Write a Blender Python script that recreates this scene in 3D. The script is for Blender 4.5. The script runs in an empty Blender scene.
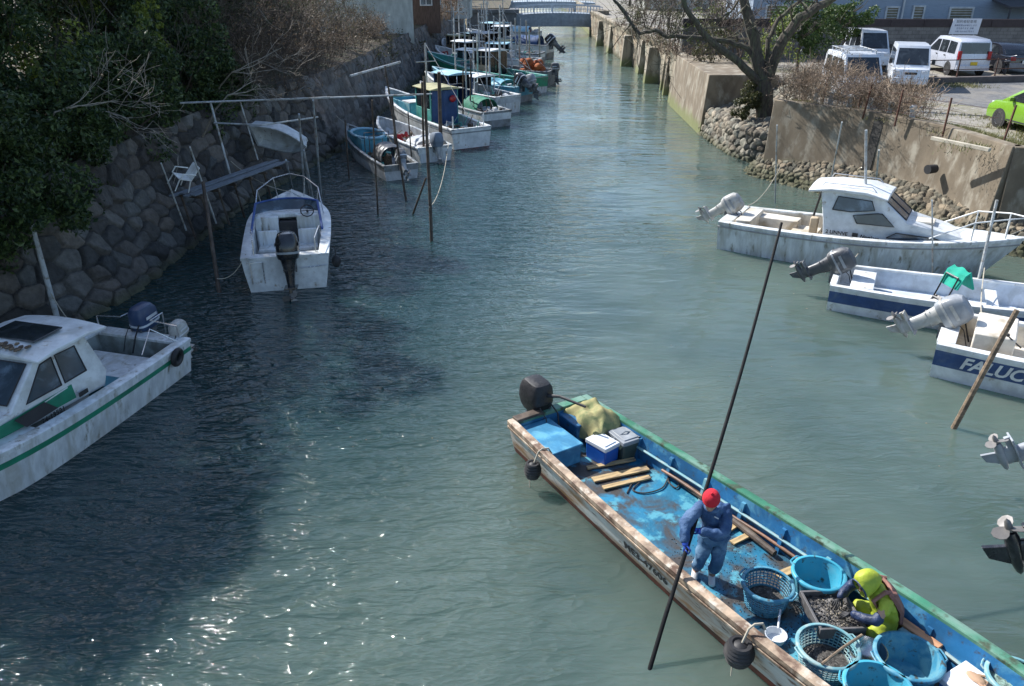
import bpy, bmesh, math, random
import numpy as np
from mathutils import Vector, Matrix, Quaternion
R = math.radians
rng = random.Random(7)
nrng = np.random.default_rng(11)
S = bpy.context.scene
COL = S.collection

# ------------------------------------------------------------------ camera, sky, sun, exposure
CAMH, PITCH, FPX = 7.2, 25.232, 800.0
cam_data = bpy.data.cameras.new('camera')
cam = bpy.data.objects.new('camera', cam_data)
COL.objects.link(cam)
cam.location = (0, 0, CAMH)
cam.rotation_euler = (R(90 - PITCH), 0, 0)
cam_data.sensor_width = 36.0
cam_data.lens = FPX / 1024 * 36.0
cam_data.clip_start = 0.1
cam_data.clip_end = 2000
S.camera = cam
SUN_AZ, SUN_EL = -50.0, 42.0            # azimuth from +Y, negative towards -X
w = bpy.data.worlds.new('World')
S.world = w
w.use_nodes = True
wn = w.node_tree
bg = wn.nodes['Background']
sky = wn.nodes.new('ShaderNodeTexSky')
sky.sky_type = 'NISHITA'
sky.sun_disc = False
sky.sun_elevation = R(SUN_EL)
sky.sun_rotation = R(SUN_AZ)
sky.air_density = 1.0
sky.dust_density = 1.0
sky.ozone_density = 2.0
wn.links.new(sky.outputs[0], bg.inputs[0])
bg.inputs[1].default_value = 0.135
sd = bpy.data.lights.new('sun', 'SUN')
sd.energy = 5.0
sd.angle = R(0.5)
sd.color = (1.0, 0.975, 0.94)
sun = bpy.data.objects.new('sun', sd)
COL.objects.link(sun)
sv = Vector((math.sin(R(SUN_AZ)) * math.cos(R(SUN_EL)), math.cos(R(SUN_AZ)) * math.cos(R(SUN_EL)), math.sin(R(SUN_EL))))
sun.rotation_euler = sv.to_track_quat('Z', 'Y').to_euler()
sun.location = sv * 60
S.view_settings.view_transform = 'Standard'
S.view_settings.look = 'None'
S.view_settings.gamma = 1
S.view_settings.exposure = 0.68
S.render.engine = 'CYCLES'

# ------------------------------------------------------------------ helpers
_c, _s = math.cos(R(PITCH)), math.sin(R(PITCH))
def G(px, py, z=0.0):
    """point of the horizontal plane z that the surveyed bearing passes through"""
    u, v = px - 512, py - 343
    dy, dz = FPX * _c - v * _s, -FPX * _s - v * _c
    t = (z - CAMH) / dz
    return Vector((u * t, dy * t, z))

def link(o, parent=None):
    COL.objects.link(o)
    if parent is not None:
        o.parent = parent
    return o

def tag(o, label, cat, group=None):
    o['label'] = label
    o['category'] = cat
    if group:
        o['group'] = group
    return o

def struct(o):
    o['kind'] = 'structure'
    return o

def thing(name, label, cat, loc=(0, 0, 0), rotz=0.0, group=None):
    o = bpy.data.objects.new(name, None)
    link(o)
    o.empty_display_size = 0.2
    o.location = loc
    o.rotation_euler = (0, 0, rotz)
    return tag(o, label, cat, group)

def copy_tree(o, parent=None):
    c = o.copy()
    COL.objects.link(c)
    c.parent = parent
    for ch in list(o.children):
        copy_tree(ch, c)
    return c

def rotm(rx=0, ry=0, rz=0, loc=(0, 0, 0), s=1.0):
    return Matrix.Translation(loc) @ Matrix.Rotation(rz, 4, 'Z') @ Matrix.Rotation(ry, 4, 'Y') @ Matrix.Rotation(rx, 4, 'X') @ Matrix.Scale(s, 4)

class MB:
    def __init__(s):
        s.v, s.f, s.m = [], [], []
        s.M = None
    def add(s, vs, fs, mi=0, M=None):
        n = len(s.v)
        T = M if M is not None else s.M
        if M is not None and s.M is not None:
            T = s.M @ M
        for p in vs:
            p = Vector(p)
            s.v.append(T @ p if T is not None else p)
        for f in fs:
            s.f.append([i + n for i in f])
            s.m.append(mi)
        return s
    def box(s, c, d, rot=(0, 0, 0), mi=0, taper=1.0):
        x, y, z = d[0] / 2, d[1] / 2, d[2] / 2
        t = taper
        vs = [(-x, -y, -z), (x, -y, -z), (x, y, -z), (-x, y, -z), (-x * t, -y * t, z), (x * t, -y * t, z), (x * t, y * t, z), (-x * t, y * t, z)]
        fs = [(0, 3, 2, 1), (4, 5, 6, 7), (0, 1, 5, 4), (1, 2, 6, 5), (2, 3, 7, 6), (3, 0, 4, 7)]
        return s.add(vs, fs, mi, rotm(*rot, loc=c))
    def tube(s, pts, r, n=8, mi=0, caps=True):
        pts = [Vector(p) for p in pts]
        k = len(pts)
        if not hasattr(r, '__len__'):
            r = [r] * k
        vs, fs = [], []
        t0 = (pts[1] - pts[0]).normalized()
        a = t0.orthogonal().normalized()
        for i, p in enumerate(pts):
            if i == 0: t = pts[1] - pts[0]
            elif i == k - 1: t = pts[-1] - pts[-2]
            else: t = (pts[i + 1] - pts[i]).normalized() + (pts[i] - pts[i - 1]).normalized()
            if t.length < 1e-9: t = t0
            t.normalize()
            a = a - t * a.dot(t)
            if a.length < 1e-6: a = t.orthogonal()
            a.normalize()
            b = t.cross(a)
            for j in range(n):
                q = 2 * math.pi * j / n
                vs.append(p + (a * math.cos(q) + b * math.sin(q)) * r[i])
        for i in range(k - 1):
            for j in range(n):
                j2 = (j + 1) % n
                fs.append((i * n + j, i * n + j2, (i + 1) * n + j2, (i + 1) * n + j))
        if caps:
            fs.append(tuple(range(n - 1, -1, -1)))
            fs.append(tuple((k - 1) * n + j for j in range(n)))
        return s.add(vs, fs, mi)
    def loft(s, rings, closed=True, caps=(True, True), mi=0, rowmi=None, M=None):
        n = len(rings[0])
        vs = [p for r in rings for p in r]
        T = M
        base = len(s.v)
        fs, ms = [], []
        for i in range(len(rings) - 1):
            for j in range(n if closed else n - 1):
                j2 = (j + 1) % n
                fs.append((i * n + j, i * n + j2, (i + 1) * n + j2, (i + 1) * n + j))
                ms.append(rowmi[j] if rowmi else mi)
        if caps[0]:
            fs.append(tuple(range(n - 1, -1, -1))); ms.append(mi)
        if caps[1]:
            fs.append(tuple((len(rings) - 1) * n + j for j in range(n))); ms.append(mi)
        k = len(s.m)
        s.add(vs, fs, mi, T)
        s.m[k:] = ms
        return s
    def lathe(s, prof, n=24, mi=0, M=None, caps=False):
        rings = [[(r * math.cos(2 * math.pi * j / n), r * math.sin(2 * math.pi * j / n), z) for j in range(n)] for r, z in prof]
        return s.loft(rings, True, (caps, caps), mi, M=M)
    def prism(s, pts, vec, mi=0):
        n = len(pts)
        vec = Vector(vec)
        vs = [Vector(p) for p in pts] + [Vector(p) + vec for p in pts]
        fs = [tuple(range(n - 1, -1, -1)), tuple(range(n, 2 * n))] + [(i, (i + 1) % n, n + (i + 1) % n, n + i) for i in range(n)]
        return s.add(vs, fs, mi)
    def sphere(s, c, r, n=12, mi=0, M=None):
        if not hasattr(r, '__len__'): r = (r, r, r)
        k = max(6, n // 2)
        rings = []
        for i in range(k + 1):
            a = -math.pi / 2 + math.pi * i / k
            rr = max(math.cos(a), 0.02)
            rings.append([(c[0] + r[0] * rr * math.cos(2 * math.pi * j / n), c[1] + r[1] * rr * math.sin(2 * math.pi * j / n), c[2] + r[2] * math.sin(a)) for j in range(n)])
        return s.loft(rings, True, (True, True), mi, M=M)
    def torus(s, c, R0, r, M=None, n=24, k=8, mi=0, sx=1, sy=1, arc=1.0):
        rings = []
        cnt = n if arc >= 1 else n
        for i in range(cnt + 1):
            a = 2 * math.pi * arc * i / cnt
            rings.append([((R0 + r * math.cos(2 * math.pi * j / k)) * math.cos(a) * sx, (R0 + r * math.cos(2 * math.pi * j / k)) * math.sin(a) * sy, r * math.sin(2 * math.pi * j / k)) for j in range(k)])
        T = Matrix.Translation(c)
        if M is not None: T = T @ M
        return s.loft(rings, True, (False, False), mi, M=T)
    def mesh(s, name, mats, smooth=35):
        me = bpy.data.meshes.new(name)
        me.from_pydata([tuple(p) for p in s.v], [], s.f)
        if not hasattr(mats, '__len__'): mats = [mats]
        for m in mats: me.materials.append(m)
        if len(mats) > 1:
            me.polygons.foreach_set('material_index', s.m)
        bm = bmesh.new(); bm.from_mesh(me)
        bmesh.ops.recalc_face_normals(bm, faces=bm.faces)
        bm.to_mesh(me); bm.free()
        if smooth:
            me.polygons.foreach_set('use_smooth', [True] * len(me.polygons))
            me.set_sharp_from_angle(angle=R(smooth))
        me.update()
        return me
    def build(s, name, mats, parent=None, loc=None, bev=0.0, smooth=35, seg=2, rot=None):
        o = bpy.data.objects.new(name, s.mesh(name, mats, smooth))
        link(o, parent)
        if loc is not None: o.location = loc
        if rot is not None: o.rotation_euler = rot
        if bev > 0:
            b = o.modifiers.new('bevel', 'BEVEL')
            b.width = bev; b.segments = seg; b.limit_method = 'ANGLE'; b.angle_limit = R(40)
            b.harden_normals = False
        return o

def rebase(o, loc):
    """give a world-space mesh an origin at loc"""
    loc = Vector(loc)
    o.data.transform(Matrix.Translation(-loc))
    o.location = loc
    return o

_mats = {}
def mat(name, col, rough=0.6, metal=0.0, var=0.18, scale=3.0, dirt=None, damt=0.45, dscale=2.0, bump=0.15, bscale=25.0, coat=0.0, stretch=None, spec=0.5, dsharp=0.12, dirt2=None, d2amt=0.55, d2scale=9.0, island=0.0, bdist=0.01):
    if name in _mats: return _mats[name]
    m = bpy.data.materials.new(name)
    m.use_nodes = True
    nt = m.node_tree; N = nt.nodes; Lk = nt.links
    P = N['Principled BSDF']
    P.inputs['Roughness'].default_value = rough
    P.inputs['Metallic'].default_value = metal
    P.inputs['Specular IOR Level'].default_value = spec
    if coat: P.inputs['Coat Weight'].default_value = coat
    tc = N.new('ShaderNodeTexCoord')
    vec = tc.outputs['Object']
    if stretch:
        mp = N.new('ShaderNodeMapping'); mp.inputs['Scale'].default_value = stretch
        Lk.new(vec, mp.inputs['Vector']); vecs = mp.outputs[0]
    else:
        vecs = vec
    def noise(sc, det=5, v=None, dist=0.0):
        n = N.new('ShaderNodeTexNoise'); n.inputs['Scale'].default_value = sc; n.inputs['Detail'].default_value = det
        n.inputs['Roughness'].default_value = 0.6; n.inputs['Distortion'].default_value = dist
        Lk.new(v if v is not None else vecs, n.inputs['Vector']); return n
    def mix(a, b, fac):
        x = N.new('ShaderNodeMix'); x.data_type = 'RGBA'
        for sock, val in ((6, a), (7, b)):
            if hasattr(val, 'node'): Lk.new(val, x.inputs[sock])
            else: x.inputs[sock].default_value = (*val, 1)
        if hasattr(fac, 'node'): Lk.new(fac, x.inputs[0])
        else: x.inputs[0].default_value = fac
        return x.outputs[2]
    def ramp(src, lo, hi):
        r = N.new('ShaderNodeMapRange'); r.interpolation_type = 'SMOOTHSTEP'
        r.inputs[1].default_value = lo; r.inputs[2].default_value = hi
        Lk.new(src, r.inputs[0]); return r.outputs[0]
    n1 = noise(scale)
    out = mix(tuple(c * (1 - var) for c in col), tuple(min(1, c * (1 + var)) for c in col), ramp(n1.outputs[0], 0.3, 0.7))
    if island:
        ge = N.new('ShaderNodeNewGeometry')
        out = mix(out, tuple(c * (1 - island) for c in col), ge.outputs['Random Per Island'])
    if dirt is not None:
        n2 = noise(dscale, 7, dist=0.6)
        out = mix(out, dirt, ramp(n2.outputs[0], damt_th(damt) - dsharp, damt_th(damt) + dsharp))
    if dirt2 is not None:
        n3 = noise(d2scale, 7)
        out = mix(out, dirt2, ramp(n3.outputs[0], damt_th(d2amt) - dsharp * .6, damt_th(d2amt) + dsharp * .6))
    Lk.new(out, P.inputs['Base Color'])
    if bump:
        n4 = noise(bscale, 6)
        b = N.new('ShaderNodeBump'); b.inputs['Strength'].default_value = bump; b.inputs['Distance'].default_value = bdist
        Lk.new(n4.outputs[0], b.inputs['Height']); Lk.new(b.outputs[0], P.inputs['Normal'])
    nr = noise(scale * 2.3, 3)
    mr = N.new('ShaderNodeMapRange'); mr.inputs[3].default_value = max(0.02, rough - 0.12); mr.inputs[4].default_value = min(1, rough + 0.12)
    Lk.new(nr.outputs[0], mr.inputs[0]); Lk.new(mr.outputs[0], P.inputs['Roughness'])
    _mats[name] = m
    return m
def damt_th(a):          # share of the surface covered -> noise threshold
    return 0.68 - a * 0.36

def glass(name='dark window glass', col=(0.02, 0.025, 0.03), rough=0.06):
    if name in _mats: return _mats[name]
    m = mat(name, col, rough=rough, var=0.3, scale=1.5, bump=0.0, spec=0.8, dirt=tuple(min(1, c * 3 + .02) for c in col), damt=0.2)
    return m

def text_geo(txt, size=1.0, shear=0.0, bold=0.0):
    cu = bpy.data.curves.new('lettering', 'FONT')
    cu.body = txt; cu.size = size; cu.shear = shear; cu.offset = bold
    cu.resolution_u = 3
    o = bpy.data.objects.new('lettering', cu)
    COL.objects.link(o)
    dg = bpy.context.evaluated_depsgraph_get()
    me = bpy.data.meshes.new_from_object(o.evaluated_get(dg))
    vs = [tuple(v.co) for v in me.vertices]
    fs = [tuple(p.vertices) for p in me.polygons]
    bpy.data.objects.remove(o); bpy.data.curves.remove(cu); bpy.data.meshes.remove(me)
    return vs, fs

def fast_mesh(name, V, F, mats, smooth=False, mi=None):
    """V (n,3) float, F (m,k) int"""
    me = bpy.data.meshes.new(name)
    k = F.shape[1]
    me.vertices.add(len(V)); me.vertices.foreach_set('co', np.asarray(V, dtype=np.float32).ravel())
    me.loops.add(F.size); me.loops.foreach_set('vertex_index', F.astype(np.int32).ravel())
    me.polygons.add(len(F)); me.polygons.foreach_set('loop_start', np.arange(0, F.size, k, dtype=np.int32))
    if not hasattr(mats, '__len__'): mats = [mats]
    for m in mats: me.materials.append(m)
    if mi is not None: me.polygons.foreach_set('material_index', np.asarray(mi, dtype=np.int32))
    me.polygons.foreach_set('use_smooth', np.full(len(F), smooth))
    me.update(calc_edges=True)
    return me

# ------------------------------------------------------------------ common materials
M_white = mat('white gelcoat', (0.66, 0.68, 0.68), 0.35, dirt=(0.5, 0.50, 0.46), damt=0.15, dscale=1.3, dirt2=(0.3, 0.24, 0.17), d2amt=0.05, d2scale=5, bump=0.05)
M_white2 = mat('stained white gelcoat', (0.62, 0.65, 0.66), 0.4, stretch=(2.2, 2.2, 0.45), dirt=(0.45, 0.45, 0.41), damt=0.30, dscale=1.6, dirt2=(0.2, 0.18, 0.13), d2amt=0.10, d2scale=3.2, bump=0.08)
M_cream = mat('aged cream gelcoat', (0.68, 0.63, 0.54), 0.45, dirt=(0.42, 0.36, 0.26), damt=0.35, dscale=2, bump=0.1)
M_rust = mat('rust brown bottom paint', (0.13, 0.05, 0.03), 0.8, dirt=(0.05, 0.03, 0.025), damt=0.4, bump=0.4)
M_red = mat('red bottom paint', (0.26, 0.04, 0.035), 0.7, dirt=(0.08, 0.03, 0.03), damt=0.3)
M_boot = mat('dark waterline growth', (0.05, 0.05, 0.035), 0.9, bump=0.5)
M_navy = mat('navy stripe', (0.03, 0.07, 0.19), 0.4, dirt=(0.1, 0.14, 0.22), damt=0.2)
M_green = mat('green stripe', (0.02, 0.21, 0.12), 0.45, dirt=(0.06, 0.2, 0.14), damt=0.2)
M_black = mat('black rubber', (0.018, 0.018, 0.02), 0.6, var=0.4, dirt=(0.07, 0.065, 0.06), damt=0.25, bump=0.2)
M_blackg = mat('black enamel', (0.015, 0.016, 0.02), 0.25, var=0.3, dirt=(0.06, 0.06, 0.065), damt=0.22, coat=0.3)
M_steel = mat('stainless tube', (0.6, 0.6, 0.6), 0.28, metal=0.9, bump=0.05)
M_galv = mat('galvanised pipe', (0.42, 0.45, 0.47), 0.5, metal=0.35, dirt=(0.25, 0.2, 0.16), damt=0.3, dscale=4)
M_pipew = mat('pale painted pipe', (0.42, 0.44, 0.44), 0.55, dirt=(0.2, 0.17, 0.13), damt=0.3, dscale=5)
M_wood = mat('weathered wood', (0.2, 0.145, 0.095), 0.8, var=0.4, scale=3, stretch=(1, 6, 6), bump=0.4, bscale=12, dirt=(0.09, 0.07, 0.05), damt=0.3)
M_darkwood = mat('dark wet wood', (0.07, 0.05, 0.037), 0.7, var=0.5, scale=5, bump=0.5, bscale=14, dirt=(0.16, 0.13, 0.1), damt=0.25)
M_rope = mat('dark rope', (0.05, 0.045, 0.04), 0.9, bump=0.6, bscale=90)
M_ropel = mat('pale rope', (0.42, 0.38, 0.3), 0.9, bump=0.6, bscale=90)
M_glass = glass()
M_glassb = glass('tinted blue glass', (0.05, 0.07, 0.09))
# ------------------------------------------------------------------ water
def water_mat():
    m = bpy.data.materials.new('murky canal water'); m.use_nodes = True
    nt = m.node_tree; N = nt.nodes; Lk = nt.links; P = N['Principled BSDF']
    P.inputs['Roughness'].default_value = 0.04
    P.inputs['IOR'].default_value = 1.42
    tc = N.new('ShaderNodeTexCoord')
    def noise(sc, det, stretch, rot=0, rough=0.5, dist=0.0):
        mp = N.new('ShaderNodeMapping'); mp.inputs['Scale'].default_value = stretch; mp.inputs['Rotation'].default_value = (0, 0, rot)
        Lk.new(tc.outputs['Object'], mp.inputs['Vector'])
        n = N.new('ShaderNodeTexNoise'); n.inputs['Scale'].default_value = sc; n.inputs['Detail'].default_value = det
        n.inputs['Roughness'].default_value = rough; n.inputs['Distortion'].default_value = dist
        Lk.new(mp.outputs[0], n.inputs['Vector']); return n.outputs[0]
    def math_(op, a, b=None):
        x = N.new('ShaderNodeMath'); x.operation = op
        for i, v in enumerate((a, b)):
            if v is None: continue
            if hasattr(v, 'node'): Lk.new(v, x.inputs[i])
            else: x.inputs[i].default_value = v
        return x.outputs[0]
    def rng_(src, a, b, c, d):
        r = N.new('ShaderNodeMapRange'); r.interpolation_type = 'SMOOTHSTEP'
        for i, v in enumerate((a, b, c, d)): r.inputs[i + 1].default_value = v
        Lk.new(src, r.inputs[0]); return r.outputs[0]
    # silt clouds in the water; tree shade on the left painted in darker
    sp0 = N.new('ShaderNodeSeparateXYZ'); Lk.new(tc.outputs['Object'], sp0.inputs[0]); shade_pos = math_('SUBTRACT', sp0.outputs[0], math_('MULTIPLY', math_('SUBTRACT', math_('MINIMUM', sp0.outputs[1], 22.0), 8.0), 0.35))
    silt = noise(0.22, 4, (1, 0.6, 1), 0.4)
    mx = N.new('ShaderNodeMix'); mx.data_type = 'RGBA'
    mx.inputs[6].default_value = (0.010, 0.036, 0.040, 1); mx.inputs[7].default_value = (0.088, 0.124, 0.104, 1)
    Lk.new(math_('MULTIPLY', rng_(silt, 0.28, 0.62, 0.5, 1), rng_(shade_pos, -5.8, 0.3, 0.05, 1.0)), mx.inputs[0]); Lk.new(mx.outputs[2], P.inputs['Base Color'])
    # ripples: swell, wind ripples, fine chop; calmer patches
    sw = noise(1.1, 2, (0.55, 1.25, 1), 0.25)
    rp = noise(2.7, 3, (0.42, 1.3, 1), -0.18, 0.55, 0.5)
    fn = noise(11.0, 3, (0.5, 1.2, 1), 0.12, 0.5)
    rid = math_('SUBTRACT', 1.0, math_('ABSOLUTE', math_('MULTIPLY', math_('SUBTRACT', noise(2.6, 2, (0.5, 1.25, 1), 0.1, 0.5, 0.8), 0.5), 4.0)))
    rp = math_('ADD', math_('MULTIPLY', rp, 0.75), math_('MULTIPLY', rid, 0.22))
    calm = noise(0.13, 3, (1, 0.8, 1), 0.9)
    sep = N.new('ShaderNodeSeparateXYZ'); Lk.new(tc.outputs['Object'], sep.inputs[0])
    side = rng_(sep.outputs[0], -6.5, 3.0, 1.0, 0.0)      # windward side of the canal is rougher
    k = math_('ADD', math_('MULTIPLY', rng_(calm, 0.38, 0.60, 0.12, 1.0), 0.42), math_('MULTIPLY', side, 1.0))
    h = math_('ADD', math_('MULTIPLY', sw, 0.07), math_('ADD', math_('MULTIPLY', math_('MULTIPLY', rp, k), 0.20), math_('MULTIPLY', math_('MULTIPLY', fn, k), 0.034)))
    b = N.new('ShaderNodeBump'); b.inputs['Strength'].default_value = 1.0; b.inputs['Distance'].default_value = 1.0
    P.subsurface_method = 'BURLEY'; P.inputs['Subsurface Weight'].default_value = 0.7; P.inputs['Subsurface Radius'].default_value = (0.35, 0.7, 0.65); P.inputs['Subsurface Scale'].default_value = 2.2
    Lk.new(h, b.inputs['Height']); Lk.new(b.outputs[0], P.inputs['Normal'])
    return m
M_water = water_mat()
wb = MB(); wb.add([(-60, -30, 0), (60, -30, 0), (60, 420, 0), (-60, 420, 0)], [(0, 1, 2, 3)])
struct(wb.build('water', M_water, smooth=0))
wb = MB(); wb.add([(-900, -300, -2.2), (900, -300, -2.2), (900, 1500, -2.2), (-900, 1500, -2.2)], [(0, 1, 2, 3)])
struct(wb.build('ground', mat('silt bed', (0.08, 0.08, 0.06), 0.95), smooth=0))

# ------------------------------------------------------------------ stone facing built as real relief
def worley(U, V, seed):
    iu, iv = np.floor(U).astype(int), np.floor(V).astype(int)
    f1 = np.full(U.shape, 9.0); f2 = np.full(U.shape, 9.0)
    idx = np.zeros(U.shape, dtype=np.int64); cx = np.zeros(U.shape); cy = np.zeros(U.shape)
    def h(a, b, k):
        x = (a * 73856093) ^ (b * 19349663) ^ (k * 83492791 + seed * 2654435)
        x = (x ^ (x >> 13)) * 1274126177 & 0xffffffff
        return ((x ^ (x >> 16)) & 0xffff) / 65535.0
    for du in (-2, -1, 0, 1, 2):
        for dv in (-1, 0, 1):
            a, b = iu + du, iv + dv
            px = a + 0.12 + 0.76 * h(a, b, 1) + 0.5 * (b % 2); py = b + 0.16 + 0.68 * h(a, b, 2)
            d = np.sqrt((U - px) ** 2 + (V - py) ** 2)
            m = d < f1
            f2 = np.where(m, f1, np.minimum(f2, d))
            f1 = np.where(m, d, f1); idx = np.where(m, a * 1009 + b * 7919, idx)
            cx = np.where(m, px, cx); cy = np.where(m, py, cy)
    r = lambda k: h(idx, idx * 0 + k, 5)
    return f1, f2, cx, cy, r

def stone_sheet(name, path, prof, cell, res, amp, material, side=-1, seed=1, asp=1.3, colA=(0.10, 0.095, 0.085), colB=(0.26, 0.235, 0.2), algae=0.35, edge=0.30):
    path = np.array(path, float); seg = np.linalg.norm(np.diff(path, axis=0), axis=1); cum = np.r_[0, np.cumsum(seg)]
    prof = np.array(prof, float); ps = np.linalg.norm(np.diff(prof, axis=0), axis=1); pc = np.r_[0, np.cumsum(ps)]
    nu = int(cum[-1] / res) + 1; nv = int(pc[-1] / res) + 1
    u = np.linspace(0, cum[-1], nu); v = np.linspace(0, pc[-1], nv)
    X = np.interp(u, cum, path[:, 0]); Y = np.interp(u, cum, path[:, 1])
    # smooth normals
    tx, ty = np.gradient(X, u), np.gradient(Y, u)
    k = max(3, int(1.2 / res)) | 1; ker = np.ones(k) / k
    pad = lambda q: np.convolve(np.pad(q, k // 2, mode='edge'), ker, 'valid')
    tx, ty = pad(tx), pad(ty); ln = np.hypot(tx, ty); tx, ty = tx / ln, ty / ln
    nx, ny = side * ty, -side * tx                   # towards the bank
    O = np.interp(v, pc, prof[:, 0]); Z = np.interp(v, pc, prof[:, 1])
    do, dz = np.gradient(O, v), np.gradient(Z, v)
    UU, VV = np.meshgrid(u, v, indexing='ij')
    wob = 0.35 * np.sin(UU * 1.7 + 2 * np.sin(VV * 1.3)) * cell * .5
    f1, f2, cx, cy, r = worley((UU + wob * .4) / (cell * asp), (VV + wob * .3) / cell, seed)
    e = np.clip((f2 - f1) / edge, 0, 1); e = e * e * (3 - 2 * e); e = e ** 0.6
    tilt = ((UU / (cell * asp) - cx) * (r(3) - .5) + (VV / cell - cy) * (r(4) - .5)) * 1.1
    e = e * (0.8 + 0.2 * np.sin(UU * 9 / cell * .3 + r(9) * 9) * np.cos(VV * 7 / cell * .3 + r(2) * 7)); d = amp * (e * (0.75 + 0.5 * r(2)) + tilt * e) + 0.05 * cell * np.sin(UU * 5.1 / cell * .5 + r(3) * 7) * np.sin(VV * 6.3 / cell * .5 + r(4) * 7) + 0.02 * cell * np.sin(UU * 23 + VV * 17) * np.sin(VV * 29 - UU * 11)
    # outward from bank = -n * dz/ds , +z * do/ds
    PX = X[:, None] + nx[:, None] * (O[None, :] - d * dz[None, :])
    PY = Y[:, None] + ny[:, None] * (O[None, :] - d * dz[None, :])
    PZ = Z[None, :] + d * do[None, :]
    Vv = np.stack([PX, PY, PZ], -1).reshape(-1, 3)
    a = (np.arange(nu - 1)[:, None] * nv + np.arange(nv - 1)[None, :]).ravel()
    F = np.stack([a, a + nv, a + nv + 1, a + 1], -1)
    me = fast_mesh(name, Vv, F, material, True)
    ca = me.color_attributes.new('stone', 'FLOAT_COLOR', 'POINT')
    t = r(1)[..., None]; A, B = np.array(colA), np.array(colB)
    c = A + (B - A) * t; c = c * (1 + 0.25 * (r(6)[..., None] - .5)) * np.array([1 + .1, 1, 1 - .06])[None, None] ** ((r(7)[..., None] - .5) * 2)
    green = np.clip((algae - PZ) / 0.25 + .4 * (r(8) - .5), 0, 1)[..., None] * .75
    c = c * (1 - green) + np.array([0.07, 0.075, 0.035]) * green
    gap_dark = (1 - np.clip(e * 1.5, 0, 1))[..., None] * .5  # colour darkens towards the gaps between stones
    c = c * (1 - gap_dark) + np.array([0.05, 0.045, 0.04]) * gap_dark
    arr = np.concatenate([c, np.ones(c.shape[:2] + (1,))], -1).reshape(-1, 4)
    ca.data.foreach_set('color', arr.astype(np.float32).ravel())
    o = bpy.data.objects.new(name, me); link(o)
    return o

def stone_material(name, rough=0.9):
    m = bpy.data.materials.new(name); m.use_nodes = True
    nt = m.node_tree; N = nt.nodes; Lk = nt.links; P = N['Principled BSDF']
    P.inputs['Roughness'].default_value = rough
    at = N.new('ShaderNodeAttribute'); at.attribute_name = 'stone'
    tc = N.new('ShaderNodeTexCoord')
    n = N.new('ShaderNodeTexNoise'); n.inputs['Scale'].default_value = 5; n.inputs['Detail'].default_value = 8; n.inputs['Roughness'].default_value = .7
    Lk.new(tc.outputs['Object'], n.inputs['Vector'])
    r = N.new('ShaderNodeMapRange'); r.inputs[1].default_value = .3; r.inputs[2].default_value = .7; r.inputs[3].default_value = .6; r.inputs[4].default_value = 1.4
    Lk.new(n.outputs[0], r.inputs[0])
    mx = N.new('ShaderNodeVectorMath'); mx.operation = 'SCALE'
    Lk.new(at.outputs['Color'], mx.inputs[0]); Lk.new(r.outputs[0], mx.inputs['Scale'])
    Lk.new(mx.outputs[0], P.inputs['Base Color'])
    n2 = N.new('ShaderNodeTexNoise'); n2.inputs['Scale'].default_value = 16; n2.inputs['Detail'].default_value = 8
    Lk.new(tc.outputs['Object'], n2.inputs['Vector'])
    b = N.new('ShaderNodeBump'); b.inputs['Strength'].default_value = .7; b.inputs['Distance'].default_value = .04
    Lk.new(n2.outputs[0], b.inputs['Height']); Lk.new(b.outputs[0], P.inputs['Normal'])
    return m
M_stone = stone_material('rough stone')

LW = [(-17, -2), (-15.5, 6), (-12.6, 11), (-11.3, 14.3), (-9.9, 15.9), (-9.3, 17.8), (-9.2, 21), (-8.9, 26.7), (-7.5, 34.9), (-7.2, 41), (-6.8, 52), (-6.3, 64), (-5.8, 80), (-5.0, 97)]
near = LW[1:9]
o = stone_sheet('stone_wall', near, [(-0.35, -0.7), (0, 0), (0.9, 1.5), (1.4, 2.9)], 0.46, 0.033, 0.19, M_stone, side=-1, seed=3, edge=.2, asp=1.35, colA=(0.035, 0.033, 0.031), colB=(0.135, 0.122, 0.105), algae=.25)
tag(o, 'steep bank wall of large dark boulders below the evergreen bushes on the left', 'stone wall')
o = stone_sheet('stone_wall', [(-8.75, 33.0), (-7.75, 35.6)] + LW[9:], [(-0.1, -0.5), (0, 0), (0.45, 1.6), (0.8, 3.0)], 0.5, 0.085, 0.13, M_stone, side=-1, seed=5, edge=.2, colA=(0.07, 0.065, 0.062), colB=(0.18, 0.16, 0.145))
tag(o, 'long grey stone quay wall behind the row of moored boats', 'stone wall')

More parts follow.
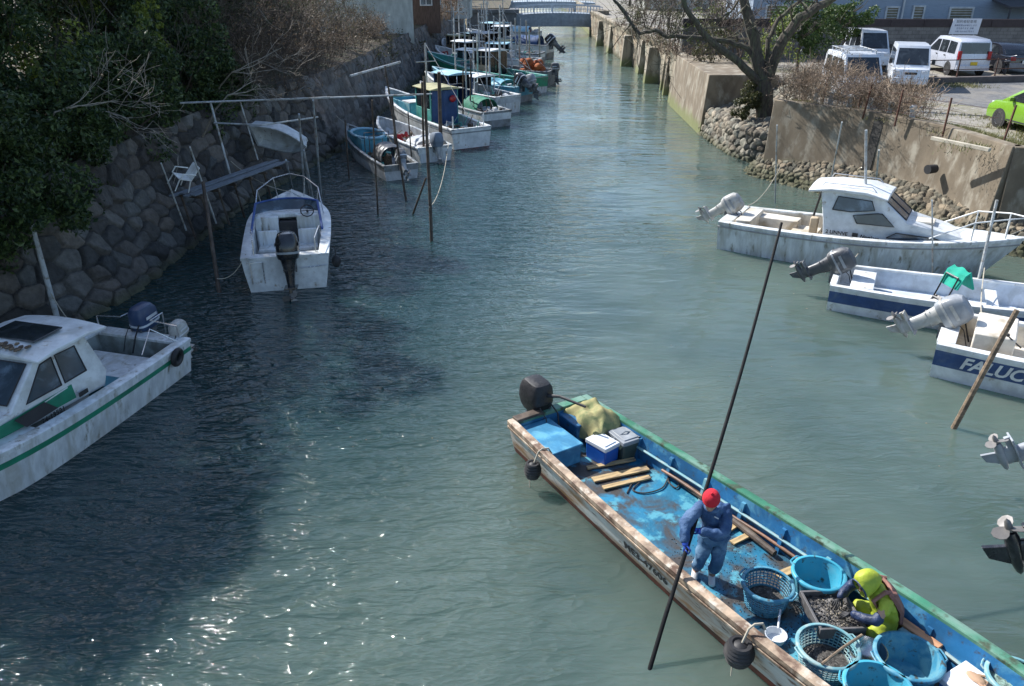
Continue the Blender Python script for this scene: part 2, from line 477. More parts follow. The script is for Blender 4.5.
M_conc = mat('streaked old concrete', (0.205, 0.165, 0.115), 0.9, var=0.3, scale=.8, stretch=(1.1, 1.1, 0.6), dirt=(0.12, 0.095, 0.065), damt=0.42, dscale=.8, dsharp=.2, dirt2=(0.31, 0.28, 0.22), d2amt=0.25, d2scale=2.2, bump=0.35, bscale=18)
def conc_algae(name, base):
    """old concrete that turns green and dark in the tide zone (height in object space = height above water)"""
    m = base.copy(); m.name = name
    nt = m.node_tree; N = nt.nodes; Lk = nt.links; P = N['Principled BSDF']
    src = P.inputs['Base Color'].links[0].from_socket
    ge = N.new('ShaderNodeNewGeometry'); sp = N.new('ShaderNodeSeparateXYZ'); Lk.new(ge.outputs['Position'], sp.inputs[0])
    n = N.new('ShaderNodeTexNoise'); n.inputs['Scale'].default_value = 1.3; n.inputs['Detail'].default_value = 6
    Lk.new(ge.outputs['Position'], n.inputs['Vector'])
    ad = N.new('ShaderNodeMath'); ad.operation = 'MULTIPLY_ADD'; ad.inputs[1].default_value = -0.9; Lk.new(n.outputs[0], ad.inputs[0]); Lk.new(sp.outputs[2], ad.inputs[2])
    r = N.new('ShaderNodeMapRange'); r.interpolation_type = 'SMOOTHSTEP'; r.inputs[1].default_value = -0.25; r.inputs[2].default_value = 0.35; r.inputs[3].default_value = 0.85; r.inputs[4].default_value = 0
    Lk.new(ad.outputs[0], r.inputs[0])
    mx = N.new('ShaderNodeMix'); mx.data_type = 'RGBA'; mx.inputs[7].default_value = (0.15, 0.17, 0.06, 1)
    Lk.new(r.outputs[0], mx.inputs[0]); Lk.new(src, mx.inputs[6]); Lk.new(mx.outputs[2], P.inputs['Base Color'])
    return m
M_conca = conc_algae('concrete with tide growth', M_conc)
M_concl = conc_algae('pale far concrete', mat('pale concrete', (0.30, 0.26, 0.19), 0.9, var=0.35, scale=0.5, stretch=(1.2, 1.2, 0.5), dirt=(0.10, 0.08, 0.055), damt=0.5, dscale=0.6, dirt2=(.42, .38, .3), d2amt=.3, d2scale=1.2, bump=0.3, bscale=9))

ZG = 2.55      # level of the right bank
def wall_prism(name, top, batter, z0, z1, thick, material, label, cat, bank=(1, 0), steps=1):
    """wall along a polyline (its top front edge), leaning back, solid"""
    mb = MB(); rings = []
    n = len(top)
    for i, p in enumerate(top):
        a = Vector(top[max(0, i - 1)]); b = Vector(top[min(n - 1, i + 1)])
        t = (b - a).normalized(); nb = Vector((-t.y, t.x))
        if nb.dot(Vector(bank)) < 0: nb = -nb
        f = Vector(p) - nb * batter
        q = Vector(p) + nb * thick
        rings.append([(f.x, f.y, z0), (p[0], p[1], z1), (q.x, q.y, z1), (q.x, q.y, z0)])
    mb.loft(rings)
    o = mb.build(name, material, bev=0.03)
    return tag(o, label, cat)
RW = [(13.65, 22.0), (13.3, 25.3), (12.15, 27.8), (9.66, 30.5)]
rw = wall_prism('concrete_wall', [RW[3], RW[2], RW[1], RW[0]], 0.35, -0.6, 2.75, 0.35, M_conca, 'tall streaked concrete bank wall with a stone toe behind the cabin cruiser', 'concrete wall')
# end face running away to the right, in shade
wall_prism('concrete_wall', [(13.7, 21.99), (15.5, 21.3), (17.2, 18.2), (17.6, 10), (18.5, -6)], 0.2, -0.6, 2.75, 0.35, M_conca, 'dark end of the concrete bank wall at the right edge by the cruiser bow', 'concrete wall')
# a flat joint strip and coping on the wall
mb = MB()
for i in range(3):
    a, b = Vector(RW[3 - i]), Vector(RW[2 - i])
    t = (b - a).normalized(); nb = Vector((-t.y, t.x));  nb = nb if nb.x > 0 else -nb
mb.M = None
p = Vector(RW[2]) + (Vector(RW[1]) - Vector(RW[2])) * 0.15
t = (Vector(RW[1]) - Vector(RW[2])).normalized(); nb = Vector((-t.y, t.x)); nb = nb if nb.x > 0 else -nb
p0 = p - nb * 0.352; 
rings = []
for zz, off, wd in ((0.2, 0.32 + .004, 0.36), (2.62, 0.016 + .004, 0.4)):
    c = p - nb * off
    rings.append([(*(c - t * wd / 2), zz), (*(c + t * wd / 2), zz), (*(c + t * wd / 2 + nb * .02), zz), (*(c - t * wd / 2 + nb * .02), zz)])
mb.loft(rings)
o = mb.build('drain_stain', mat('tarred joint', (0.03, 0.028, 0.025), 0.8, bump=0.4), rw)
# rubble toe in front of the wall
o = stone_sheet('rubble_toe', [(9.2, 31.2), (9.05, 30.4), (9.6, 29.4), (10.7, 27.8), (11.7, 26.1), (12.4, 24), (12.8, 21.8), (14.2, 20.6), (16, 19.6)][::-1], [(-0.8, -0.6), (0, 0.0), (0.45, 0.5), (0.9, 0.8), (1.5, 0.85)], 0.19, 0.027, 0.12, M_stone, side=1, seed=9, asp=1.15, colA=(0.05, 0.045, 0.03), colB=(0.24, 0.205, 0.145), algae=0.5)
tag(o, 'pebble rubble slope at the foot of the tall concrete wall', 'stone rubble')
# low stone revetment around the tree
o = stone_sheet('stone_revetment', [(8.9, 38.6), (9.0, 36.8), (9.2, 33.8), (9.6, 32.5), (10.6, 31.7), (11.6, 30.8)], [(-0.15, -0.6), (0, 0), (0.25, 1.15), (0.8, 1.25), (2.6, 1.7), (4, 2.6)], 0.27, 0.04, 0.13, M_stone, side=-1, seed=12, asp=1.3, colA=(0.08, 0.072, 0.055), colB=(0.29, 0.26, 0.20))
tag(o, 'low dry stone revetment with the bare tree standing on it', 'stone wall')
# big concrete block
wall_prism('concrete_block', [(9.02, 38.3), (9.2, 47.2)], 0.25, -0.6, 2.7, 3.2, M_conca, 'big square concrete abutment with a dark side beyond the bare tree', 'concrete abutment')
# far wall with buttresses
FW = [(9.6, 47.25), (10.1, 56), (9.9, 63.6), (9.35, 70.7), (9.3, 81.4), (9.1, 96), (9.3, 140), (10, 300)]
fw = wall_prism('concrete_wall', FW, 0.15, -0.6, 2.6, 0.5, M_concl, 'long pale concrete canal wall with buttresses running to the far bridge', 'concrete wall')
o = stone_sheet('stone_facing', [(9.42, 47.4), (9.9, 56), (9.7, 63.6), (9.15, 70.7), (9.1, 81.4), (8.9, 96)], [(-0.12, -0.6), (0.0, 0.0), (0.14, 2.2), (0.3, 2.63)], 0.62, 0.09, 0.07, M_stone, side=-1, seed=21, edge=.12, asp=1.5, colA=(0.15, 0.12, 0.085), colB=(0.36, 0.31, 0.22), algae=.35)
tag(o, 'rough tan masonry facing of the far right canal wall between the buttresses', 'stone wall')
for (x, y, d, wd) in ((9.75, 48.2, .55, .7), (9.7, 51.2, .35, .4), (9.85, 53.4, .3, .35), (9.95, 57.0, .9, .8), (9.9, 62.6, .55, 1.5), (9.6, 67.0, .9, .6), (9.3, 78, .5, 1.6), (9.25, 85, .8, .8)):
    mb = MB(); mb.loft([[(x - d - .12, y - wd / 2, -.6), (x + .4, y - wd / 2, -.6), (x + .4, y + wd / 2, -.6), (x - d - .12, y + wd / 2, -.6)], [(x - d + .1, y - wd / 2, 2.3), (x + .4, y - wd / 2, 2.3), (x + .4, y + wd / 2, 2.3), (x - d + .1, y + wd / 2, 2.3)]])
    mb.build('buttress', M_concl, fw, bev=.03)

# land
M_gravel = mat('gravel and dry earth', (0.23, 0.21, 0.18), 0.95, var=0.35, scale=9, dirt=(0.17, 0.16, 0.08), damt=0.3, dscale=0.35, dirt2=(0.3, 0.28, 0.25), d2amt=0.35, d2scale=5, bump=0.7, bscale=35)
M_asph = mat('worn lot asphalt', (0.13, 0.13, 0.13), 0.9, var=0.3, scale=6, dirt=(0.2, 0.185, 0.16), damt=0.35, dscale=0.6, bump=0.5, bscale=50)
M_earth = mat('leaf litter earth', (0.085, 0.065, 0.042), 0.95, var=0.5, scale=4, dirt=(0.05, 0.06, 0.025), damt=0.35, dscale=1.0, bump=0.9, bscale=12)
ZL = 2.2
pl = [(14.0, 21.9), (13.65, 25.35), (12.4, 28.0), (10.0, 30.9), (11.4, 31.5), (13.3, 34.5), (12.3, 38.4), (10, 38.4), (10, 47), (10.6, 47.4), (10.6, 56), (10.4, 60), (34, 60), (34, 12), (17.9, 12), (17.6, 18.4), (15.7, 21.6)]
_ed = [np.array(q) for q in ((17.9, 12), (17.6, 18.4), (15.7, 21.6), (13.65, 22.0), (13.3, 25.3), (12.15, 27.8), (9.66, 30.5), (12.8, 34.0), (10, 38.4), (10, 47), (10.4, 60))]
def gz(x, y):
    p = np.array((x, y)); d = 99
    for a, c_ in zip(_ed[:-1], _ed[1:]):
        t = np.clip(np.dot(p - a, c_ - a) / np.dot(c_ - a, c_ - a), 0, 1); d = min(d, np.linalg.norm(p - a - (c_ - a) * t))
    q = np.clip((d - .6) / 2.4, 0, 1); return ZG - (ZG - ZL) * q * q * (3 - 2 * q) + (.02 * math.sin(x * 1.9) * math.sin(y * 2.3) if q < 1 else 0)
def inside(x, y):
    c_ = False; j = len(pl) - 1
    for i in range(len(pl)):
        if (pl[i][1] > y) != (pl[j][1] > y) and x < (pl[j][0] - pl[i][0]) * (y - pl[i][1]) / (pl[j][1] - pl[i][1]) + pl[i][0]: c_ = not c_
        j = i
    return c_
def right_ground():
    s = .34; mb = MB(); ix = {}; V = []; F = []
    nx, ny = int(26 / s), int(48 / s)
    def vid(i, j):
        if (i, j) not in ix: ix[(i, j)] = len(V); x, y = 8.5 + i * s, 12 + j * s; V.append((x, y, gz(x, y)))
        return ix[(i, j)]
    for i in range(nx):
        for j in range(ny):
            if inside(8.5 + (i + .5) * s, 12 + (j + .5) * s): F.append((vid(i, j), vid(i + 1, j), vid(i + 1, j + 1), vid(i, j + 1)))
    mb.add(V, F)
    x1, y1 = 8.5 + nx * s, 12 + ny * s
    mb.add([(x1 - .01, 12, ZL), (400, -60, ZL), (400, 400, ZL), (10.2, 300, ZL), (9.7, 140, ZL), (9.5, 96, ZL), (9.7, 81, ZL), (9.8, 70.7, ZL), (10.4, y1 - .01, ZL), (x1 - .01, y1 - .01, ZL)], [tuple(range(10))])
    mb.add([(19, -6, ZL), (17.9, 12, ZL), (x1, 12, ZL), (400, -60, ZL)], [(0, 1, 2, 3)])
    return mb
struct(right_ground().build('right_bank_ground', M_gravel, smooth=60))
mb = MB(); mb.add([(*q, ZL + .008) for q in ((16.4, 35.6), (18.6, 31.5), (26, 28.0), (60, 25), (60, 44), (26, 40.5), (18.4, 38.6), (16.8, 39.4))], [tuple(range(8))])
struct(mb.build('parking_lot', M_asph, smooth=0))
# left land, rising away from the canal
def left_land():
    pts = np.array(LW + [(0.4, 97.6), (0.6, 110), (0.6, 140), (0, 300)], float)
    rows = []
    offs = [(1.35, 2.85), (2.2, 3.0), (4.0, 3.5), (7, 4.2), (12, 4.6), (30, 5.0), (200, 5.2)]
    V = []
    n = len(pts)
    for i in range(n):
        for o_, z in offs:
            far = min(1.0, max(0, (pts[i][1] - 38) / 20.0))
            zz = z * (1 - far) + 2.95 * far
            o2 = o_ if i < 9 else max(.75, o_ - .6)
            V.append((pts[i][0] - o2 - (0 if o_ > 2 else 0), pts[i][1] + 0.0, zz if i < 13 else 2.9))
    m = len(offs); F = []
    for i in range(n - 1):
        for j in range(m - 1):
            F.append((i * m + j, (i + 1) * m + j, (i + 1) * m + j + 1, i * m + j + 1))
    mb = MB(); mb.add(V, F); return mb
struct(left_land().build('left_bank_ground', M_earth))
# ------------------------------------------------------------------ vegetation builders
def leaf_mat(name, a, b, rough=0.5):
    m = bpy.data.materials.new(name); m.use_nodes = True
    nt = m.node_tree; N = nt.nodes; Lk = nt.links; P = N['Principled BSDF']
    ge = N.new('ShaderNodeNewGeometry'); mx = N.new('ShaderNodeMix'); mx.data_type = 'RGBA'
    mx.inputs[6].default_value = (*a, 1); mx.inputs[7].default_value = (*b, 1)
    pw = N.new('ShaderNodeMath'); pw.operation = 'POWER'; pw.inputs[1].default_value = 1.6
    Lk.new(ge.outputs['Random Per Island'], pw.inputs[0]); Lk.new(pw.outputs[0], mx.inputs[0])
    Lk.new(mx.outputs[2], P.inputs['Base Color']); P.inputs['Roughness'].default_value = rough
    tr = N.new('ShaderNodeBsdfTranslucent'); Lk.new(mx.outputs[2], tr.inputs[0])
    ms = N.new('ShaderNodeMixShader'); ms.inputs[0].default_value = 0.25
    Lk.new(P.outputs[0], ms.inputs[1]); Lk.new(tr.outputs[0], ms.inputs[2]); Lk.new(ms.outputs[0], N['Material Output'].inputs[0])
    return m
M_lfdark = leaf_mat('dark evergreen leaves', (0.014, 0.036, 0.011), (0.10, 0.145, 0.038))
M_lfmid = leaf_mat('olive leaves', (0.04, 0.05, 0.018), (0.13, 0.125, 0.045))
M_lfyel = leaf_mat('yellow green leaves', (0.10, 0.14, 0.02), (0.28, 0.32, 0.05))
M_lfdry = leaf_mat('dry leaves', (0.07, 0.045, 0.03), (0.28, 0.20, 0.12))
M_lfgrn = leaf_mat('garden leaves', (0.025, 0.06, 0.012), (0.12, 0.18, 0.04))
M_bark = mat('grey brown bark', (0.085, 0.07, 0.055), 0.95, var=0.4, scale=3, stretch=(4, 4, 1), bump=0.9, bscale=14, bdist=.04, dirt=(0.13, 0.14, 0.08), damt=0.3, dscale=2)
M_barkp = mat('pale twig bark', (0.34, 0.30, 0.25), 0.9, var=0.3, bump=0.3)
M_twig = mat('grey brown twigs', (0.095, 0.072, 0.055), 0.9, var=0.35, scale=1.2, bump=0)
M_twigr = mat('reddish twigs', (0.19, 0.14, 0.10), 0.9, var=0.35, scale=1.2, bump=0)
M_twigt = mat('tan dry stems', (0.36, 0.27, 0.19), 0.9, var=0.4, scale=1.0, bump=0)

def leaves(name, C, size, material, parent=None, asp=0.55, droop=0.0, loc=None):
    n = len(C)
    d = nrng.normal(size=(n, 3)); d[:, 2] -= droop; d /= np.linalg.norm(d, axis=1)[:, None]
    q = nrng.normal(size=(n, 3)); b = np.cross(d, q); b /= np.linalg.norm(b, axis=1)[:, None]
    s = size * nrng.uniform(0.45, 1.6, (n, 1))
    nn = np.cross(d, b) * s * 0.12
    V = np.stack([C - d * s * .5, C + b * s * asp * .5 + nn, C + d * s * .5, C - b * s * asp * .5 + nn], 1).reshape(-1, 3)
    F = np.arange(4 * n).reshape(n, 4)
    o = bpy.data.objects.new(name, fast_mesh(name, V, F, material)); link(o, parent)
    if loc is not None: o.location = loc
    return o

def crown_pts(n, c, r, clumps=60, cr=0.28, shell=0.55, flat=0.0):
    c, r = np.array(c, float), np.array(r, float)
    u = nrng.normal(size=(clumps, 3)); u /= np.linalg.norm(u, axis=1)[:, None]
    rad = nrng.uniform(shell, 1.0, (clumps, 1)) ** .7
    wob = 1 + 0.22 * np.sin(3 * u[:, :1] + c[0] * 3) + 0.18 * np.cos(4 * u[:, 1:2] + c[1])
    cc = c + u * rad * r * wob
    k = nrng.integers(0, clumps, n)
    sc = nrng.uniform(.55, 1.4, clumps)
    v = nrng.normal(size=(n, 3)); v /= np.linalg.norm(v, axis=1)[:, None]; v *= nrng.uniform(0.3, 1, (n, 1)) ** .5
    return cc[k] + v * (cr * r.mean() * sc[k])[:, None] * np.array([1, 1, .75])

def branch(mb, p, d, L, r, depth, n=5, spread=.6, up=.15, kids=(2, 4), curl=.35, tips=None, minr=0.004, kid_len=.68, segs=5, taper=.45):
    d = Vector(d).normalized(); pts = [Vector(p)]; rad = [r]
    for i in range(segs):
        d = (d + Vector((rng.uniform(-1, 1), rng.uniform(-1, 1), rng.uniform(-1, 1) + up)) * curl * .5).normalized()
        pts.append(pts[-1] + d * L / segs); rad.append(max(minr, r * (1 - (1 - taper) * (i + 1) / segs)))
    mb.tube(pts, rad, n=max(3, n), caps=False)
    if depth <= 0:
        if tips is not None: tips.append(pts[-1]); tips.append(pts[segs // 2])
        return
    for k in range(rng.randint(*kids)):
        j = rng.randint(max(1, segs // 2), segs)
        q = Vector((rng.gauss(0, 1), rng.gauss(0, 1), rng.gauss(0, 1) + up * 2)); q = (d + q * spread).normalized()
        branch(mb, pts[j], q, L * kid_len * rng.uniform(.75, 1.25), max(minr, rad[j] * .62), depth - 1, n - 1, spread, up, kids, curl, tips, minr, kid_len, max(3, segs - 1), taper)

def tree(label, x, y, z, h, cr, nleaf, lsize, lmat, group=None, cat='tree', name='evergreen_tree', trunk=.16, clumps=70, lean=(0, 0), crown_c=.68, shell=.5, crf=.26, droop=.3):
    t = thing(name, label, cat, (x, y, z), 0, group)
    mb = MB(); p = [Vector((0, 0, -.4))]; 
    for i in range(1, 6): p.append(Vector((lean[0] * i / 5 + rng.uniform(-.1, .1), lean[1] * i / 5 + rng.uniform(-.1, .1), h * .7 * i / 5)))
    mb.tube(p, [trunk * (1 - .13 * i) for i in range(6)], n=8)
    for i in range(7):
        b = p[rng.randint(2, 5)]; a = rng.uniform(0, 6.28)
        branch(mb, b, (math.cos(a), math.sin(a), .5), cr[0] * .8, trunk * .4, 1, n=5, spread=.7)
    mb.build('trunk', M_bark, t)
    C = crown_pts(nleaf, (lean[0], lean[1], h * crown_c), cr, clumps, crf, shell)
    leaves('crown', C, lsize, lmat, t, droop=droop)
    return t

def bush(label, x, y, z, r, nleaf, lsize, lmat, group=None, name='shrub', clumps=40, cat='shrub', shell=.4, stems=8, crf=.3):
    t = thing(name, label, cat, (x, y, z), 0, group)
    mb = MB()
    for i in range(stems):
        a = rng.uniform(0, 6.28)
        branch(mb, (0.1 * math.cos(a), 0.1 * math.sin(a), -.2), (math.cos(a) * .7, math.sin(a) * .7, 1), r[2] * 1.1, .035, 1, n=4, spread=.5)
    mb.build('stem', M_twig, t)
    leaves('foliage', crown_pts(nleaf, (0, 0, r[2] * .85), r, clumps, crf, shell), lsize, lmat, t, droop=.2)
    return t

def twigbush(label, x, y, z, r, nstem, material, leafmat=None, nleaf=0, group=None, name='bare_shrub', cat='shrub', depth=2, rad=.018, lsize=.05, kids=(2, 4), minr=.005):
    t = thing(name, label, cat, (x, y, z), 0, group)
    mb = MB(); tips = []
    for i in range(nstem):
        a = rng.uniform(0, 6.28); q = rng.uniform(0, 1) ** .5
        ox, oy = math.cos(a) * q * r[0] * .6, math.sin(a) * q * r[1] * .6
        branch(mb, (ox, oy, -.1), (math.cos(a) * .6 * r[0] / r[2], math.sin(a) * .6 * r[1] / r[2], 1.0), r[2] * .62, rad, depth, n=4, spread=.75, curl=.5, kids=kids, tips=tips, minr=minr)
    mb.build('stem', material, t, smooth=0)
    if leafmat and nleaf:
        T = np.array([tuple(p) for p in tips]); C = T[nrng.integers(0, len(T), nleaf)] + nrng.normal(size=(nleaf, 3)) * .12
        leaves('foliage', C, lsize, leafmat, t)
    return t

# ---- left bank: evergreen bushes hanging over the boulder wall
EV = 'evergreens along the left bank'
spec = [
 ((-11.5, 12.9, 2.2), (2.0, 2.2, 1.9), 'dark evergreen bush overhanging the boulders at the left edge, lowest and nearest of them'),
 ((-11.2, 16.2, 1.9), (1.9, 1.9, 1.6), 'dark evergreen bush above the boulder wall just behind the nearest one'),
 ((-11.7, 19.4, 2.3), (1.8, 1.9, 1.7), 'dense dark bush above the white chair on the boulder wall'),
 ((-11.3, 22.9, 2.5), (1.7, 2.2, 1.8), 'dense green bush hanging above the plank walkway'),
 ((-11.3, 27.0, 2.7), (1.7, 2.2, 1.9), 'dark green bush behind the pale pipe frame'),
 ((-12.8, 32.2, 3.0), (1.7, 2.2, 2.0), 'dark evergreen bush behind the first brown thicket'),
 ((-12.9, 37.0, 3.0), (1.9, 2.4, 2.2), 'dark evergreen bush behind the tall brown thicket'),
 ((-12.6, 42.0, 3.0), (1.9, 2.6, 2.3), 'dark evergreen bush behind the thicket by the cream building'),
 ((-13.4, 48.5, 3.0), (2.2, 2.8, 2.4), 'dark evergreen bush farthest along the left bank'),
 ((-10.5, 29.8, 2.5), (1.0, 1.6, .9), 'low dark green bush at the wall top by the right end of the pipe frame'),
 ((-13.9, 15.0, 3.6), (2.3, 2.6, 2.4), 'dark leafy bush in the second row at the left edge'),
 ((-13.9, 21.0, 3.7), (2.3, 2.8, 2.5), 'dark leafy bush in the second row behind the bare grey branches'),
 ((-14.0, 27.5, 3.7), (2.0, 2.8, 2.5), 'dark leafy bush in the second row behind the yellow green sprays'),
]
for (p, r, lb) in spec:
    bush(lb, *p, r, 21000, .115, M_lfdark, EV, name='evergreen_bush', clumps=85, shell=.35, crf=.24)
tall = [(-16.2, 17.0, 4.2, 8.0, (3.3, 3.4, 3.4), 'tall dark evergreen tree rising beyond the left edge'),
        (-16, 23, 4.3, 7.8, (3.4, 3.4, 3.4), 'tall dark evergreen tree behind the middle of the left bank bushes'),
        (-15.5, 29, 4.3, 7.8, (3.4, 3.4, 3.4), 'tall dark evergreen tree behind the white dinghy'),
        (-15.5, 34.5, 4.2, 7.0, (3.0, 3.0, 3.0), 'tall dark evergreen tree farther along the left bank'),
        (-16.5, 40, 4.2, 7, (2.8, 3.0, 3.2), 'tall dark evergreen tree above the brown thickets'),
        (-18, 10, 4.2, 8, (3.5, 3.3, 4.0), 'tall dark evergreen tree nearest on the left bank'),
        (-20, 45, 4.0, 9, (3.2, 3.4, 3.6), 'tall evergreen tree before the cream building'),
        (-17.5, 3, 4.2, 10, (3.5, 3.5, 4.0), 'tall evergreen tree outside the left edge beside the viewpoint')]
for (x, y, z, h, cr, lb) in tall:
    tree(lb, x, y, z, h, cr, 26000, .27, M_lfdark, 'tall evergreens on the left bank', clumps=140, shell=.15, crown_c=.66)
for (x, y, z, r, n, lb) in ((-13.4, 18.6, 4.9, (.9, .9, .9), 1500, 'olive leaved spray among the dark bushes near the left edge'),
                          (-13.2, 14.0, 5.2, (1.3, 1.5, 1.3), 3600, 'olive leaved bush in the upper left corner'),
                          (-10.9, 25.6, 5.1, (.5, .6, .75), 900, 'bright yellow green spray of leaves above the pale pipe frame'),
                          (-12.0, 21.5, 4.6, (1.0, 1.4, .8), 1500, 'yellowish leafy spray on top of the bush over the plank walkway'),
                          (-12.2, 16.5, 4.0, (1.2, 1.6, .9), 2600, 'olive leaved shrub among the dark bushes above the nearest boulders'),
                          (-13.0, 27.0, 5.0, (1.4, 1.2, .9), 1500, 'yellowish leafy shrub at the top of the left bank')):
    bush(lb, x, y, z, r, n, .1, M_lfyel if n < 1600 else M_lfmid, None, clumps=14, stems=4)
for (x, y, h, lb) in ((-12.2, 28.5, 4.5, 'dark leafless tree rising behind the yellow green spray'), (-12.6, 32.2, 5.0, 'dark leafless tree between the evergreens and the brown thickets'), (-12.0, 25.3, 4.2, 'thin leafless tree among the dark green bushes')):
    twigbush(lb, x, y, 3.2, (1.2, 1.2, h), 3, M_bark, None, 0, 'leafless trees on the left bank', name='bare_tree', cat='bare tree', depth=4, rad=.09, minr=.008)
# pale bare limbs reaching out of the dark bushes
for k, (a, dirv, L, lb) in enumerate((
    (G(55, 112, 4.2), (1.0, .5, .35), 1.3, 'pale bare branch reaching right out of the dark bushes, the lowest one'),
    (G(60, 78, 4.4), (1.0, .5, .4), 1.5, 'pale bare branch with fine twigs in the middle of the dark bushes'),
    (G(85, 108, 4.0), (1.0, .2, -.35), 1.2, 'pale bare branch drooping from the dark bushes toward the boulders'),
    (G(15, 48, 4.6), (1.0, .4, .4), 1.3, 'pale bare branch in the upper left corner'),
    (G(232, 72, 4.0), (1.0, .3, .15), 1.6, 'pale bare branch above the pale pipe frame'),
    (G(190, 30, 4.4), (1, .3, .3), 1.6, 'thin grey bare branch at the top edge above the left bank'),
    (G(228, 95, 3.7), (1, .1, .15), 1.2, 'pale curling bare branch just above the pipe frame'),
    (G(245, 45, 4.2), (.8, .3, .5), 1.6, 'pale bare branch left of the brown thickets'))):
    mb = MB(); a = Vector(a)
    for q in range(3):
        branch(mb, (0, 0, 0), (dirv[0], dirv[1] + rng.uniform(-.3, .3), dirv[2] + rng.uniform(-.25, .3)), L * rng.uniform(.8, 1.2), .018, 3, n=4, spread=.55, up=.05, kids=(2, 3), curl=.5, minr=.004, segs=6)
    mb.tube([(-1.3, .9, -1.4), (-.6, .4, -.5), (0, 0, 0)], [.04, .03, .02], n=5)
    o = mb.build('bare_branch', M_barkp, None, loc=a); tag(o, lb, 'bare tree', 'pale bare branches over the left bank')
# brown bare thicket farther along
for (x, y, z, r, n, lb) in (
    (-10.0, 30.6, 2.6, (1.3, 1.5, 2.4), 22, 'tangled brown bare thicket above the stone wall by the tall poles'),
    (-9.3, 34.0, 2.6, (1.3, 1.7, 2.3), 24, 'tangled grey brown thicket with dry leaves over the quay wall'),
    (-8.9, 38.0, 2.7, (1.2, 1.8, 2.2), 22, 'grey brown thicket beside the leaning white pipe'),
    (-11.6, 34.0, 3.2, (2.0, 2.0, 3.2), 26, 'tall brown thicket at the top of the left bank'),
    (-11.0, 39.5, 3.0, (2.0, 2.2, 3.0), 26, 'brown thicket in front of the cream building'),
    (-12.4, 30.5, 3.4, (1.8, 1.8, 3.0), 20, 'dark brown thicket behind the dark green bush'),
    (-9.4, 43.0, 2.9, (1.6, 2.0, 2.4), 20, 'grey thicket on the quay just before the creepers'),
    (-12.6, 46.5, 3.0, (2.4, 2.2, 3.4), 22, 'tall pale brown thicket left of the cream building'),
    (-8.9, 47.5, 2.9, (1.3, 2.2, 1.5), 22, 'low brown thicket on the quay edge before the cream building'),
    (-9.0, 53.0, 2.9, (1.5, 2.6, 1.6), 22, 'low brown thicket along the quay below the cream building'),
    (-10.6, 50.5, 3.0, (1.8, 2.2, 2.6), 18, 'pale brown thicket at the foot of the cream building')):
    twigbush(lb, x, y, z, r, n, M_twig, M_lfdry if n > 20 else M_lfmid, 3200, 'brown thickets on the left bank', depth=3, lsize=.06, minr=.007)
for i, (x, y) in enumerate(((-8.6, 44), (-8.4, 48), (-8.2, 52.5), (-8.0, 57), (-7.6, 62), (-7.2, 69))):
    twigbush(('dark twiggy creeper spilling over the quay wall, %s of six counted from the thickets' % ['first', 'second', 'third', 'fourth', 'fifth', 'last'][i]), x, y, 1.4, (.9, 2.0, 1.7), 12, M_twig, M_lfmid, 700, 'creepers on the far quay wall', depth=2, rad=.03, lsize=.1, minr=.012)
twigbush('pinkish brown bare shrub above the far quay wall by the brown house', -6.2, 78, 2.9, (1.9, 3.0, 2.8), 34, M_twigt, M_lfdry, 2600, None, depth=2, rad=.04, lsize=.12, minr=.014)
# more trees beyond
for (x, y, h) in ((-14, 62, 6), (-16, 78, 7), (-10, 104, 5), (-14, 120, 8), (16, 118, 6), (20, 100, 6), (12, 150, 7), (-5, 150, 7)):
    tree('distant evergreen tree ' + {62: 'left of the brown house', 78: 'behind the brown house', 104: 'left of the far bridge', 120: 'beyond the far bridge on the left', 118: 'beyond the far bridge on the right', 100: 'right of the far bridge', 150: 'far beyond the bridge ' + ('on the right' if x > 0 else 'on the left')}[y], x, y, 2.7, h, (2.6, 2.6, h * .33), 3500, .3, M_lfmid if y % 4 else M_lfdark, 'distant trees', clumps=50)

# ---- right bank bare tree on the revetment
bt = thing('bare_tree', 'large bare tree with ivy growing from the dry stone revetment on the right', 'bare tree', (10.55, 34.6, 1.2))
def PV(px, py, yy):      # point on the upright plane y = yy
    u, v = px - 512, py - 343
    dy, dz, t = FPX * _c - v * _s, -FPX * _s - v * _c, 0
    t = yy / dy
    return Vector((u * t, yy, CAMH + dz * t))
O = Vector((10.55, 34.6, 1.2))
def limb(mb, pts, r0, r1, n=9, sub=0, sp=.7, tl=1.2):
    P = [PV(a, b, c) - O for a, b, c in pts]
    # smooth
    Q = []
    for i in range(len(P) - 1):
        for k in range(3):
            t = k / 3; Q.append(P[i].lerp(P[i + 1], t) + Vector((rng.uniform(-.04, .04), rng.uniform(-.04, .04), rng.uniform(-.04, .04))))
    Q.append(P[-1])
    m = len(Q)
    mb.tube(Q, [r0 + (r1 - r0) * (i / (m - 1)) for i in range(m)], n=n)
    for i in range(sub):
        j = rng.randint(m // 3, m - 1)
        a = Vector((rng.gauss(0, 1), rng.gauss(0, 1), rng.gauss(0, 1) + .3)).normalized()
        branch(mb, Q[j], a, tl * rng.uniform(.6, 1.3), max(.012, r1 * .5), 2, n=4, spread=.6, kids=(2, 3), minr=.007)
mb = MB()
limb(mb, [(766, 130, 34.6), (765, 112, 34.6), (764, 92, 34.6), (762, 78, 34.6)], .40, .34)
mb.build('trunk', M_bark, bt)
mb = MB()
limb(mb, [(764, 84, 34.6), (757, 55, 34.7), (752, 30, 34.8), (746, 8, 34.9), (738, -40, 35), (732, -100, 35.2)], .30, .12, sub=12)
mb.build('limb', M_bark, bt)
mb = MB()
limb(mb, [(766, 80, 34.6), (775, 58, 34.4), (785, 38, 34.2), (800, 18, 34.0), (826, 2, 33.8), (870, -25, 33.5), (920, -70, 33.2)], .26, .10, sub=12)
mb.build('limb', M_bark, bt)
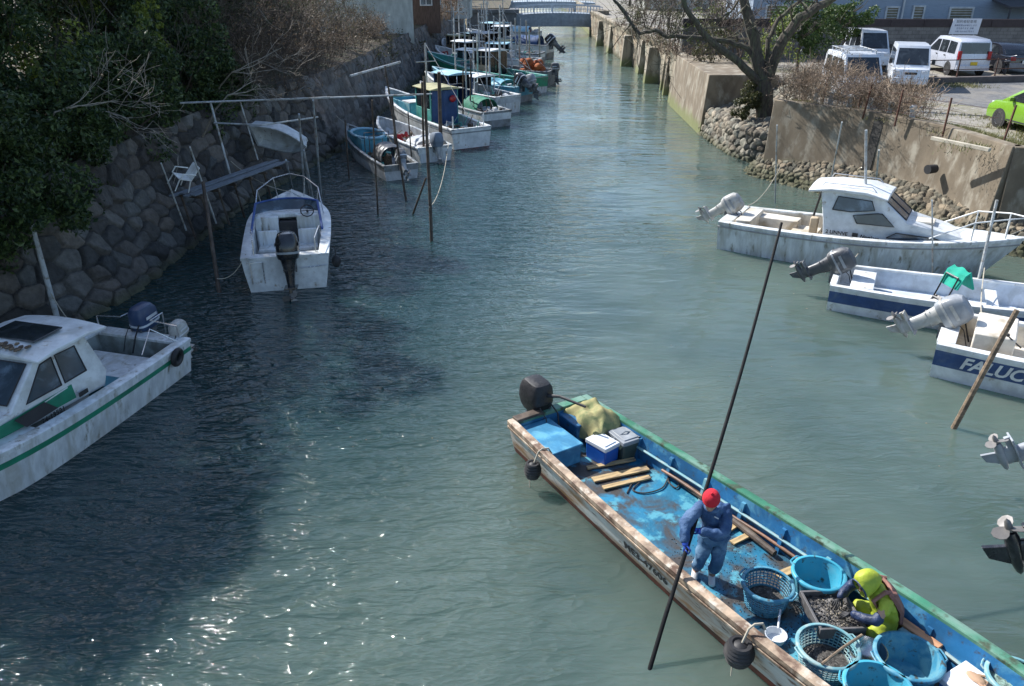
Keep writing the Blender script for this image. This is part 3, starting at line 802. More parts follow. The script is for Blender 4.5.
mb = MB()
limb(mb, [(763, 88, 34.6), (748, 72, 34.4), (733, 58, 34.2), (714, 44, 34.0), (700, 30, 33.8), (686, 8, 33.6), (676, -30, 33.5), (660, -80, 33.4)], .18, .07, sub=12)
mb.build('limb', M_bark, bt)
mb = MB()
limb(mb, [(760, 66, 34.6), (747, 48, 34.8), (730, 42, 35), (712, 38, 35.2), (695, 37, 35.4), (668, 36, 35.6), (655, 30, 35.8), (640, 33, 36), (628, 18, 36.2), (615, 0, 36.5), (600, -30, 37)], .13, .05, sub=16, tl=1.7)
mb.build('limb', M_bark, bt)
mb = MB()
limb(mb, [(768, 62, 34.6), (768, 40, 34.8), (778, 20, 35), (800, 0, 35.2), (812, -40, 35.4)], .11, .05, sub=8)
mb.build('limb', M_bark, bt)
leaves('ivy', crown_pts(3600, (-.55, -.1, .95), (.62, .6, .95), 26, .3, .2), .09, M_lfmid, bt)
twigbush('small leafless bush at the foot of the bare tree', 11.9, 34.0, 2.1, (1.0, 1.0, 1.2), 14, M_twigr, M_lfdry, 500, None, depth=2)

# dry bramble hedge along the top of the concrete wall
hedge = [(10.3, 30.4, 1.35), (11.3, 29.6, 1.3), (12.1, 28.7, 1.35), (12.8, 27.9, 1.2), (13.2, 26.9, 1.1), (11.6, 31.8, 1.5), (12.8, 30.9, 1.3), (13.8, 29.4, 1.1), (12.6, 32.8, 1.3), (13.9, 31.6, 1.0)]
words = ['left end above the stone toe', 'second along the wall edge', 'middle of the wall edge', 'in front of the white truck', 'right end by the rusty posts', 'beside the bare tree', 'behind the white posts', 'right of the white truck', 'below the small green tree', 'by the parking lot edge']
for (x, y, h), wd in zip(hedge, words):
    twigbush('tangled dry tan bramble, ' + wd, x, y, gz(x, y), (.75, .75, h), 17, M_twigt if rng.random() < .6 else M_twigr, M_lfdry, 500, 'dry brambles above the concrete wall', name='bramble', depth=3, rad=.012, kids=(2, 4))
for (x, y, r, lm, lb) in ((10.2, 44, 1.4, M_lfmid, 'brownish shrub on top of the big concrete abutment'), (11.3, 50, 1.8, M_lfyel, 'yellow green shrub behind the big abutment'), (11.4, 58, 1.8, M_lfmid, 'olive shrub above the first buttresses'),
                      (11.0, 70, 2.0, M_lfmid, 'olive shrub above the far buttresses'), (12.4, 41.5, 1.4, M_lfyel, 'yellowish shrub behind the bare tree trunk'), (12.3, 84, 2.2, M_lfmid, 'shrub near the right end of the far bridge')):
    bush(lb, x, y, ZG, (r, r, r * .8), 1500, .1, lm, 'shrubs on the right bank', clumps=26)
for i, (x, y, h) in enumerate(((11.6, 53.0, 3.4), (11.3, 60, 3.6), (11.0, 66, 3.4), (13.2, 47, 3.2), (10.9, 76, 3.6), (14.4, 56, 4.0), (11.6, 46.0, 2.6))):
    twigbush('leafless tree above the far canal wall, ' + ['behind the yellow green shrub', 'over the first buttress', 'over the middle buttresses', 'behind the limbs of the big bare tree', 'over the far buttresses', 'set back from the canal wall', 'at the back of the big abutment'][i], x, y, ZG, (1.5, 1.5, h), 7, M_twig, M_lfdry, 150, 'leafless trees on the right bank', name='bare_tree', cat='bare tree', depth=3, rad=.05, minr=.012)
for i_, (y_, w_) in enumerate(((50.5, 'behind the big abutment'), (55.0, 'before the first wide buttress'), (60.0, 'after the first wide buttress'), (66.0, 'in the middle'), (73.0, 'toward the bridge'))):
    twigbush('twiggy creeper drooping over the far right canal wall, ' + w_, 9.9, y_, 2.2, (.9, 1.8, 1.1), 12, M_twigr, M_lfmid if i_ % 2 else M_lfdry, 500, 'creepers on the far right wall', depth=2, rad=.03, minr=.012, lsize=.09)
twigbush('twiggy creeper hanging over the edge of the big concrete abutment', 9.9, 46.4, 2.4, (.8, 1.2, 1.0), 14, M_twigr, M_lfdry, 500, None, depth=2)
tree('small dark green garden tree behind the roof rack van', 14.6, 43.0, ZL, 3.2, (1.5, 1.4, 1.3), 9000, .11, M_lfgrn, None, clumps=60, trunk=.1, crown_c=.72)
tree('dark green garden tree leaning over the white truck at the top edge', 17.3, 45.2, ZL, 3.6, (1.5, 1.2, .8), 5000, .12, M_lfgrn, None, clumps=45, trunk=.12)

# grass tufts by the wall top and in the lot
def tufts(n, area, h, material, name, seed=0):
    V = []
    C = np.array([area() for _ in range(n)])
    a = nrng.uniform(0, 6.28, n); wd = .012; hh = h * nrng.uniform(.4, 1.3, n)
    dx, dy = np.cos(a) * wd, np.sin(a) * wd; lx, ly = nrng.normal(size=n) * .45 * hh, nrng.normal(size=n) * .45 * hh
    z = np.zeros(n)
    V = np.stack([C + np.stack([dx, dy, z], 1), C - np.stack([dx, dy, z], 1), C + np.stack([lx, ly, hh], 1)], 1).reshape(-1, 3)
    o = bpy.data.objects.new(name, fast_mesh(name, V, np.arange(3 * n).reshape(n, 3), material)); link(o); o['kind'] = 'stuff'
    o['label'] = 'dry and green grass growing on the right bank'; o['category'] = 'grass'
    return o
_cl = [(rng.uniform(13, 22), rng.uniform(23, 41)) for _ in range(60)]
def ga():
    q = rng.random()
    if q < .45:
        i = rng.randint(0, 2); t = rng.random(); a, b = Vector(RW[i]), Vector(RW[i + 1]); p = a.lerp(b, t); off = rng.uniform(.3, 1.4)
        x, y = p.x + off * .8, p.y + off * .6; return (x, y, gz(x, y))
    c = rng.choice(_cl); x, y = c[0] + rng.gauss(0, .5), c[1] + rng.gauss(0, .35); return (x, y, gz(x, y))
def ok():
    while True:
        p = ga()
        if not (14.2 < p[0] and 30.5 < p[1] < 37.5): return p
tufts(26000, ok, .13, leaf_mat('bank grass', (0.10, 0.12, 0.03), (0.32, 0.27, 0.13)), 'grass')
# ------------------------------------------------------------------ bridges and buildings
M_girder = mat('grey blue painted girder', (0.26, 0.30, 0.34), 0.6, dirt=(0.18, 0.2, 0.21), damt=0.3, dscale=.5, bump=.1)
M_rail = mat('pale bridge railing', (0.40, 0.45, 0.50), 0.5)
def bridge(label, x0, x1, y, dpt, zb, zt, arch, rail, col):
    t = thing('bridge', label, 'bridge', ((x0 + x1) / 2, y, 0))
    mb = MB(); rings = []
    for i in range(21):
        q = i / 20; x = x0 + (x1 - x0) * q - (x0 + x1) / 2; a = arch * 4 * q * (1 - q)
        rings.append([(x, 0, zb + a * .6), (x, 0, zt + a), (x, dpt, zt + a), (x, dpt, zb + a * .6)])
    mb.loft(rings); mb.build('deck', col, t, bev=.03)
    for yy in (0.08, dpt - .08):
        mb = MB(); n = int((x1 - x0) / .35)
        tp = []
        for i in range(n + 1):
            q = i / n; x = x0 + (x1 - x0) * q - (x0 + x1) / 2; a = arch * 4 * q * (1 - q)
            mb.box((x, yy, zt + a + rail / 2), (.05 if i % 6 else .12, .05, rail)); tp.append((x, yy, zt + a + rail))
        mb.tube(tp, .05, 5); mb.tube([(p[0], p[1], p[2] - rail * .5) for p in tp], .03, 4)
        mb.build('railing', M_rail, t)
    return t
bridge('low grey blue bridge with arched railing across the far end of the canal', 0.4, 10.2, 97.5, 3.0, .85, 2.2, .22, .8, M_girder)
bridge('pale second bridge seen just behind the low grey blue one', -2.0, 12.0, 125, 5, 1.6, 2.4, .2, 1.0, M_rail)
mb = MB(); mb.box((-2.3, 98.6, .9), (5.6, 3.2, 3.2)); mb.box((-2.3, 98.6, 2.6), (6.2, 3.5, .4))
tag(rebase(mb.build('bridge_abutment', mat('dark grey concrete', (0.14, 0.145, 0.15), .9, dirt=(.08, .08, .08), damt=.3, dscale=.5), bev=.03), (-2.3, 97, 0)), 'dark grey concrete abutment at the left end of the far bridge', 'bridge abutment')
mb = MB(); mb.box((10.1, 98.8, 1.0), (1.6, 3.6, 3.3))
tag(rebase(mb.build('bridge_abutment', M_conc, bev=.03), (10.1, 97, 0)), 'pale stone abutment at the right end of the far bridge', 'bridge abutment')

M_plast = mat('pale plaster', (0.46, 0.47, 0.43), .9, dirt=(.3, .3, .26), damt=.3, dscale=.6, stretch=(1, 1, .4))
M_brownw = mat('brown timber cladding', (0.10, 0.065, 0.05), .85, var=.3, stretch=(6, 6, 1), scale=2)
M_roof = mat('dark roof tiles', (0.06, 0.062, 0.07), .7, bump=.5, bscale=8)
M_bluew = mat('blue grey siding', (0.27, 0.33, 0.41), .7, var=.08, stretch=(1, 1, 9), scale=2, dirt=(.2, .25, .3), damt=.2)
M_frame = mat('pale window frame', (0.5, 0.52, 0.53), .5)
def house(label, x, y, w_, d_, h, wallm, rot=0, wins=(), roofh=1.2, z=2.9, roofm=None):
    t = thing('house', label, 'house', (x, y, z), rot)
    mb = MB(); mb.box((0, 0, h / 2 - .3), (w_, d_, h + .6)); mb.build('wall', wallm, t)
    mb = MB(); e = .5
    mb.loft([[(-w_ / 2 - e, -d_ / 2 - e, h - .1), (w_ / 2 + e, -d_ / 2 - e, h - .1), (w_ / 2 + e, -d_ / 2 - e, h + .06), (-w_ / 2 - e, -d_ / 2 - e, h + .06)],
             [(-w_ / 2 - e, 0, h - .05 + roofh), (w_ / 2 + e, 0, h - .05 + roofh), (w_ / 2 + e, 0, h + .15 + roofh), (-w_ / 2 - e, 0, h + .15 + roofh)],
             [(-w_ / 2 - e, d_ / 2 + e, h - .1), (w_ / 2 + e, d_ / 2 + e, h - .1), (w_ / 2 + e, d_ / 2 + e, h + .06), (-w_ / 2 - e, d_ / 2 + e, h + .06)]])
    mb.build('roof', roofm or M_roof, t)
    mb = MB()
    for sx in (-1, 1): mb.prism([(sx * w_ / 2 - .02, -d_ / 2, h - .05), (sx * w_ / 2 - .02, d_ / 2, h - .05), (sx * w_ / 2 - .02, 0, h + roofh - .06)], (.04, 0, 0))
    mb.build('gable', wallm, t)
    for (face, u, zz, ww, hh) in wins:
        fr = MB(); gl = MB()
        def bx(m, cu, cz, su, sz, th, off):
            if face == 'f': m.box((cu, -d_ / 2 - off, cz), (su, th, sz))
            else: m.box((w_ / 2 + off, cu, cz), (th, su, sz))
        for s in (-1, 1):
            bx(fr, u + s * ww / 2, zz, .08, hh + .08, .1, .05); bx(fr, u, zz + s * hh / 2, ww - .08, .08, .09, .046)
        bx(fr, u, zz, .05, hh - .08, .07, .035)
        f = fr.build('window', M_frame, t); bx(gl, u, zz, ww - .08, hh - .08, .03, .012); gl.build('pane', M_glassb, f)
    return t
house('cream plastered house above the left quay wall', -10.4, 62, 6.4, 6, 5.2, M_plast, R(8), (('f', 1.0, 3.1, 1.3, 1.2), ('f', 2.6, 3.1, .8, 1.2), ('r', -1.2, 3.0, 1.2, 1.2), ('r', 1.2, 3.0, 1.2, 1.2)))
house('dark brown timber house beside the cream plastered one', -9.0, 71.5, 6.0, 6, 5.0, M_brownw, R(6), (('f', 1.9, 2.2, .9, 1.4), ('r', -1.4, 2.2, 1.4, 1.4), ('r', 1.2, 2.2, 1.2, 1.4)))
house('pale grey house with a flat side left of the far bridge', -6.6, 91, 4.6, 5, 5.0, M_plast, 0, (('f', 1.4, 3, 1.2, 1.1),))
house('low house beyond the far bridge on the right', 21, 112, 9, 8, 4.2, M_plast, 0, (('f', -2, 2.4, 1.6, 1.2), ('f', 1, 2.4, 1.6, 1.2)))
house('grey house beyond the far bridge on the left', -11, 128, 9, 8, 5.0, M_bluew, 0, (('f', 2, 2.4, 1.6, 1.2),))

# big blue grey building behind the car park, long block wall before it
wa, wb_ = Vector((15, 50)), Vector((40, 49.1))
t2 = (wb_ - wa).normalized(); ang = math.atan2(t2.y, t2.x)
wl = thing('block_wall', 'long grey concrete block wall with a dark top band behind the parked cars', 'block wall', (wa.x, wa.y, ZL), ang)
M_block = mat('grey concrete blocks', (0.17, 0.165, 0.16), .9, var=.2, scale=2, bump=.3)
def block_joints(m):
    nt = m.node_tree; N = nt.nodes; Lk = nt.links; P = N['Principled BSDF']; src = P.inputs['Base Color'].links[0].from_socket
    tc = N.new('ShaderNodeTexCoord'); mp = N.new('ShaderNodeMapping'); mp.inputs['Rotation'].default_value = (R(90), 0, 0)
    Lk.new(tc.outputs['Object'], mp.inputs[0]); br = N.new('ShaderNodeTexBrick'); Lk.new(mp.outputs[0], br.inputs[0])
    br.inputs['Scale'].default_value = 1; br.inputs['Brick Width'].default_value = .4; br.inputs['Row Height'].default_value = .2; br.inputs['Mortar Size'].default_value = .012
    br.inputs['Color1'].default_value = (1, 1, 1, 1); br.inputs['Color2'].default_value = (.8, .8, .8, 1); br.inputs['Mortar'].default_value = (.5, .5, .5, 1)
    mx = N.new('ShaderNodeMix'); mx.data_type = 'RGBA'; mx.blend_type = 'MULTIPLY'; mx.inputs[0].default_value = 1
    Lk.new(src, mx.inputs[6]); Lk.new(br.outputs[0], mx.inputs[7]); Lk.new(mx.outputs[2], P.inputs['Base Color'])
block_joints(M_block)
mb = MB(); mb.box((13.5, 0, .86), (37, .18, 1.92)); mb.build('blocks', M_block, wl, bev=.01)
mb = MB(); mb.box((13.5, -.01, 2.03), (37.1, .24, .42))
for i in range(20): mb.box((-4.5 + i * 1.9, -.14, 2.03), (.06, .04, .4))
mb.build('top_band', mat('dark brown screen', (0.035, 0.025, 0.028), .7), wl, bev=.01)
bb = thing('building', 'long blue grey clad building behind the block wall at the top right', 'building', (wa.x, wa.y + 4, ZG), ang)
mb = MB(); mb.box((17, 4, 3), (34, 8, 6.6)); mb.build('wall', M_bluew, bb)
mb = MB(); mb.box((17, 4, 6.4), (35, 9, .3)); mb.build('roof', M_roof, bb)
for (u, ww, hh, zz) in ((8.6, .75, .75, 1.98), (10.2, .65, .8, 2.0), (12.8, 1.4, .75, 1.95), (5.2, .8, .8, 2.0), (19, 1.6, .9, 2.0), (1.5, 1.3, .9, 2.0), (11.5, 1.8, 1.2, 4.8), (6.5, 1.8, 1.2, 4.8)):
    fr = MB()
    for s in (-1, 1): fr.box((u + s * ww / 2, -.04, zz), (.1, .1, hh + .1)); fr.box((u, -.036, zz + s * hh / 2), (ww - .1, .09, .1))
    for k in range(4): fr.box((u, -.03, zz - hh / 2 + hh * (k + 1) / 5), (ww - .1, .04, .03))
    f = fr.build('window', M_frame, bb); gl = MB(); gl.box((u, -.012, zz), (ww - .1, .03, hh - .1)); gl.build('pane', mat('dim pane', (.16, .15, .11), .2), f)
mb = MB(); mb.tube([(9.2, -.12, 0), (9.2, -.12, 6.2)], .06, 8); mb.build('downpipe', M_frame, bb)
mb = MB(); mb.box((16.3, -1.2, 2.6), (3.6, 2.3, .1), rot=(R(8), 0, 0));
for q in (14.6, 16.3, 18.0): mb.box((q, -2.2, 1.2), (.08, .08, 2.6))
mb.build('porch', M_roof, bb)

# sign board on the block wall
sg = thing('sign_board', 'white sign board with rows of Japanese lettering on the block wall above the silver minivan', 'sign', (wa.x + t2.x * 11.1, wa.y + t2.y * 11.1 - .16, ZG + .08), ang)
mb = MB(); mb.prism([(-.86, 0, 1.0), (.78, 0, 1.0), (.86, 0, 1.84), (-.74, 0, 1.84)], (0, -.04, 0)); mb.build('board', mat('white sign face', (.62, .65, .72), .5, var=.04, bump=0), sg)
mb = MB(); mb.box((-.6, .03, .55), (.06, .05, 1.3)); mb.build('leg', M_galv, sg)
mb = MB(); mb.box((.6, .03, .55), (.06, .05, 1.3)); mb.build('leg', M_galv, sg)
def sign_line(txt, size, x, z, m, par, y=-.046):
    vs, fs = text_geo(txt, size)
    xs = [v[0] for v in vs]; cx = (min(xs) + max(xs)) / 2
    mb = MB(); mb.add([(v[0] - cx + x, y, v[1] + z) for v in vs], fs); return mb.build('lettering', m, par, smooth=0)
M_ink = mat('dark blue ink', (.03, .05, .14), .6, bump=0); M_inkg = mat('grey ink', (.12, .12, .14), .6, bump=0)
sign_line('契約者駐車場', .19, 0, 1.62, M_inkg, sg)
sign_line('無断駐車はお断りします', .115, 0, 1.44, M_ink, sg)
sign_line('空きあります  月極', .115, 0, 1.28, M_ink, sg)
sign_line('お問い合わせは下記まで', .10, 0, 1.12, M_ink, sg)

# ------------------------------------------------------------------ vehicles
M_silver = mat('silver car paint', (0.50, 0.53, 0.60), .3, metal=.2, var=.04, bump=0, coat=.7)
M_whitec = mat('white car paint', (0.60, 0.64, 0.70), .35, var=.04, bump=0, coat=.5, dirt=(.45, .46, .46), damt=.12)
M_lime = mat('lime green car paint', (0.17, 0.34, 0.025), .3, var=.04, bump=0, coat=.7)
M_darkc = mat('dark car paint', (0.012, 0.013, 0.018), .25, var=.1, bump=0, coat=.8)
M_darks = mat('dark silver car paint', (0.16, 0.18, 0.22), .3, metal=.2, var=.1, bump=0, coat=.8)
M_tail = mat('red lamp lens', (.35, .01, .015), .2, bump=0); M_lens = mat('clear lamp lens', (.6, .62, .65), .15, bump=0)
M_plate = mat('yellow number plate', (.62, .42, .02), .5, bump=0); M_platew = mat('white number plate', (.7, .7, .68), .5, bump=0)
M_trim = mat('dark plastic trim', (.025, .025, .027), .7)
def wheel(par, x, y, r, side, wd=.17):
    mb = MB(); T = Matrix.Translation((x, y, r)) @ Matrix.Rotation(R(-90 * side), 4, 'X')
    mb.lathe([(r * .6, -wd / 2), (r * .93, -wd / 2), (r, -wd / 3), (r, wd / 3), (r * .93, wd / 2), (r * .6, wd / 2)], 24, M=T)
    wv = mb.build('wheel', M_black, par)
    mb = MB(); mb.lathe([(0.001, wd * .30), (r * .14, wd * .32), (r * .16, wd * .22), (r * .5, wd * .26), (r * .62, wd * .5), (r * .66, wd * .5), (r * .64, -wd * .3)], 20, M=T)
    mb.build('rim', M_steel, wv)
    mb = MB()
    for k in range(5):
        a = k * 2 * math.pi / 5
        mb.add([], []); mb.box((0, 0, 0), (.001, .001, .001)) if False else None
        P = T @ Matrix.Rotation(a, 4, 'Z') @ Matrix.Translation((r * .36, 0, wd * .25))
        q = MB(); q.box((0, 0, 0), (r * .42, r * .16, .02)); mb.add(q.v, q.f, 0, P)
    mb.build('spoke', M_darks, wv)
def car(label, cat, x, y, rotz, paint, L, W, low, up, belt, whl, wr, tum=.13, side_w=(), front=None, rear=None, lights=(), name='parked_car', group='vehicles in the car park', z=ZL):
    """low / up: side outlines (x, z), front at +x; up starts and ends on the belt line"""
    t = thing(name, label, cat, (x, y, z), rotz, group)
    hw = lambda zz: W / 2 - max(0, (zz - belt)) * tum
    body = MB()
    # lower body as a loft across the width so that the flanks are rounded
    rings = []
    cx = L / 2; zc = (belt + .25) / 2
    for s, f in ((-1, .90), (-.985, .965), (-.94, 1), (.94, 1), (.985, .965), (1, .90)):
        rings.append([((px - cx) * (1 - (1 - f) * .25) + cx, s * W / 2, zc + (pz - zc) * f) for px, pz in low])
    body.loft(rings)
    bd = body.build('body', paint, t, smooth=40)
    # wheel arches
    wa_ = None
    for wx in whl:
        for s in (-1, 1):
            wa_ = MB(); wa_.lathe([(0.01, 0), (wr * 1.17, 0), (wr * 1.17, .02), (.01, .02)], 26, M=Matrix.Translation((wx, s * (W / 2 + .002), wr * 1.02)) @ Matrix.Rotation(R(-90 * s), 4, 'X') @ Matrix.Translation((0, 0, -.012))); wa_.build('wheel_arch', M_trim, t)
    roof = MB()
    rings = []
    for s in (-1, -.97, .97, 1):
        rings.append([(px if abs(s) < 1 else px, s * hw(pz) , pz - (0 if abs(s) < 1 else .02 * (pz > belt + .1))) for px, pz in up])
    roof.loft(rings); roof.build('cabin', paint, t, smooth=40)
    for poly in side_w:
        for s in (-1, 1):
            g = MB(); g.add([(px, s * (hw(pz) + .006), pz) for px, pz in poly] + [(px, s * (hw(pz) - .02), pz) for px, pz in poly], [tuple(range(len(poly)))] + [(i, (i + 1) % len(poly), len(poly) + (i + 1) % len(poly), len(poly) + i) for i in range(len(poly))])
            g.build('window', M_glass, t)
    for nm, sp in (('windscreen', front), ('rear_window', rear)):
        if not sp: continue
        (x0, z0), (x1, z1), m0, m1 = sp
        d = Vector((x1 - x0, 0, z1 - z0)).normalized(); nrm = Vector((d.z, 0, -d.x));  nrm = nrm if (nrm.x > 0) == (nm == 'windscreen') else -nrm
        g = MB(); o_ = nrm * .008; i_ = -nrm * .02
        A = [Vector((x0, -hw(z0) + m0, z0)), Vector((x0, hw(z0) - m0, z0)), Vector((x1, hw(z1) - m1, z1)), Vector((x1, -hw(z1) + m1, z1))]
        g.add([a + o_ for a in A] + [a + i_ for a in A], [(0, 1, 2, 3), (0, 1, 5, 4), (1, 2, 6, 5), (2, 3, 7, 6), (3, 0, 4, 7)])
        g.build(nm, M_glass, t)
    for s in (-1, 1):
        for sx_ in [q[0][0] - .04 for q in side_w if q[0][0] > .6]:
            q_ = MB(); q_.box((sx_, s * (W / 2 + .001), .62), (.012, .006, .62)); q_.build('door_seam', M_trim, t)
            q_ = MB(); q_.box((sx_ + .14, s * (W / 2 + .012), .92), (.16, .03, .035)); q_.build('door_handle', M_trim, t)
        q_ = MB(); q_.box((L / 2, s * (W / 2 + .001), .33), (L * .42, .012, .05)); q_.build('sill', M_trim, t)
    for wx in whl:
        for s in (-1, 1): wheel(t, wx, s * (W / 2 - .07), wr, s)
    for (nm, m, c, d) in lights:
        q = MB(); q.box(c, d); q.build(nm, m, t, bev=min(.015, min(d) * .4))
    return t
def minivan(label, x, y, rz, paint=M_silver, **k):
    L, W = 4.3, 1.68
    low = [(.02, .3), (.0, .75), (.04, 1.0), (3.3, 1.0), (3.75, .95), (4.15, .82), (4.3, .6), (4.27, .3)]
    up = [(.03, .95), (.12, 1.62), (.3, 1.74), (1.8, 1.8), (2.5, 1.76), (3.45, 1.02), (3.5, .95)]
    return car(label, 'minivan', x, y, rz, paint, L, W, low, up, .98, (.78, 3.45), .31, .14,
        side_w=([(.35, 1.05), (.38, 1.58), (1.15, 1.62), (1.15, 1.05)], [(1.24, 1.05), (1.24, 1.62), (2.05, 1.62), (2.05, 1.05)], [(2.14, 1.05), (2.14, 1.62), (2.5, 1.6), (3.2, 1.08), (3.15, 1.05)]),
        front=((3.43, 1.06), (2.58, 1.70), .1, .1), rear=((.05, 1.08), (.11, 1.58), .12, .08),
        lights=[('tail_lamp', M_tail, (.0, -.72, 1.0), (.1, .16, .42)), ('tail_lamp', M_tail, (.0, .72, 1.0), (.1, .16, .42)), ('number_plate', M_plate, (-.015, -.05, .62), (.02, .34, .17)),
                ('bumper', paint, (-.02, 0, .42), (.14, 1.6, .24)), ('headlight', M_lens, (4.12, -.62, .74), (.2, .3, .15)), ('headlight', M_lens, (4.12, .62, .74), (.2, .3, .15))], **k)
def onebox(label, x, y, rz, rack=False, kind='van', L=3.4, W=1.48, H=1.88, **k):
    low = [(.02, .28), (0, .9), (.03, 1.0), (3.1, 1.0), (3.32, .9), (3.4, .62), (3.38, .28)]
    up = [(.03, .95), (.08, H - .18), (.2, H - .04), (1.6, H), (2.6, H - .03), (3.14, 1.02), (3.2, .95)]
    t = car(label, kind, x, y, rz, M_whitec, L, W, low, up, .98, (.6, 2.75), .27, .1,
        side_w=([(.3, 1.06), (.3, H - .22), (1.0, H - .22), (1.0, 1.06)], [(1.1, 1.06), (1.1, H - .22), (1.85, H - .22), (1.85, 1.06)], [(1.95, 1.06), (1.95, H - .22), (2.5, H - .24), (2.95, 1.12), (2.92, 1.06)]),
        front=((3.1, 1.08), (2.66, H - .13), .08, .07), rear=((.04, 1.08), (.07, H - .24), .1, .08),
        lights=[('headlight', M_lens, (3.3, -.55, .78), (.14, .24, .16)), ('headlight', M_lens, (3.3, .55, .78), (.14, .24, .16)), ('grille', M_trim, (3.36, 0, .74), (.06, .5, .1)),
                ('bumper', M_whitec, (3.4, 0, .44), (.12, 1.42, .26)), ('number_plate', M_platew, (3.47, 0, .42), (.02, .33, .16)), ('mirror', M_trim, (2.85, -.86, 1.2), (.08, .14, .2)), ('mirror', M_trim, (2.85, .86, 1.2), (.08, .14, .2)),
                ('wiper', M_trim, (3.09, .1, 1.13), (.02, .5, .02))], **k)
    if rack:
        mb = MB()
        for s in (-.55, .55): mb.tube([(.3, s, H + .1), (2.5, s, H + .1)], .02, 6)
        for i in range(5): mb.tube([(.4 + i * .5, -.6, H + .1), (.4 + i * .5, .6, H + .1)], .018, 6); mb.box((.4 + i * .5, -.55, H + .03), (.04, .04, .14)); mb.box((.4 + i * .5, .55, H + .03), (.04, .04, .14))
        mb.build('roof_rack', M_galv, t)
    return t
minivan('silver grey minivan seen from behind with a yellow number plate', 22.8, 41.7, R(88))
onebox('white box van with a roof rack behind the brambles', 14.0, 35.9, R(-94), rack=True, name='parked_van')
onebox('small white cab truck facing the canal with a wide windscreen', 18.6, 39.85, R(-110), H=1.86, kind='truck', name='parked_truck')
onebox('dark windowed white van parked furthest back behind the roof rack van', 19.3, 47.6, R(-95), H=1.95, name='parked_van')
# hatchback (lime) entering at the right edge, dark saloon behind
lowh = [(.02, .28), (0, .7), (.05, .9), (2.9, .92), (3.5, .86), (3.8, .68), (3.85, .5), (3.82, .28)]
uph = [(.06, .85), (.3, 1.3), (.6, 1.46), (1.5, 1.52), (2.2, 1.42), (3.1, .92), (3.15, .85)]
car('lime green hatchback cut by the right edge of the car park', 'car', 17.7, 24.95, R(95), M_lime, 3.85, 1.66, lowh, uph, .9, (.65, 3.1), .29, .16,
    side_w=([(.5, .95), (.62, 1.34), (1.35, 1.4), (1.35, .95)], [(1.45, .95), (1.45, 1.4), (2.15, 1.32), (2.85, .98), (2.8, .95)]), front=((3.08, .95), (2.26, 1.4), .1, .12), rear=((.1, .95), (.3, 1.3), .12, .12),
    lights=[('headlight', M_lens, (3.62, -.6, .72), (.34, .26, .14)), ('headlight', M_lens, (3.62, .6, .72), (.34, .26, .14)), ('tail_lamp', M_tail, (.02, -.65, .85), (.08, .18, .3)), ('tail_lamp', M_tail, (.02, .65, .85), (.08, .18, .3)), ('mirror', M_lime, (2.6, -.9, 1.0), (.1, .16, .12)), ('mirror', M_lime, (2.6, .9, 1.0), (.1, .16, .12))])
car('dark saloon with a pale rear beside the silver minivan at the right edge', 'car', 25.9, 42.6, R(92), M_darkc, 4.3, 1.7, [(a * 1.1, b) for a, b in lowh], [(.5, .85), (.95, 1.3), (1.3, 1.4), (2.1, 1.43), (2.7, 1.36), (3.5, .92), (3.6, .85)], .9, (.75, 3.4), .3, .16,
    side_w=([(1.0, .95), (1.2, 1.28), (1.9, 1.33), (1.9, .95)], [(2.0, .95), (2.0, 1.33), (2.6, 1.28), (3.2, .98), (3.15, .95)]), front=((3.45, .95), (2.75, 1.33), .1, .12), rear=((.58, .93), (.95, 1.28), .12, .12),
    lights=[('tail_lamp', M_tail, (.02, -.62, .75), (.08, .26, .16)), ('tail_lamp', M_tail, (.02, .62, .75), (.08, .26, .16)), ('bumper', M_darks, (.0, 0, .45), (.12, 1.6, .24)), ('number_plate', M_platew, (-.07, 0, .6), (.02, .33, .16))])
# motorbike by the dark saloon
mbk = thing('motorbike', 'black motorbike standing between the silver minivan and the dark saloon', 'motorbike', (24.2, 41.2, ZL), R(60), 'vehicles in the car park')
for xx in (0, 1.25):
    mb = MB(); mb.torus((xx, 0, .3), .25, .055, M=Matrix.Rotation(R(90), 4, 'X'), n=22); wv = mb.build('wheel', M_black, mbk)
    mb = MB()
    for k in range(8): a = k * math.pi / 4; mb.tube([(xx, 0, .3), (xx + .24 * math.cos(a), 0, .3 + .24 * math.sin(a))], .008, 4)
    mb.lathe([(.001, -.06), (.07, -.05), (.07, .05), (.001, .06)], 12, M=Matrix.Translation((xx, 0, .3)) @ Matrix.Rotation(R(90), 4, 'X')); mb.build('rim', M_steel, wv)
mb = MB(); mb.box((.6, 0, .45), (.5, .26, .34)); mb.tube([(1.25, .06, .3), (1.0, .06, .9)], .03, 6); mb.tube([(1.25, -.06, .3), (1.0, -.06, .9)], .03, 6); mb.tube([(0, .1, .3), (.5, .1, .45)], .03, 6); mb.build('frame', M_blackg, mbk, bev=.03)
mb = MB(); mb.box((.75, 0, .76), (.5, .26, .2), taper=.7); mb.build('tank', M_darkc, mbk, bev=.05)
mb = MB(); mb.box((.2, 0, .76), (.66, .26, .1)); mb.build('seat', M_black, mbk, bev=.04)
mb = MB(); mb.tube([(.9, -.35, 1.0), (1.0, -.1, .93), (1.0, .1, .93), (.9, .35, 1.0)], .018, 6); mb.build('handlebar', M_steel, mbk)
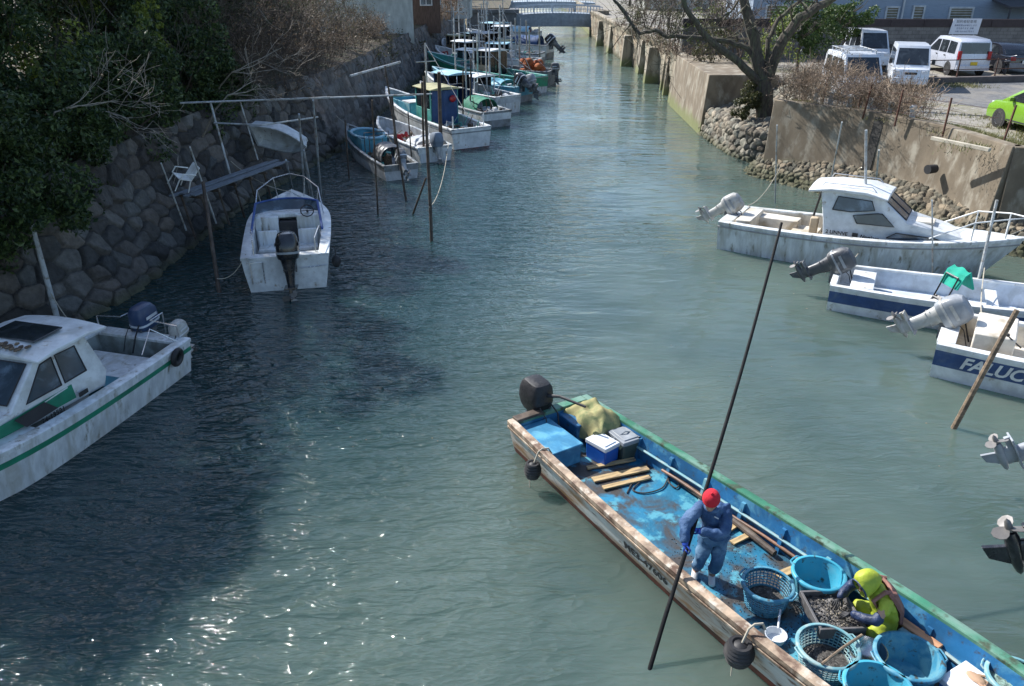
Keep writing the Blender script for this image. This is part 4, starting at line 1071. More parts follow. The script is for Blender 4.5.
# low kerb wall in front of the parked cars, with a dark fence
mb = MB(); k0, k1 = Vector((18.6, 38.9)), Vector((33, 41.4)); d_ = (k1 - k0); mb.box(((k0.x + k1.x) / 2, (k0.y + k1.y) / 2, ZL + .12), (d_.length, .3, .34), rot=(0, 0, math.atan2(d_.y, d_.x)))
tag(rebase(mb.build('kerb_wall', mat('dark kerb concrete', (.10, .085, .08), .9), bev=.02), (k0.x, k0.y, ZG)), 'low dark concrete kerb in front of the silver minivan', 'kerb')
fn = thing('railing', 'thin rusty brown pipe railing in front of the silver minivan', 'railing', (k0.x, k0.y, ZL), math.atan2(d_.y, d_.x))
M_rusty = mat('rusty iron', (.11, .045, .028), .9, dirt=(.05, .03, .025), damt=.4, bump=.5)
for i in range(8):
    mb = MB(); mb.box((i * 2.0 + .3, 0, .62), (.05, .05, .95)); mb.build('post', M_rusty, fn)
mb = MB(); mb.tube([(.2, -.03, 1.05), (14.4, -.03, 1.05)], .022, 6); mb.tube([(.2, -.03, .62), (14.4, -.03, .62)], .018, 6); mb.build('rail', M_rusty, fn)
for (px, py, lb) in ((806, 74, 'grey rock on the grass before the kerb, left one'), (770 + 165, 80, 'grey rock on the grass in the middle of the lot edge'), (1004 - 6, 78, 'grey rock on the grass at the right edge')):
    p = G(px, py, ZL + .1); mb = MB(); mb.sphere((0, 0, 0), (.55, .35, .2), 10)
    mb.v = [v + Vector((rng.uniform(-.05, .05), rng.uniform(-.05, .05), rng.uniform(-.03, .03))) for v in mb.v]
    tag(mb.build('rock', M_conc, None, loc=(p.x, p.y, ZL + .06), smooth=60), lb, 'rock', 'rocks along the lot edge')

# white marker posts and rusty fence along the wall top
wp = None; order = ['leftmost', 'second from the left', 'third from the left', 'fourth from the left', 'fifth from the left', 'rightmost']
for i, (px, py) in enumerate(((815, 104), (830, 107), (848, 111), (868, 115), (888, 119), (911, 123))):
    p = G(px, py, ZG)
    if wp is None:
        wp = thing('marker_post', '', 'post'); o = wp
        mb = MB(); mb.box((0, 0, .26), (.16, .1, .62)); mb.build('post', mat('chalky white concrete', (.5, .52, .52), .8, dirt=(.3, .29, .26), damt=.35), o, bev=.012)
        mb = MB(); mb.box((0, -.012, .5), (.2, .14, .07)); mb.build('cap', mat('chalky white concrete', (.5, .52, .52)), o, bev=.01)
    else: o = copy_tree(wp)
    o.location = (p.x, p.y, ZG); o.rotation_euler = (R(rng.uniform(-5, 5)), R(rng.uniform(-4, 4)), R(-35 + rng.uniform(-8, 8)))
    tag(o, 'short white concrete marker post on the wall top, %s of the six' % order[i], 'post', 'white marker posts on the wall')
fp = None
lbs = ['beside the leftmost white post', 'behind the fourth white post', 'behind the brambles by the white truck', 'right of the rightmost white post', 'nearest to the lime green car', 'in the middle of the brambles']
for i, (px, py) in enumerate(((822, 106), (863, 117), (895, 124), (943, 134), (1003, 143), (858, 110))):
    p = G(px, py, ZG); 
    if fp is None:
        fp = thing('fence_post', '', 'fence post'); o = fp
        mb = MB(); mb.box((0, 0, .5), (.045, .045, 1.15)); mb.build('post', M_rusty, o)
    else: o = copy_tree(fp)
    o.location = (p.x, p.y, ZG); o.rotation_euler = (R(rng.uniform(-3, 3)), R(rng.uniform(0, 5)), 0)
    tag(o, 'leaning rusty iron fence post ' + lbs[i], 'fence post', 'rusty fence posts on the wall')
mb = MB(); P0 = [G(*q, ZG) for q in ((822, 106), (863, 117), (895, 124), (943, 134), (1003, 143))]
for h in (.4, .7, .95):
    pts = []
    for a, b in zip(P0[:-1], P0[1:]):
        for k in range(5): t = k / 5; pts.append(a.lerp(b, t) + Vector((.1 * h, 0, h - .05 * math.sin(math.pi * t))))
    mb.tube(pts, .006, 4)
tag(rebase(mb.build('fence_wire', M_rusty), P0[0]), 'thin rusty wires strung between the fence posts on the wall', 'fence wire')
mb = MB(); a, b = G(932, 138, ZG + .06), G(990, 150, ZG + .06); d_ = b - a; mb.box(((a + b) / 2), (d_.length, .12, .1), rot=(0, 0, math.atan2(d_.y, d_.x)))
tag(rebase(mb.build('timber', M_ropel, bev=.01), (a.x, a.y, ZG)), 'pale timber lying along the wall edge at the right', 'timber')
# small outlet with a pipe on the wall
mb = MB(); p = Vector((13.05, 24.6, 1.55)); mb.tube([p, p + Vector((-.3, -.12, 0))], [.13, .14], 14); tag(rebase(mb.build('drain_pipe', M_trim), p), 'short black drain pipe in the concrete wall above the cruiser bow', 'pipe')
# ------------------------------------------------------------------ boats
class Hull:
    def __init__(s, L, B, h0, h1, sr=.85, tm=.42, p=2.3, rake=.6, flare=.14, zc=-.15, draft=.3, hp=2.2):
        s.__dict__.update(locals())
    def b(s, t):
        if t < s.tm: return s.B / 2 * (s.sr + (1 - s.sr) * math.sin(math.pi / 2 * t / s.tm))
        return max(.012, s.B / 2 * (1 - ((t - s.tm) / (1 - s.tm)) ** s.p))
    def zs(s, t): return s.h0 + (s.h1 - s.h0) * t ** s.hp
    def side(s, t, w, off=0.0):       # w 0 gunwale .. 1 chine ; +y side
        z = s.zs(t) + (s.zc - s.zs(t)) * w
        x = t * (s.L - s.rake * w ** 1.3 * t ** 2)
        fl = s.flare + .35 * max(0, t - .6) / .4
        y = s.b(t) * (1 - fl * w ** 1.5) + off
        return Vector((x, y, z))
    def t_of_x(s, x): return max(0, min(1, x / s.L))
def hull_boat(t_, H, M_h, M_st=None, stripe=(.1, .3), M_boot=None, bootw=.86, gunL=None, gunR=None, gw=.09, gh=.045, zd=.25, inner=None, floor=None, fore=None, foremat=None, lip=.02, N=26, stern_wall=.09, rub=None, transom_open=False):
    gunL = gunL or M_h; gunR = gunR or gunL; inner = inner or M_h; floor = floor or inner
    ws = [0, stripe[0], stripe[1], bootw, 1.0]
    mis = [0, 1, 0, 2]
    ts = [i / (N - 1) for i in range(N)]
    ts = [1 - (1 - q) ** 1.25 for q in ts]
    mats = [M_h, M_st or M_h, M_boot or M_h]
    mb = MB()
    rings = []
    for t in ts:
        port = [H.side(t, wv) for wv in ws]
        k = H.side(t, 1.0); keel = Vector((k.x - .05 * t, 0, H.zc - H.draft * (1 - t ** 3)))
        star = [Vector((v.x, -v.y, v.z)) for v in reversed(port)]
        rings.append(port + [keel] + star)
    rowmi = mis + [2, 2] + mis[::-1] + [0]
    mb.loft(rings, closed=False, caps=(False, False), rowmi=rowmi)
    # transom in the same bands
    st = rings[0]; n = len(ws)
    for i in range(n - 1):
        a, b, c, d = st[i], st[i + 1], st[-2 - i], st[-1 - i]
        mb.add([a, b, c, d], [(0, 1, 2, 3)], mis[i])
    mb.add([st[n - 1], st[n], st[n + 1]], [(0, 1, 2)], 2)
    hull = mb.build('hull', mats, t_, smooth=30)
    # gunwales
    for sgn, gm in ((1, gunL), (-1, gunR)):
        mb = MB(); rr = []
        for t in ts:
            z = H.zs(t); b = H.b(t); x = t * H.L
            i = max(0.0, b - gw); o = b + lip
            rr.append([Vector((x, sgn * o, z - gh)), Vector((x, sgn * (o + .004), z + gh * .35)), Vector((x, sgn * (o - .02), z + gh * .6)), Vector((x, sgn * (i + .01 if i else 0), z + gh * .6)), Vector((x, sgn * i, z + gh * .3)), Vector((x, sgn * i, z - gh))])
        mb.loft(rr, closed=True, caps=(True, True))
        mb.build('gunwale', gm, t_, smooth=30)
    if rub:
        mb = MB()
        for sgn in (1, -1):
            mb.tube([Vector((H.side(t, .12).x, sgn * (H.side(t, .12).y + .006), H.side(t, .12).z)) for t in ts], .022, 6)
        mb.build('rub_rail', rub, t_)
    # transom cap
    z = H.zs(0); b0 = H.b(0)
    mb = MB(); mb.box((stern_wall / 2 - .01, 0, z - .005), (stern_wall + .02, 2 * (b0 - gw) - .004, gh * 1.3)); mb.build('transom_cap', gunL, t_, bev=.008)
    # interior
    tf = fore if fore else .93
    mb = MB(); rr = []
    tin = [q for q in ts if q < tf] + [tf]
    tin[0] = stern_wall / H.L
    for t in tin:
        z = H.zs(t); b = max(.02, H.b(t) - gw); x = t * H.L
        fb = max(.01, min(b - .01, H.side(t, .6).y - gw * .6))
        rr.append([Vector((x, b, z - gh * .5)), Vector((x, fb, zd)), Vector((x, 0, zd + .01)), Vector((x, -fb, zd)), Vector((x, -b, z - gh * .5))])
    mb.loft(rr, closed=False, caps=(False, False), rowmi=[0, 1, 1, 0])
    for q, r_ in ((0, rr[0]), (1, rr[-1])):
        mb.add(r_, [(0, 1, 2, 3, 4)], 0)
    mb.build('deck', [inner, floor], t_, smooth=30)
    if fore:
        mb = MB(); rr = []
        tt = [tf + (1 - tf) * i / 8 for i in range(9)]
        for t in tt:
            z = H.zs(t) + .004; b = max(.008, H.b(t) - gw + .01); x = t * H.L
            rr.append([Vector((x, b, z - .02)), Vector((x, b * .5, z + .035)), Vector((x, 0, z + .05)), Vector((x, -b * .5, z + .035)), Vector((x, -b, z - .02))])
        mb.loft(rr, closed=False, caps=(False, False))
        mb.build('foredeck', foremat or M_h, t_, smooth=50)
    return hull

def map_text(H, txt, size, x_right, w, mats, parent, side=-1, shear=0.0, off=.006, rev=False, sx=1.0):
    """lettering on the hull flank; on the -y side text reads from stern to bow, on the +y side from bow to stern"""
    vs, fs = text_geo(txt, size, shear, size * .03)
    mb = MB(); out = []
    for v in vs:
        if side < 0: x = x_right + v[0] * sx
        else: x = x_right - v[0] * sx
        t = H.t_of_x(x); ref = H.side(t, w)
        hgt = H.zs(t) - H.zc; ww = w - v[1] / hgt
        p = H.side(t, ww); out.append((p.x, side * (p.y + off), p.z))
    mb.add(out, fs); return mb.build('lettering', mats, parent, smooth=0)

M_outg = mat('grey outboard enamel', (.075, .078, .085), .35, dirt=(.3, .29, .27), damt=.25, dscale=4, bump=.05)
M_outw = mat('pale outboard enamel', (.46, .46, .44), .4, dirt=(.28, .25, .2), damt=.4, dscale=3, bump=.08)
M_outb = mat('blue outboard enamel', (.028, .055, .12), .4, dirt=(.1, .13, .18), damt=.2)
M_outs = mat('silver outboard enamel', (.27, .29, .31), .35, dirt=(.5, .5, .5), damt=.2)
M_prop = mat('bare metal', (.22, .21, .2), .5, metal=.5, dirt=(.15, .14, .13), damt=.3)
M_decal = mat('pale decal', (.6, .62, .64), .5, bump=0)
def rbox(mb, sections, n=16, e=3.0, mi=0):
    """superellipse loft: sections (cx, cz, rx, ry) stacked along z"""
    rings = []
    for cx, cz, rx, ry in sections:
        r = []
        for j in range(n):
            a = 2 * math.pi * j / n; ca, sa = math.cos(a), math.sin(a)
            r.append((cx + rx * math.copysign(abs(ca) ** (2 / e), ca), ry * math.copysign(abs(sa) ** (2 / e), sa), cz))
        rings.append(r)
    mb.loft(rings, mi=mi)
def outboard(parent, loc, tilt=0, s=1.0, cowl=None, leg=None, rz=0, band=None, cover=None, name='outboard_motor'):
    """pivot at the transom clamp, propeller towards -x, tilt lifts the leg backwards"""
    cowl = cowl or M_blackg; leg = leg or cowl
    Mx = Matrix.Rotation(rz, 4, 'Z') @ Matrix.Rotation(R(tilt), 4, 'Y') @ Matrix.Scale(s, 4)
    mb = MB(); mb.M = Mx
    rbox(mb, [(-.20, .02, .19, .15), (-.2, -.08, .17, .125), (-.21, -.28, .13, .085), (-.22, -.52, .12, .06)], e=2.6)      # mid section
    mb.box((-.27, -.0, -.53), (.46, .22, .025)); mb.box((-.34, 0, -.57), (.34, .05, .07))
    mb.prism([(-.10, -.02, -.66), (-.32, -.02, -.66), (-.36, -.02, -.93), (-.24, -.02, -.90)], (0, .04, 0))            # skeg
    rbox(mb, [(-.24, -.52, .14, .05), (-.24, -.62, .13, .045), (-.24, -.72, .14, .045)], e=2.4)
    for q_ in (-.12, -.2): mb.box((-.2, 0, q_), (.30, .2, .012))
    o = mb.build(name, leg, parent, loc=loc, bev=.006)
    mb = MB(); mb.M = Mx @ Matrix.Translation((-.26, 0, -.70)) @ Matrix.Rotation(R(90), 4, 'Y')
    mb.lathe([(.001, .24), (.03, .2), (.055, .1), (.062, 0), (.06, -.14), (.045, -.2), (.001, -.2)], 14)
    mb.build('gearcase', leg, o)
    mb = MB(); mb.M = Mx @ Matrix.Translation((-.5, 0, -.70)) @ Matrix.Scale(.8, 4)
    mb.add([], [])
    q = MB(); q.lathe([(.001, -.12), (.03, -.08), (.045, .03), (.001, .05)], 10, M=Matrix.Rotation(R(90), 4, 'Y')); mb.add(q.v, q.f)
    for k in range(3):
        q = MB(); bl = [(0, .02, -.03), (.02, .07, -.07), (.022, .12, -.082), (.012, .17, -.06), (-.005, .195, -.01), (-.02, .18, .04), (-.03, .12, .07), (-.02, .06, .06), (-.01, .02, .035)]
        q.prism(bl, (.007, 0, 0)); mb.add([Matrix.Rotation(k * 2.094, 3, 'X') @ v for v in q.v], q.f)
    mb.build('propeller', M_prop, o)
    mb = MB(); mb.M = Mx
    if cover:
        rbox(mb, [(-.17, -.06, .22, .17), (-.17, .03, .27, .2), (-.17, .12, .275, .215), (-.17, .14, .29, .225), (-.17, .3, .285, .22), (-.16, .42, .26, .2), (-.15, .49, .21, .16), (-.14, .51, .12, .09)], n=24, e=4.2)
    else:
        rbox(mb, [(-.17, 0, .25, .17), (-.17, .06, .28, .19), (-.17, .2, .285, .19), (-.165, .36, .27, .18), (-.15, .46, .21, .14), (-.14, .49, .12, .08)], e=3.4)
    mb.build('cowling', cowl if not cover else cover, o, bev=.004)
    if not cover:
        mb = MB(); mb.M = Mx; rbox(mb, [(-.17, .10, .292, .199), (-.17, .14, .293, .2)], e=3.4); mb.build('cowling_band', band or M_decal, o)
        mb = MB(); mb.M = Mx; mb.box((-.17, .198, .26), (.3, .006, .06)); mb.build('decal', band or M_decal, o); mb = MB(); mb.M = Mx; mb.box((-.17, -.198, .26), (.3, .006, .06)); mb.build('decal', band or M_decal, o)
    mb = MB(); mb.M = Matrix.Rotation(rz, 4, 'Z') @ Matrix.Scale(s, 4)
    hs = MB(); hs.M = mb.M; hs.tube([(-.02, .05, .1), (.12, .1, .16), (.3, .14, .02), (.42, .1, -.3)], .014, 6); hs.tube([(-.02, -.05, .1), (.14, -.12, .12), (.3, -.1, -.02), (.4, -.12, -.3)], .009, 6); hs.build('hose', M_black, o)
    for sy in (-.1, .1): mb.box((-.03, sy, -.1), (.14, .03, .34)); mb.box((.05, sy, .03), (.14, .03, .04))
    mb.tube([(-.06, -.12, .02), (-.06, .12, .02)], .03, 8); mb.build('bracket', M_outg, o, bev=.004)
    return o

def cabin(t_, H, x0, x1, prof, base, halfw, top_in=.16, mat_=None, wins=(), fwin=None, name='cabin', backopen=True, roof=None, roofm=None):
    """house on deck: prof outline (x,z) drawn in side view; half width tapers upward"""
    zlo = min(p[1] for p in prof); zhi = max(p[1] for p in prof)
    hw = lambda x, z: (halfw(x)) - top_in * (z - zlo) / (zhi - zlo)
    mb = MB(); rings = []
    for s in (-1, 1): rings.append([(px, s * hw(px, pz), pz) for px, pz in prof])
    mb.loft(rings)
    o = mb.build(name, mat_, t_, bev=.02, smooth=30)
    for poly in wins:
        for s in (-1, 1):
            g = MB(); fr = MB()
            c = Vector((sum(p[0] for p in poly) / len(poly), 0, sum(p[1] for p in poly) / len(poly)))
            k = len(poly)
            def P(px, pz, off): return Vector((px, s * (hw(px, pz) + off), pz))
            g.add([P(*p, .006) for p in poly] + [P(*p, -.01) for p in poly], [tuple(range(k))] + [(i, (i + 1) % k, k + (i + 1) % k, k + i) for i in range(k)])
            fr.tube([P(*p, .008) for p in poly] + [P(*poly[0], .008)], .014, 6)
            f = fr.build('window', M_trim, o); g.build('pane', M_glassb, f)
    if fwin:
        (xa, za), (xb, zb), ma, mb2, n = fwin
        A0, A1 = hw(xa, za) - ma, hw(xb, zb) - mb2
        d = Vector((xb - xa, 0, zb - za)).normalized(); nr = Vector((-d.z, 0, d.x)); nr = nr if nr.x > 0 else -nr
        for i in range(n):
            u0, u1 = -1 + 2 * i / n + .03, -1 + 2 * (i + 1) / n - .03
            q = [Vector((xa, u0 * A0, za)), Vector((xa, u1 * A0, za)), Vector((xb, u1 * A1, zb)), Vector((xb, u0 * A1, zb))]
            fr = MB(); fr.tube([v + nr * .008 for v in q + [q[0]]], .014, 6); f = fr.build('windscreen', M_trim, o)
            g = MB(); g.add([v + nr * .007 for v in q] + [v - nr * .01 for v in q], [(0, 1, 2, 3), (0, 1, 5, 4), (1, 2, 6, 5), (2, 3, 7, 6), (3, 0, 4, 7)]); g.build('pane', M_glassb, f)
    return o

def rail(parent, pts, r=.014, posts=(), name='rail', m=None):
    mb = MB(); mb.tube(pts, r, 7)
    for a, b in posts: mb.tube([a, b], r * .9, 6)
    return mb.build(name, m or M_steel, parent)
def tyre(label, loc, R0, r, rot, group=None):
    mb = MB(); mb.torus((0, 0, 0), R0, r, n=26, k=10)
    for k in range(26): pass
    o = mb.build('tyre_fender', M_black, None, loc=loc); o.rotation_euler = rot
    return tag(o, label, 'fender', group)
GB = 'boats moored along the canal'
def boat(label, cat, stern, head_deg, group=GB):
    return thing('moored_boat', label, cat, (stern[0], stern[1], 0), R(head_deg), group)

# ---- boat 1, left: white cabin boat with green stripe (bow towards us, off the frame)
b1 = boat('white cabin fishing boat with a green stripe and blue outboard at the left edge', 'cabin boat', (-7.2, 14.25), -106); b1.scale = (.96, .96, .93)
H1 = Hull(7.4, 2.35, .76, 1.08, sr=.92, rake=.9)
hull_boat(b1, H1, M_white2, M_green, (.17, .28), M_boot, .88, gw=.2, gh=.05, zd=.28, fore=.50, foremat=M_white, inner=mat('grey green deck well', (.30, .34, .33), .7, dirt=(.16, .17, .15), damt=.4), stern_wall=.28)
outboard(b1, (-.02, -.1, .80), 4, 1.05, M_outb, M_outg)
outboard(b1, (-.02, .75, .72), 8, .7, M_outw, M_outw)
hw1 = lambda x: min(.86, H1.b(H1.t_of_x(x)) - .26)
cb = cabin(b1, H1, 2.9, 6.2, [(2.45, .75), (2.3, 1.0), (2.5, 1.74), (2.7, 1.82), (3.4, 1.84), (3.6, 1.8), (4.3, 1.22), (5.5, 1.08), (5.5, .8)], 1, hw1, .15, M_white,
      wins=([(2.72, 1.2), (2.78, 1.7), (3.2, 1.72), (3.2, 1.2)], [(3.28, 1.2), (3.28, 1.72), (3.52, 1.7), (4.0, 1.22)]), fwin=((4.24, 1.3), (3.66, 1.76), .08, .08, 2))
# roof slab, overhanging, with dark sunroof
mb = MB(); mb.loft([[(2.15, y, 1.82 + .08 * (1 - (y / .9) ** 2)), (2.6, y, 1.88 + .08 * (1 - (y / .9) ** 2)), (3.3, y, 1.89 + .08 * (1 - (y / .9) ** 2)), (3.66, y, 1.84 + .06 * (1 - (y / .9) ** 2)), (3.66, y, 1.81), (2.6, y, 1.83), (2.15, y, 1.77)] for y in (-.88, -.65, -.3, 0, .3, .65, .88)]); mb.build('roof', M_white, b1, bev=.012)
mb = MB(); mb.box((3.0, 0, 1.985), (.62, 1.0, .03)); mb.build('roof_hatch', M_glass, b1, bev=.01)
mb = MB()
for i in range(34): mb.sphere((rng.uniform(3.38, 3.6), rng.uniform(-.55, .5), rng.uniform(1.94, 1.96)), (.05, .035, .02), 6)
mb.build('leaf_litter', M_lfdry, b1)
for s in (-1, 1):
    mb = MB(); mb.add([Vector((x, s * (hw1(x) - .15 * (z - .75) / 1.09 + .008), z)) for x, z in ((3.1, .86), (3.1, 1.12), (4.2, 1.12), (5.4, 1.04), (5.4, .86))], [(0, 1, 2, 3, 4)])
    mb.build('green_panel', M_green, b1)
for s in (-1, 1):
  mb = MB(); mb.add([Vector((x, s * (hw1(x) - .15 * (z - .75) / 1.09 + .013), z)) for x, z in ((3.5, .88), (3.7, 1.1), (4.3, 1.09), (4.15, .88))], [(0, 1, 2, 3)])
  mb.build('vent_panel', M_trim, b1)
vs, fs = text_geo('24-13521', .13, bold=.004)
mb = MB(); mb.add([(3.9 - v[0], hw1(3.5) + .03, .79 + v[1]) for v in vs], fs); 
mb.build('lettering', M_trim, b1, smooth=0)
mb = MB(); mb.box((2.95, hw1(2.9) + .01, .88), (.2, .012, .08)); mb.build('plate', M_trim, b1)
mb = MB(); mb.torus((3.95, -.35, 1.3), .17, .018, M=Matrix.Rotation(R(70), 4, 'Y')); mb.tube([(3.95, -.52, 1.3), (3.95, -.18, 1.3)], .014, 6); mb.tube([(3.95, -.35, 1.3), (4.1, -.35, 1.2)], .03, 6); mb.build('steering_wheel', M_trim, b1)
mb = MB(); mb.box((1.0, 0, .50), (.9, 1.6, .04)); mb.box((1.0, 0, .38), (.8, 1.2, .26)); mb.build('hatch_cover', M_white2, b1, bev=.02)
mb = MB(); mb.box((1.7, .5, .44), (.4, .6, .28)); mb.build('fish_box', mat('teal plastic', (.03, .2, .27), .5), b1, bev=.02)
for s in (-1, 1): rail(b1, [(.15, s * .95, .85), (.15, s * .95, 1.1), (.15, s * .35, 1.15), (-.25, s * .32, 1.15), (-.25, s * .32, .7)], .016)
rail(b1, [(.3, 1.0, .84), (.6, .7, 1.2), (1.2, .95, .95)], .012)
tyre('black tyre hung over the stern quarter of the green striped cabin boat', b1.matrix_basis @ Vector((.55, 1.17, .62)), .13, .055, (R(82), 0, R(-98)))

for o_ in b1.children:
    if o_.name.split('.')[0] in ('cabin', 'roof', 'roof_hatch', 'leaf_litter', 'green_panel', 'vent_panel', 'lettering', 'plate', 'steering_wheel'): o_.location.x -= .35
# ---- boat 2: small white cruiser seen from the stern
b2 = boat('small white cruiser with blue trim seen stern on under the bank trees', 'motor boat', (-5.48, 18.35), 102); b2.scale = (.82, .97, .90)
H2 = Hull(6.6, 2.25, .95, 1.25, sr=.93, rake=.9, tm=.5)
hull_boat(b2, H2, M_white, None, (.1, .3), M_boot, .9, gw=.24, gh=.05, zd=.35, fore=.56, foremat=M_white, stern_wall=.3)
outboard(b2, (-.05, -.1, .95), 10, 1.45, M_blackg, M_blackg, cover=None, band=M_outs)
mb = MB(); mb.M = Matrix.Translation((3.1, 0, 0))
mb.box((0, .55, .85), (.7, .62, 1.0)); mb.box((0, -.55, .85), (.7, .62, 1.0)); mb.box((.1, 0, 1.32), (.5, 1.7, .12)); mb.box((.35, 0, .85), (.05, .5, 1.0)); mb.build('console', M_white2, b2, bev=.03)
mb = MB(); mb.box((2.9, 0, .78), (.35, .46, .82)); mb.build('companionway', M_black, b2, bev=.01)
for s in (-1, 1):
    mb = MB(); mb.box((2.0, s * .52, .62), (.55, .5, .1)); mb.box((2.25, s * .52, .86), (.1, .5, .45)); mb.box((2.0, s * .52, .45), (.3, .3, .3)); mb.build('seat', M_white2, b2, bev=.03)
    rail(b2, [(.2, s * .75, .98), (.25, s * .75, 1.35), (1.4, s * .86, 1.38), (1.6, s * .88, .98)], .015)
mb = MB(); rr = []
for k in range(9):
    a = -1 + 2 * k / 8; y = .86 * a; x = 3.55 - .5 * a * a
    rr.append([(x, y, 1.36), (x + .28, y * .96, 1.62), (x + .30, y * .96, 1.62), (x + .03, y, 1.36)])
mb.loft(rr); mb.build('windscreen', M_glassb, b2)
mb = MB()
for k in range(8):
    a, b = -1 + 2 * k / 8, -1 + 2 * (k + 1) / 8
    mb.tube([(3.83 - .5 * a * a, .83 * a, 1.64), (3.83 - .5 * b * b, .83 * b, 1.64)], .03, 6)
mb.tube([(3.33, .83, 1.64), (2.0, .92, 1.12)], .035, 6); mb.tube([(3.33, -.83, 1.64), (2.0, -.92, 1.12)], .035, 6)
mb.build('blue_trim', mat('blue vinyl', (.03, .08, .26), .6), b2)
mb = MB(); mb.torus((2.7, -.55, 1.5), .17, .016, M=Matrix.Rotation(R(-65), 4, 'Y')); mb.tube([(2.7, -.72, 1.5), (2.7, -.38, 1.5)], .012, 5); mb.tube([(2.7, -.55, 1.5), (2.95, -.55, 1.4)], .03, 6); mb.build('steering_wheel', M_trim, b2)
rail(b2, [(3.9, .95, 1.1), (4.6, .85, 1.75), (5.8, .45, 1.85), (6.35, 0, 1.85), (5.8, -.45, 1.85), (4.6, -.85, 1.75), (3.9, -.95, 1.1)], .017, [((4.6, .75, 1.1), (4.6, .85, 1.75)), ((4.6, -.75, 1.1), (4.6, -.85, 1.75)), ((5.8, .38, 1.2), (5.8, .45, 1.85)), ((5.8, -.38, 1.2), (5.8, -.45, 1.85))], 'bow_rail')
mb = MB(); mb.box((.15, .6, .96), (.34, .5, .04)); mb.box((.15, -.62, .96), (.34, .5, .04)); mb.box((.5, 0, .62), (.34, 1.2, .5)); mb.build('stern_locker', M_white2, b2, bev=.02)
rail(b2, [(-.04, .55, .25), (-.06, .55, .85), (-.06, .85, .85), (-.04, .85, .25)], .014, name='ladder'); rail(b2, [(-.06, -.35, .62), (-.06, -1.0, .66)], .014)
map_text(H2, 'SKIPPER', .15, 1.2, .45, M_trim, b2, side=1)
mb = MB(); mb.sphere((0, 0, 0), (.12, .12, .16), 12); mb.tube([(0, 0, .1), (0, .0, .4)], .012, 5)
o = mb.build('fender', M_black, None, loc=b2.matrix_basis @ Vector((.9, -1.22, .45))); tag(o, 'small black ball fender on the right flank of the small white cruiser', 'fender')

# ---- cabin cruiser, right
cr = boat('large white cabin cruiser with streaked hull and tinted windows in front of the rubble toe', 'cabin cruiser', (6.2, 22.25), -31)
HC = Hull(7.2, 2.25, .80, 1.25, sr=.86, rake=1.0, tm=.45, p=2.4, hp=2.0)
hull_boat(cr, HC, M_white2, M_white, (.1, .14), M_boot, .9, gw=.17, gh=.05, zd=.33, fore=.60, foremat=M_white, inner=M_cream, stern_wall=.32, rub=mat('grey rub strip', (.3, .3, .29), .6))
outboard(cr, (-.0, 0, .84), 52, 1.0, M_outw, M_outw, band=M_outs)
hwc = lambda x: min(.88, HC.b(HC.t_of_x(x)) - .24)
cabin(cr, HC, 2.6, 6, [(2.75, .78), (2.68, 1.2), (2.5, 1.9), (2.75, 2.0), (3.7, 2.0), (4.0, 1.92), (4.65, 1.4), (5.5, 1.26), (6.0, 1.1), (6.0, .95), (4.2, .78)], 1, hwc, .24, M_white,
      wins=([(2.86, 1.52), (2.94, 1.86), (3.75, 1.84), (3.86, 1.62), (3.3, 1.52)], [(3.5, 1.26), (3.38, 1.44), (3.95, 1.56), (4.05, 1.56), (4.38, 1.28)], [(4.25, 1.0), (4.45, 1.14), (5.3, 1.1), (5.55, 1.03), (5.45, .98)]), fwin=((4.6, 1.45), (4.06, 1.87), .08, .06, 2))
mb = MB(); mb.loft([[(2.2, y, 1.95 + .08 * (1 - (y / .8) ** 2)), (2.75, y, 2.04 + .09 * (1 - (y / .8) ** 2)), (3.6, y, 2.05 + .09 * (1 - (y / .8) ** 2)), (4.12, y, 1.93 + .08 * (1 - (y / .8) ** 2)), (4.12, y, 1.9), (3.6, y, 1.98), (2.75, y, 1.98), (2.2, y, 1.9)] for y in (-.76, -.55, -.28, 0, .28, .55, .76)]); mb.build('roof', M_white, cr, bev=.012)
mb = MB(); mb.box((2.68, 0, 1.3), (.06, 1.1, .95)); mb.build('cabin_opening', M_trim, cr)
for s in (-1, 1): rail(cr, [(2.5, s * .6, 2.05), (2.55, s * .6, 2.15), (3.7, s * .56, 2.15), (3.8, s * .56, 2.05)], .012, name='roof_rail')
rail(cr, [(5.2, .66, 1.1), (6.1, .6, 1.62), (6.8, .3, 1.74), (7.2, 0, 1.76), (6.8, -.3, 1.74), (6.1, -.6, 1.62), (5.2, -.66, 1.1)], .018, [((6.1, .52, 1.1), (6.1, .6, 1.62)), ((6.1, -.52, 1.1), (6.1, -.6, 1.62)), ((6.8, .2, 1.2), (6.8, .3, 1.74)), ((6.8, -.2, 1.2), (6.8, -.3, 1.74))], 'bow_rail', M_white)
mb = MB(); mb.box((1.3, .55, .55), (1.1, .5, .42)); mb.box((2.1, .1, .46), (.7, 1.2, .24)); mb.box((.6, 0, .62), (.4, 1.4, .5)); mb.build('locker', M_cream, cr, bev=.02)
mb = MB(); mb.box((2.4, -.35, .9), (.2, .2, .5)); mb.build('seat_back', mat('tan vinyl', (.42, .34, .24), .6), cr, bev=.03)
vs, fs = text_geo('2 LINNVE', .13, bold=.004); mb = MB(); mb.add([(2.8 + v[0], -(hwc(3.2) - .02), .92 + v[1]) for v in vs], fs); mb.box((3.52, -(hwc(3.4) - .03), .97), (.14, .02, .1))
vs, fs = text_geo('Navalore', .12, .25, bold=.004); mb.add([(3.64 + v[0], -(hwc(3.5) - .02), .92 + v[1]) for v in vs], fs); mb.build('lettering', M_trim, cr, smooth=0)
mb = MB(); mb.tube([(2.2, .5, .9), (2.35, .5, 1.85)], .03, 8); mb.build('rod_rack', M_trim, cr)
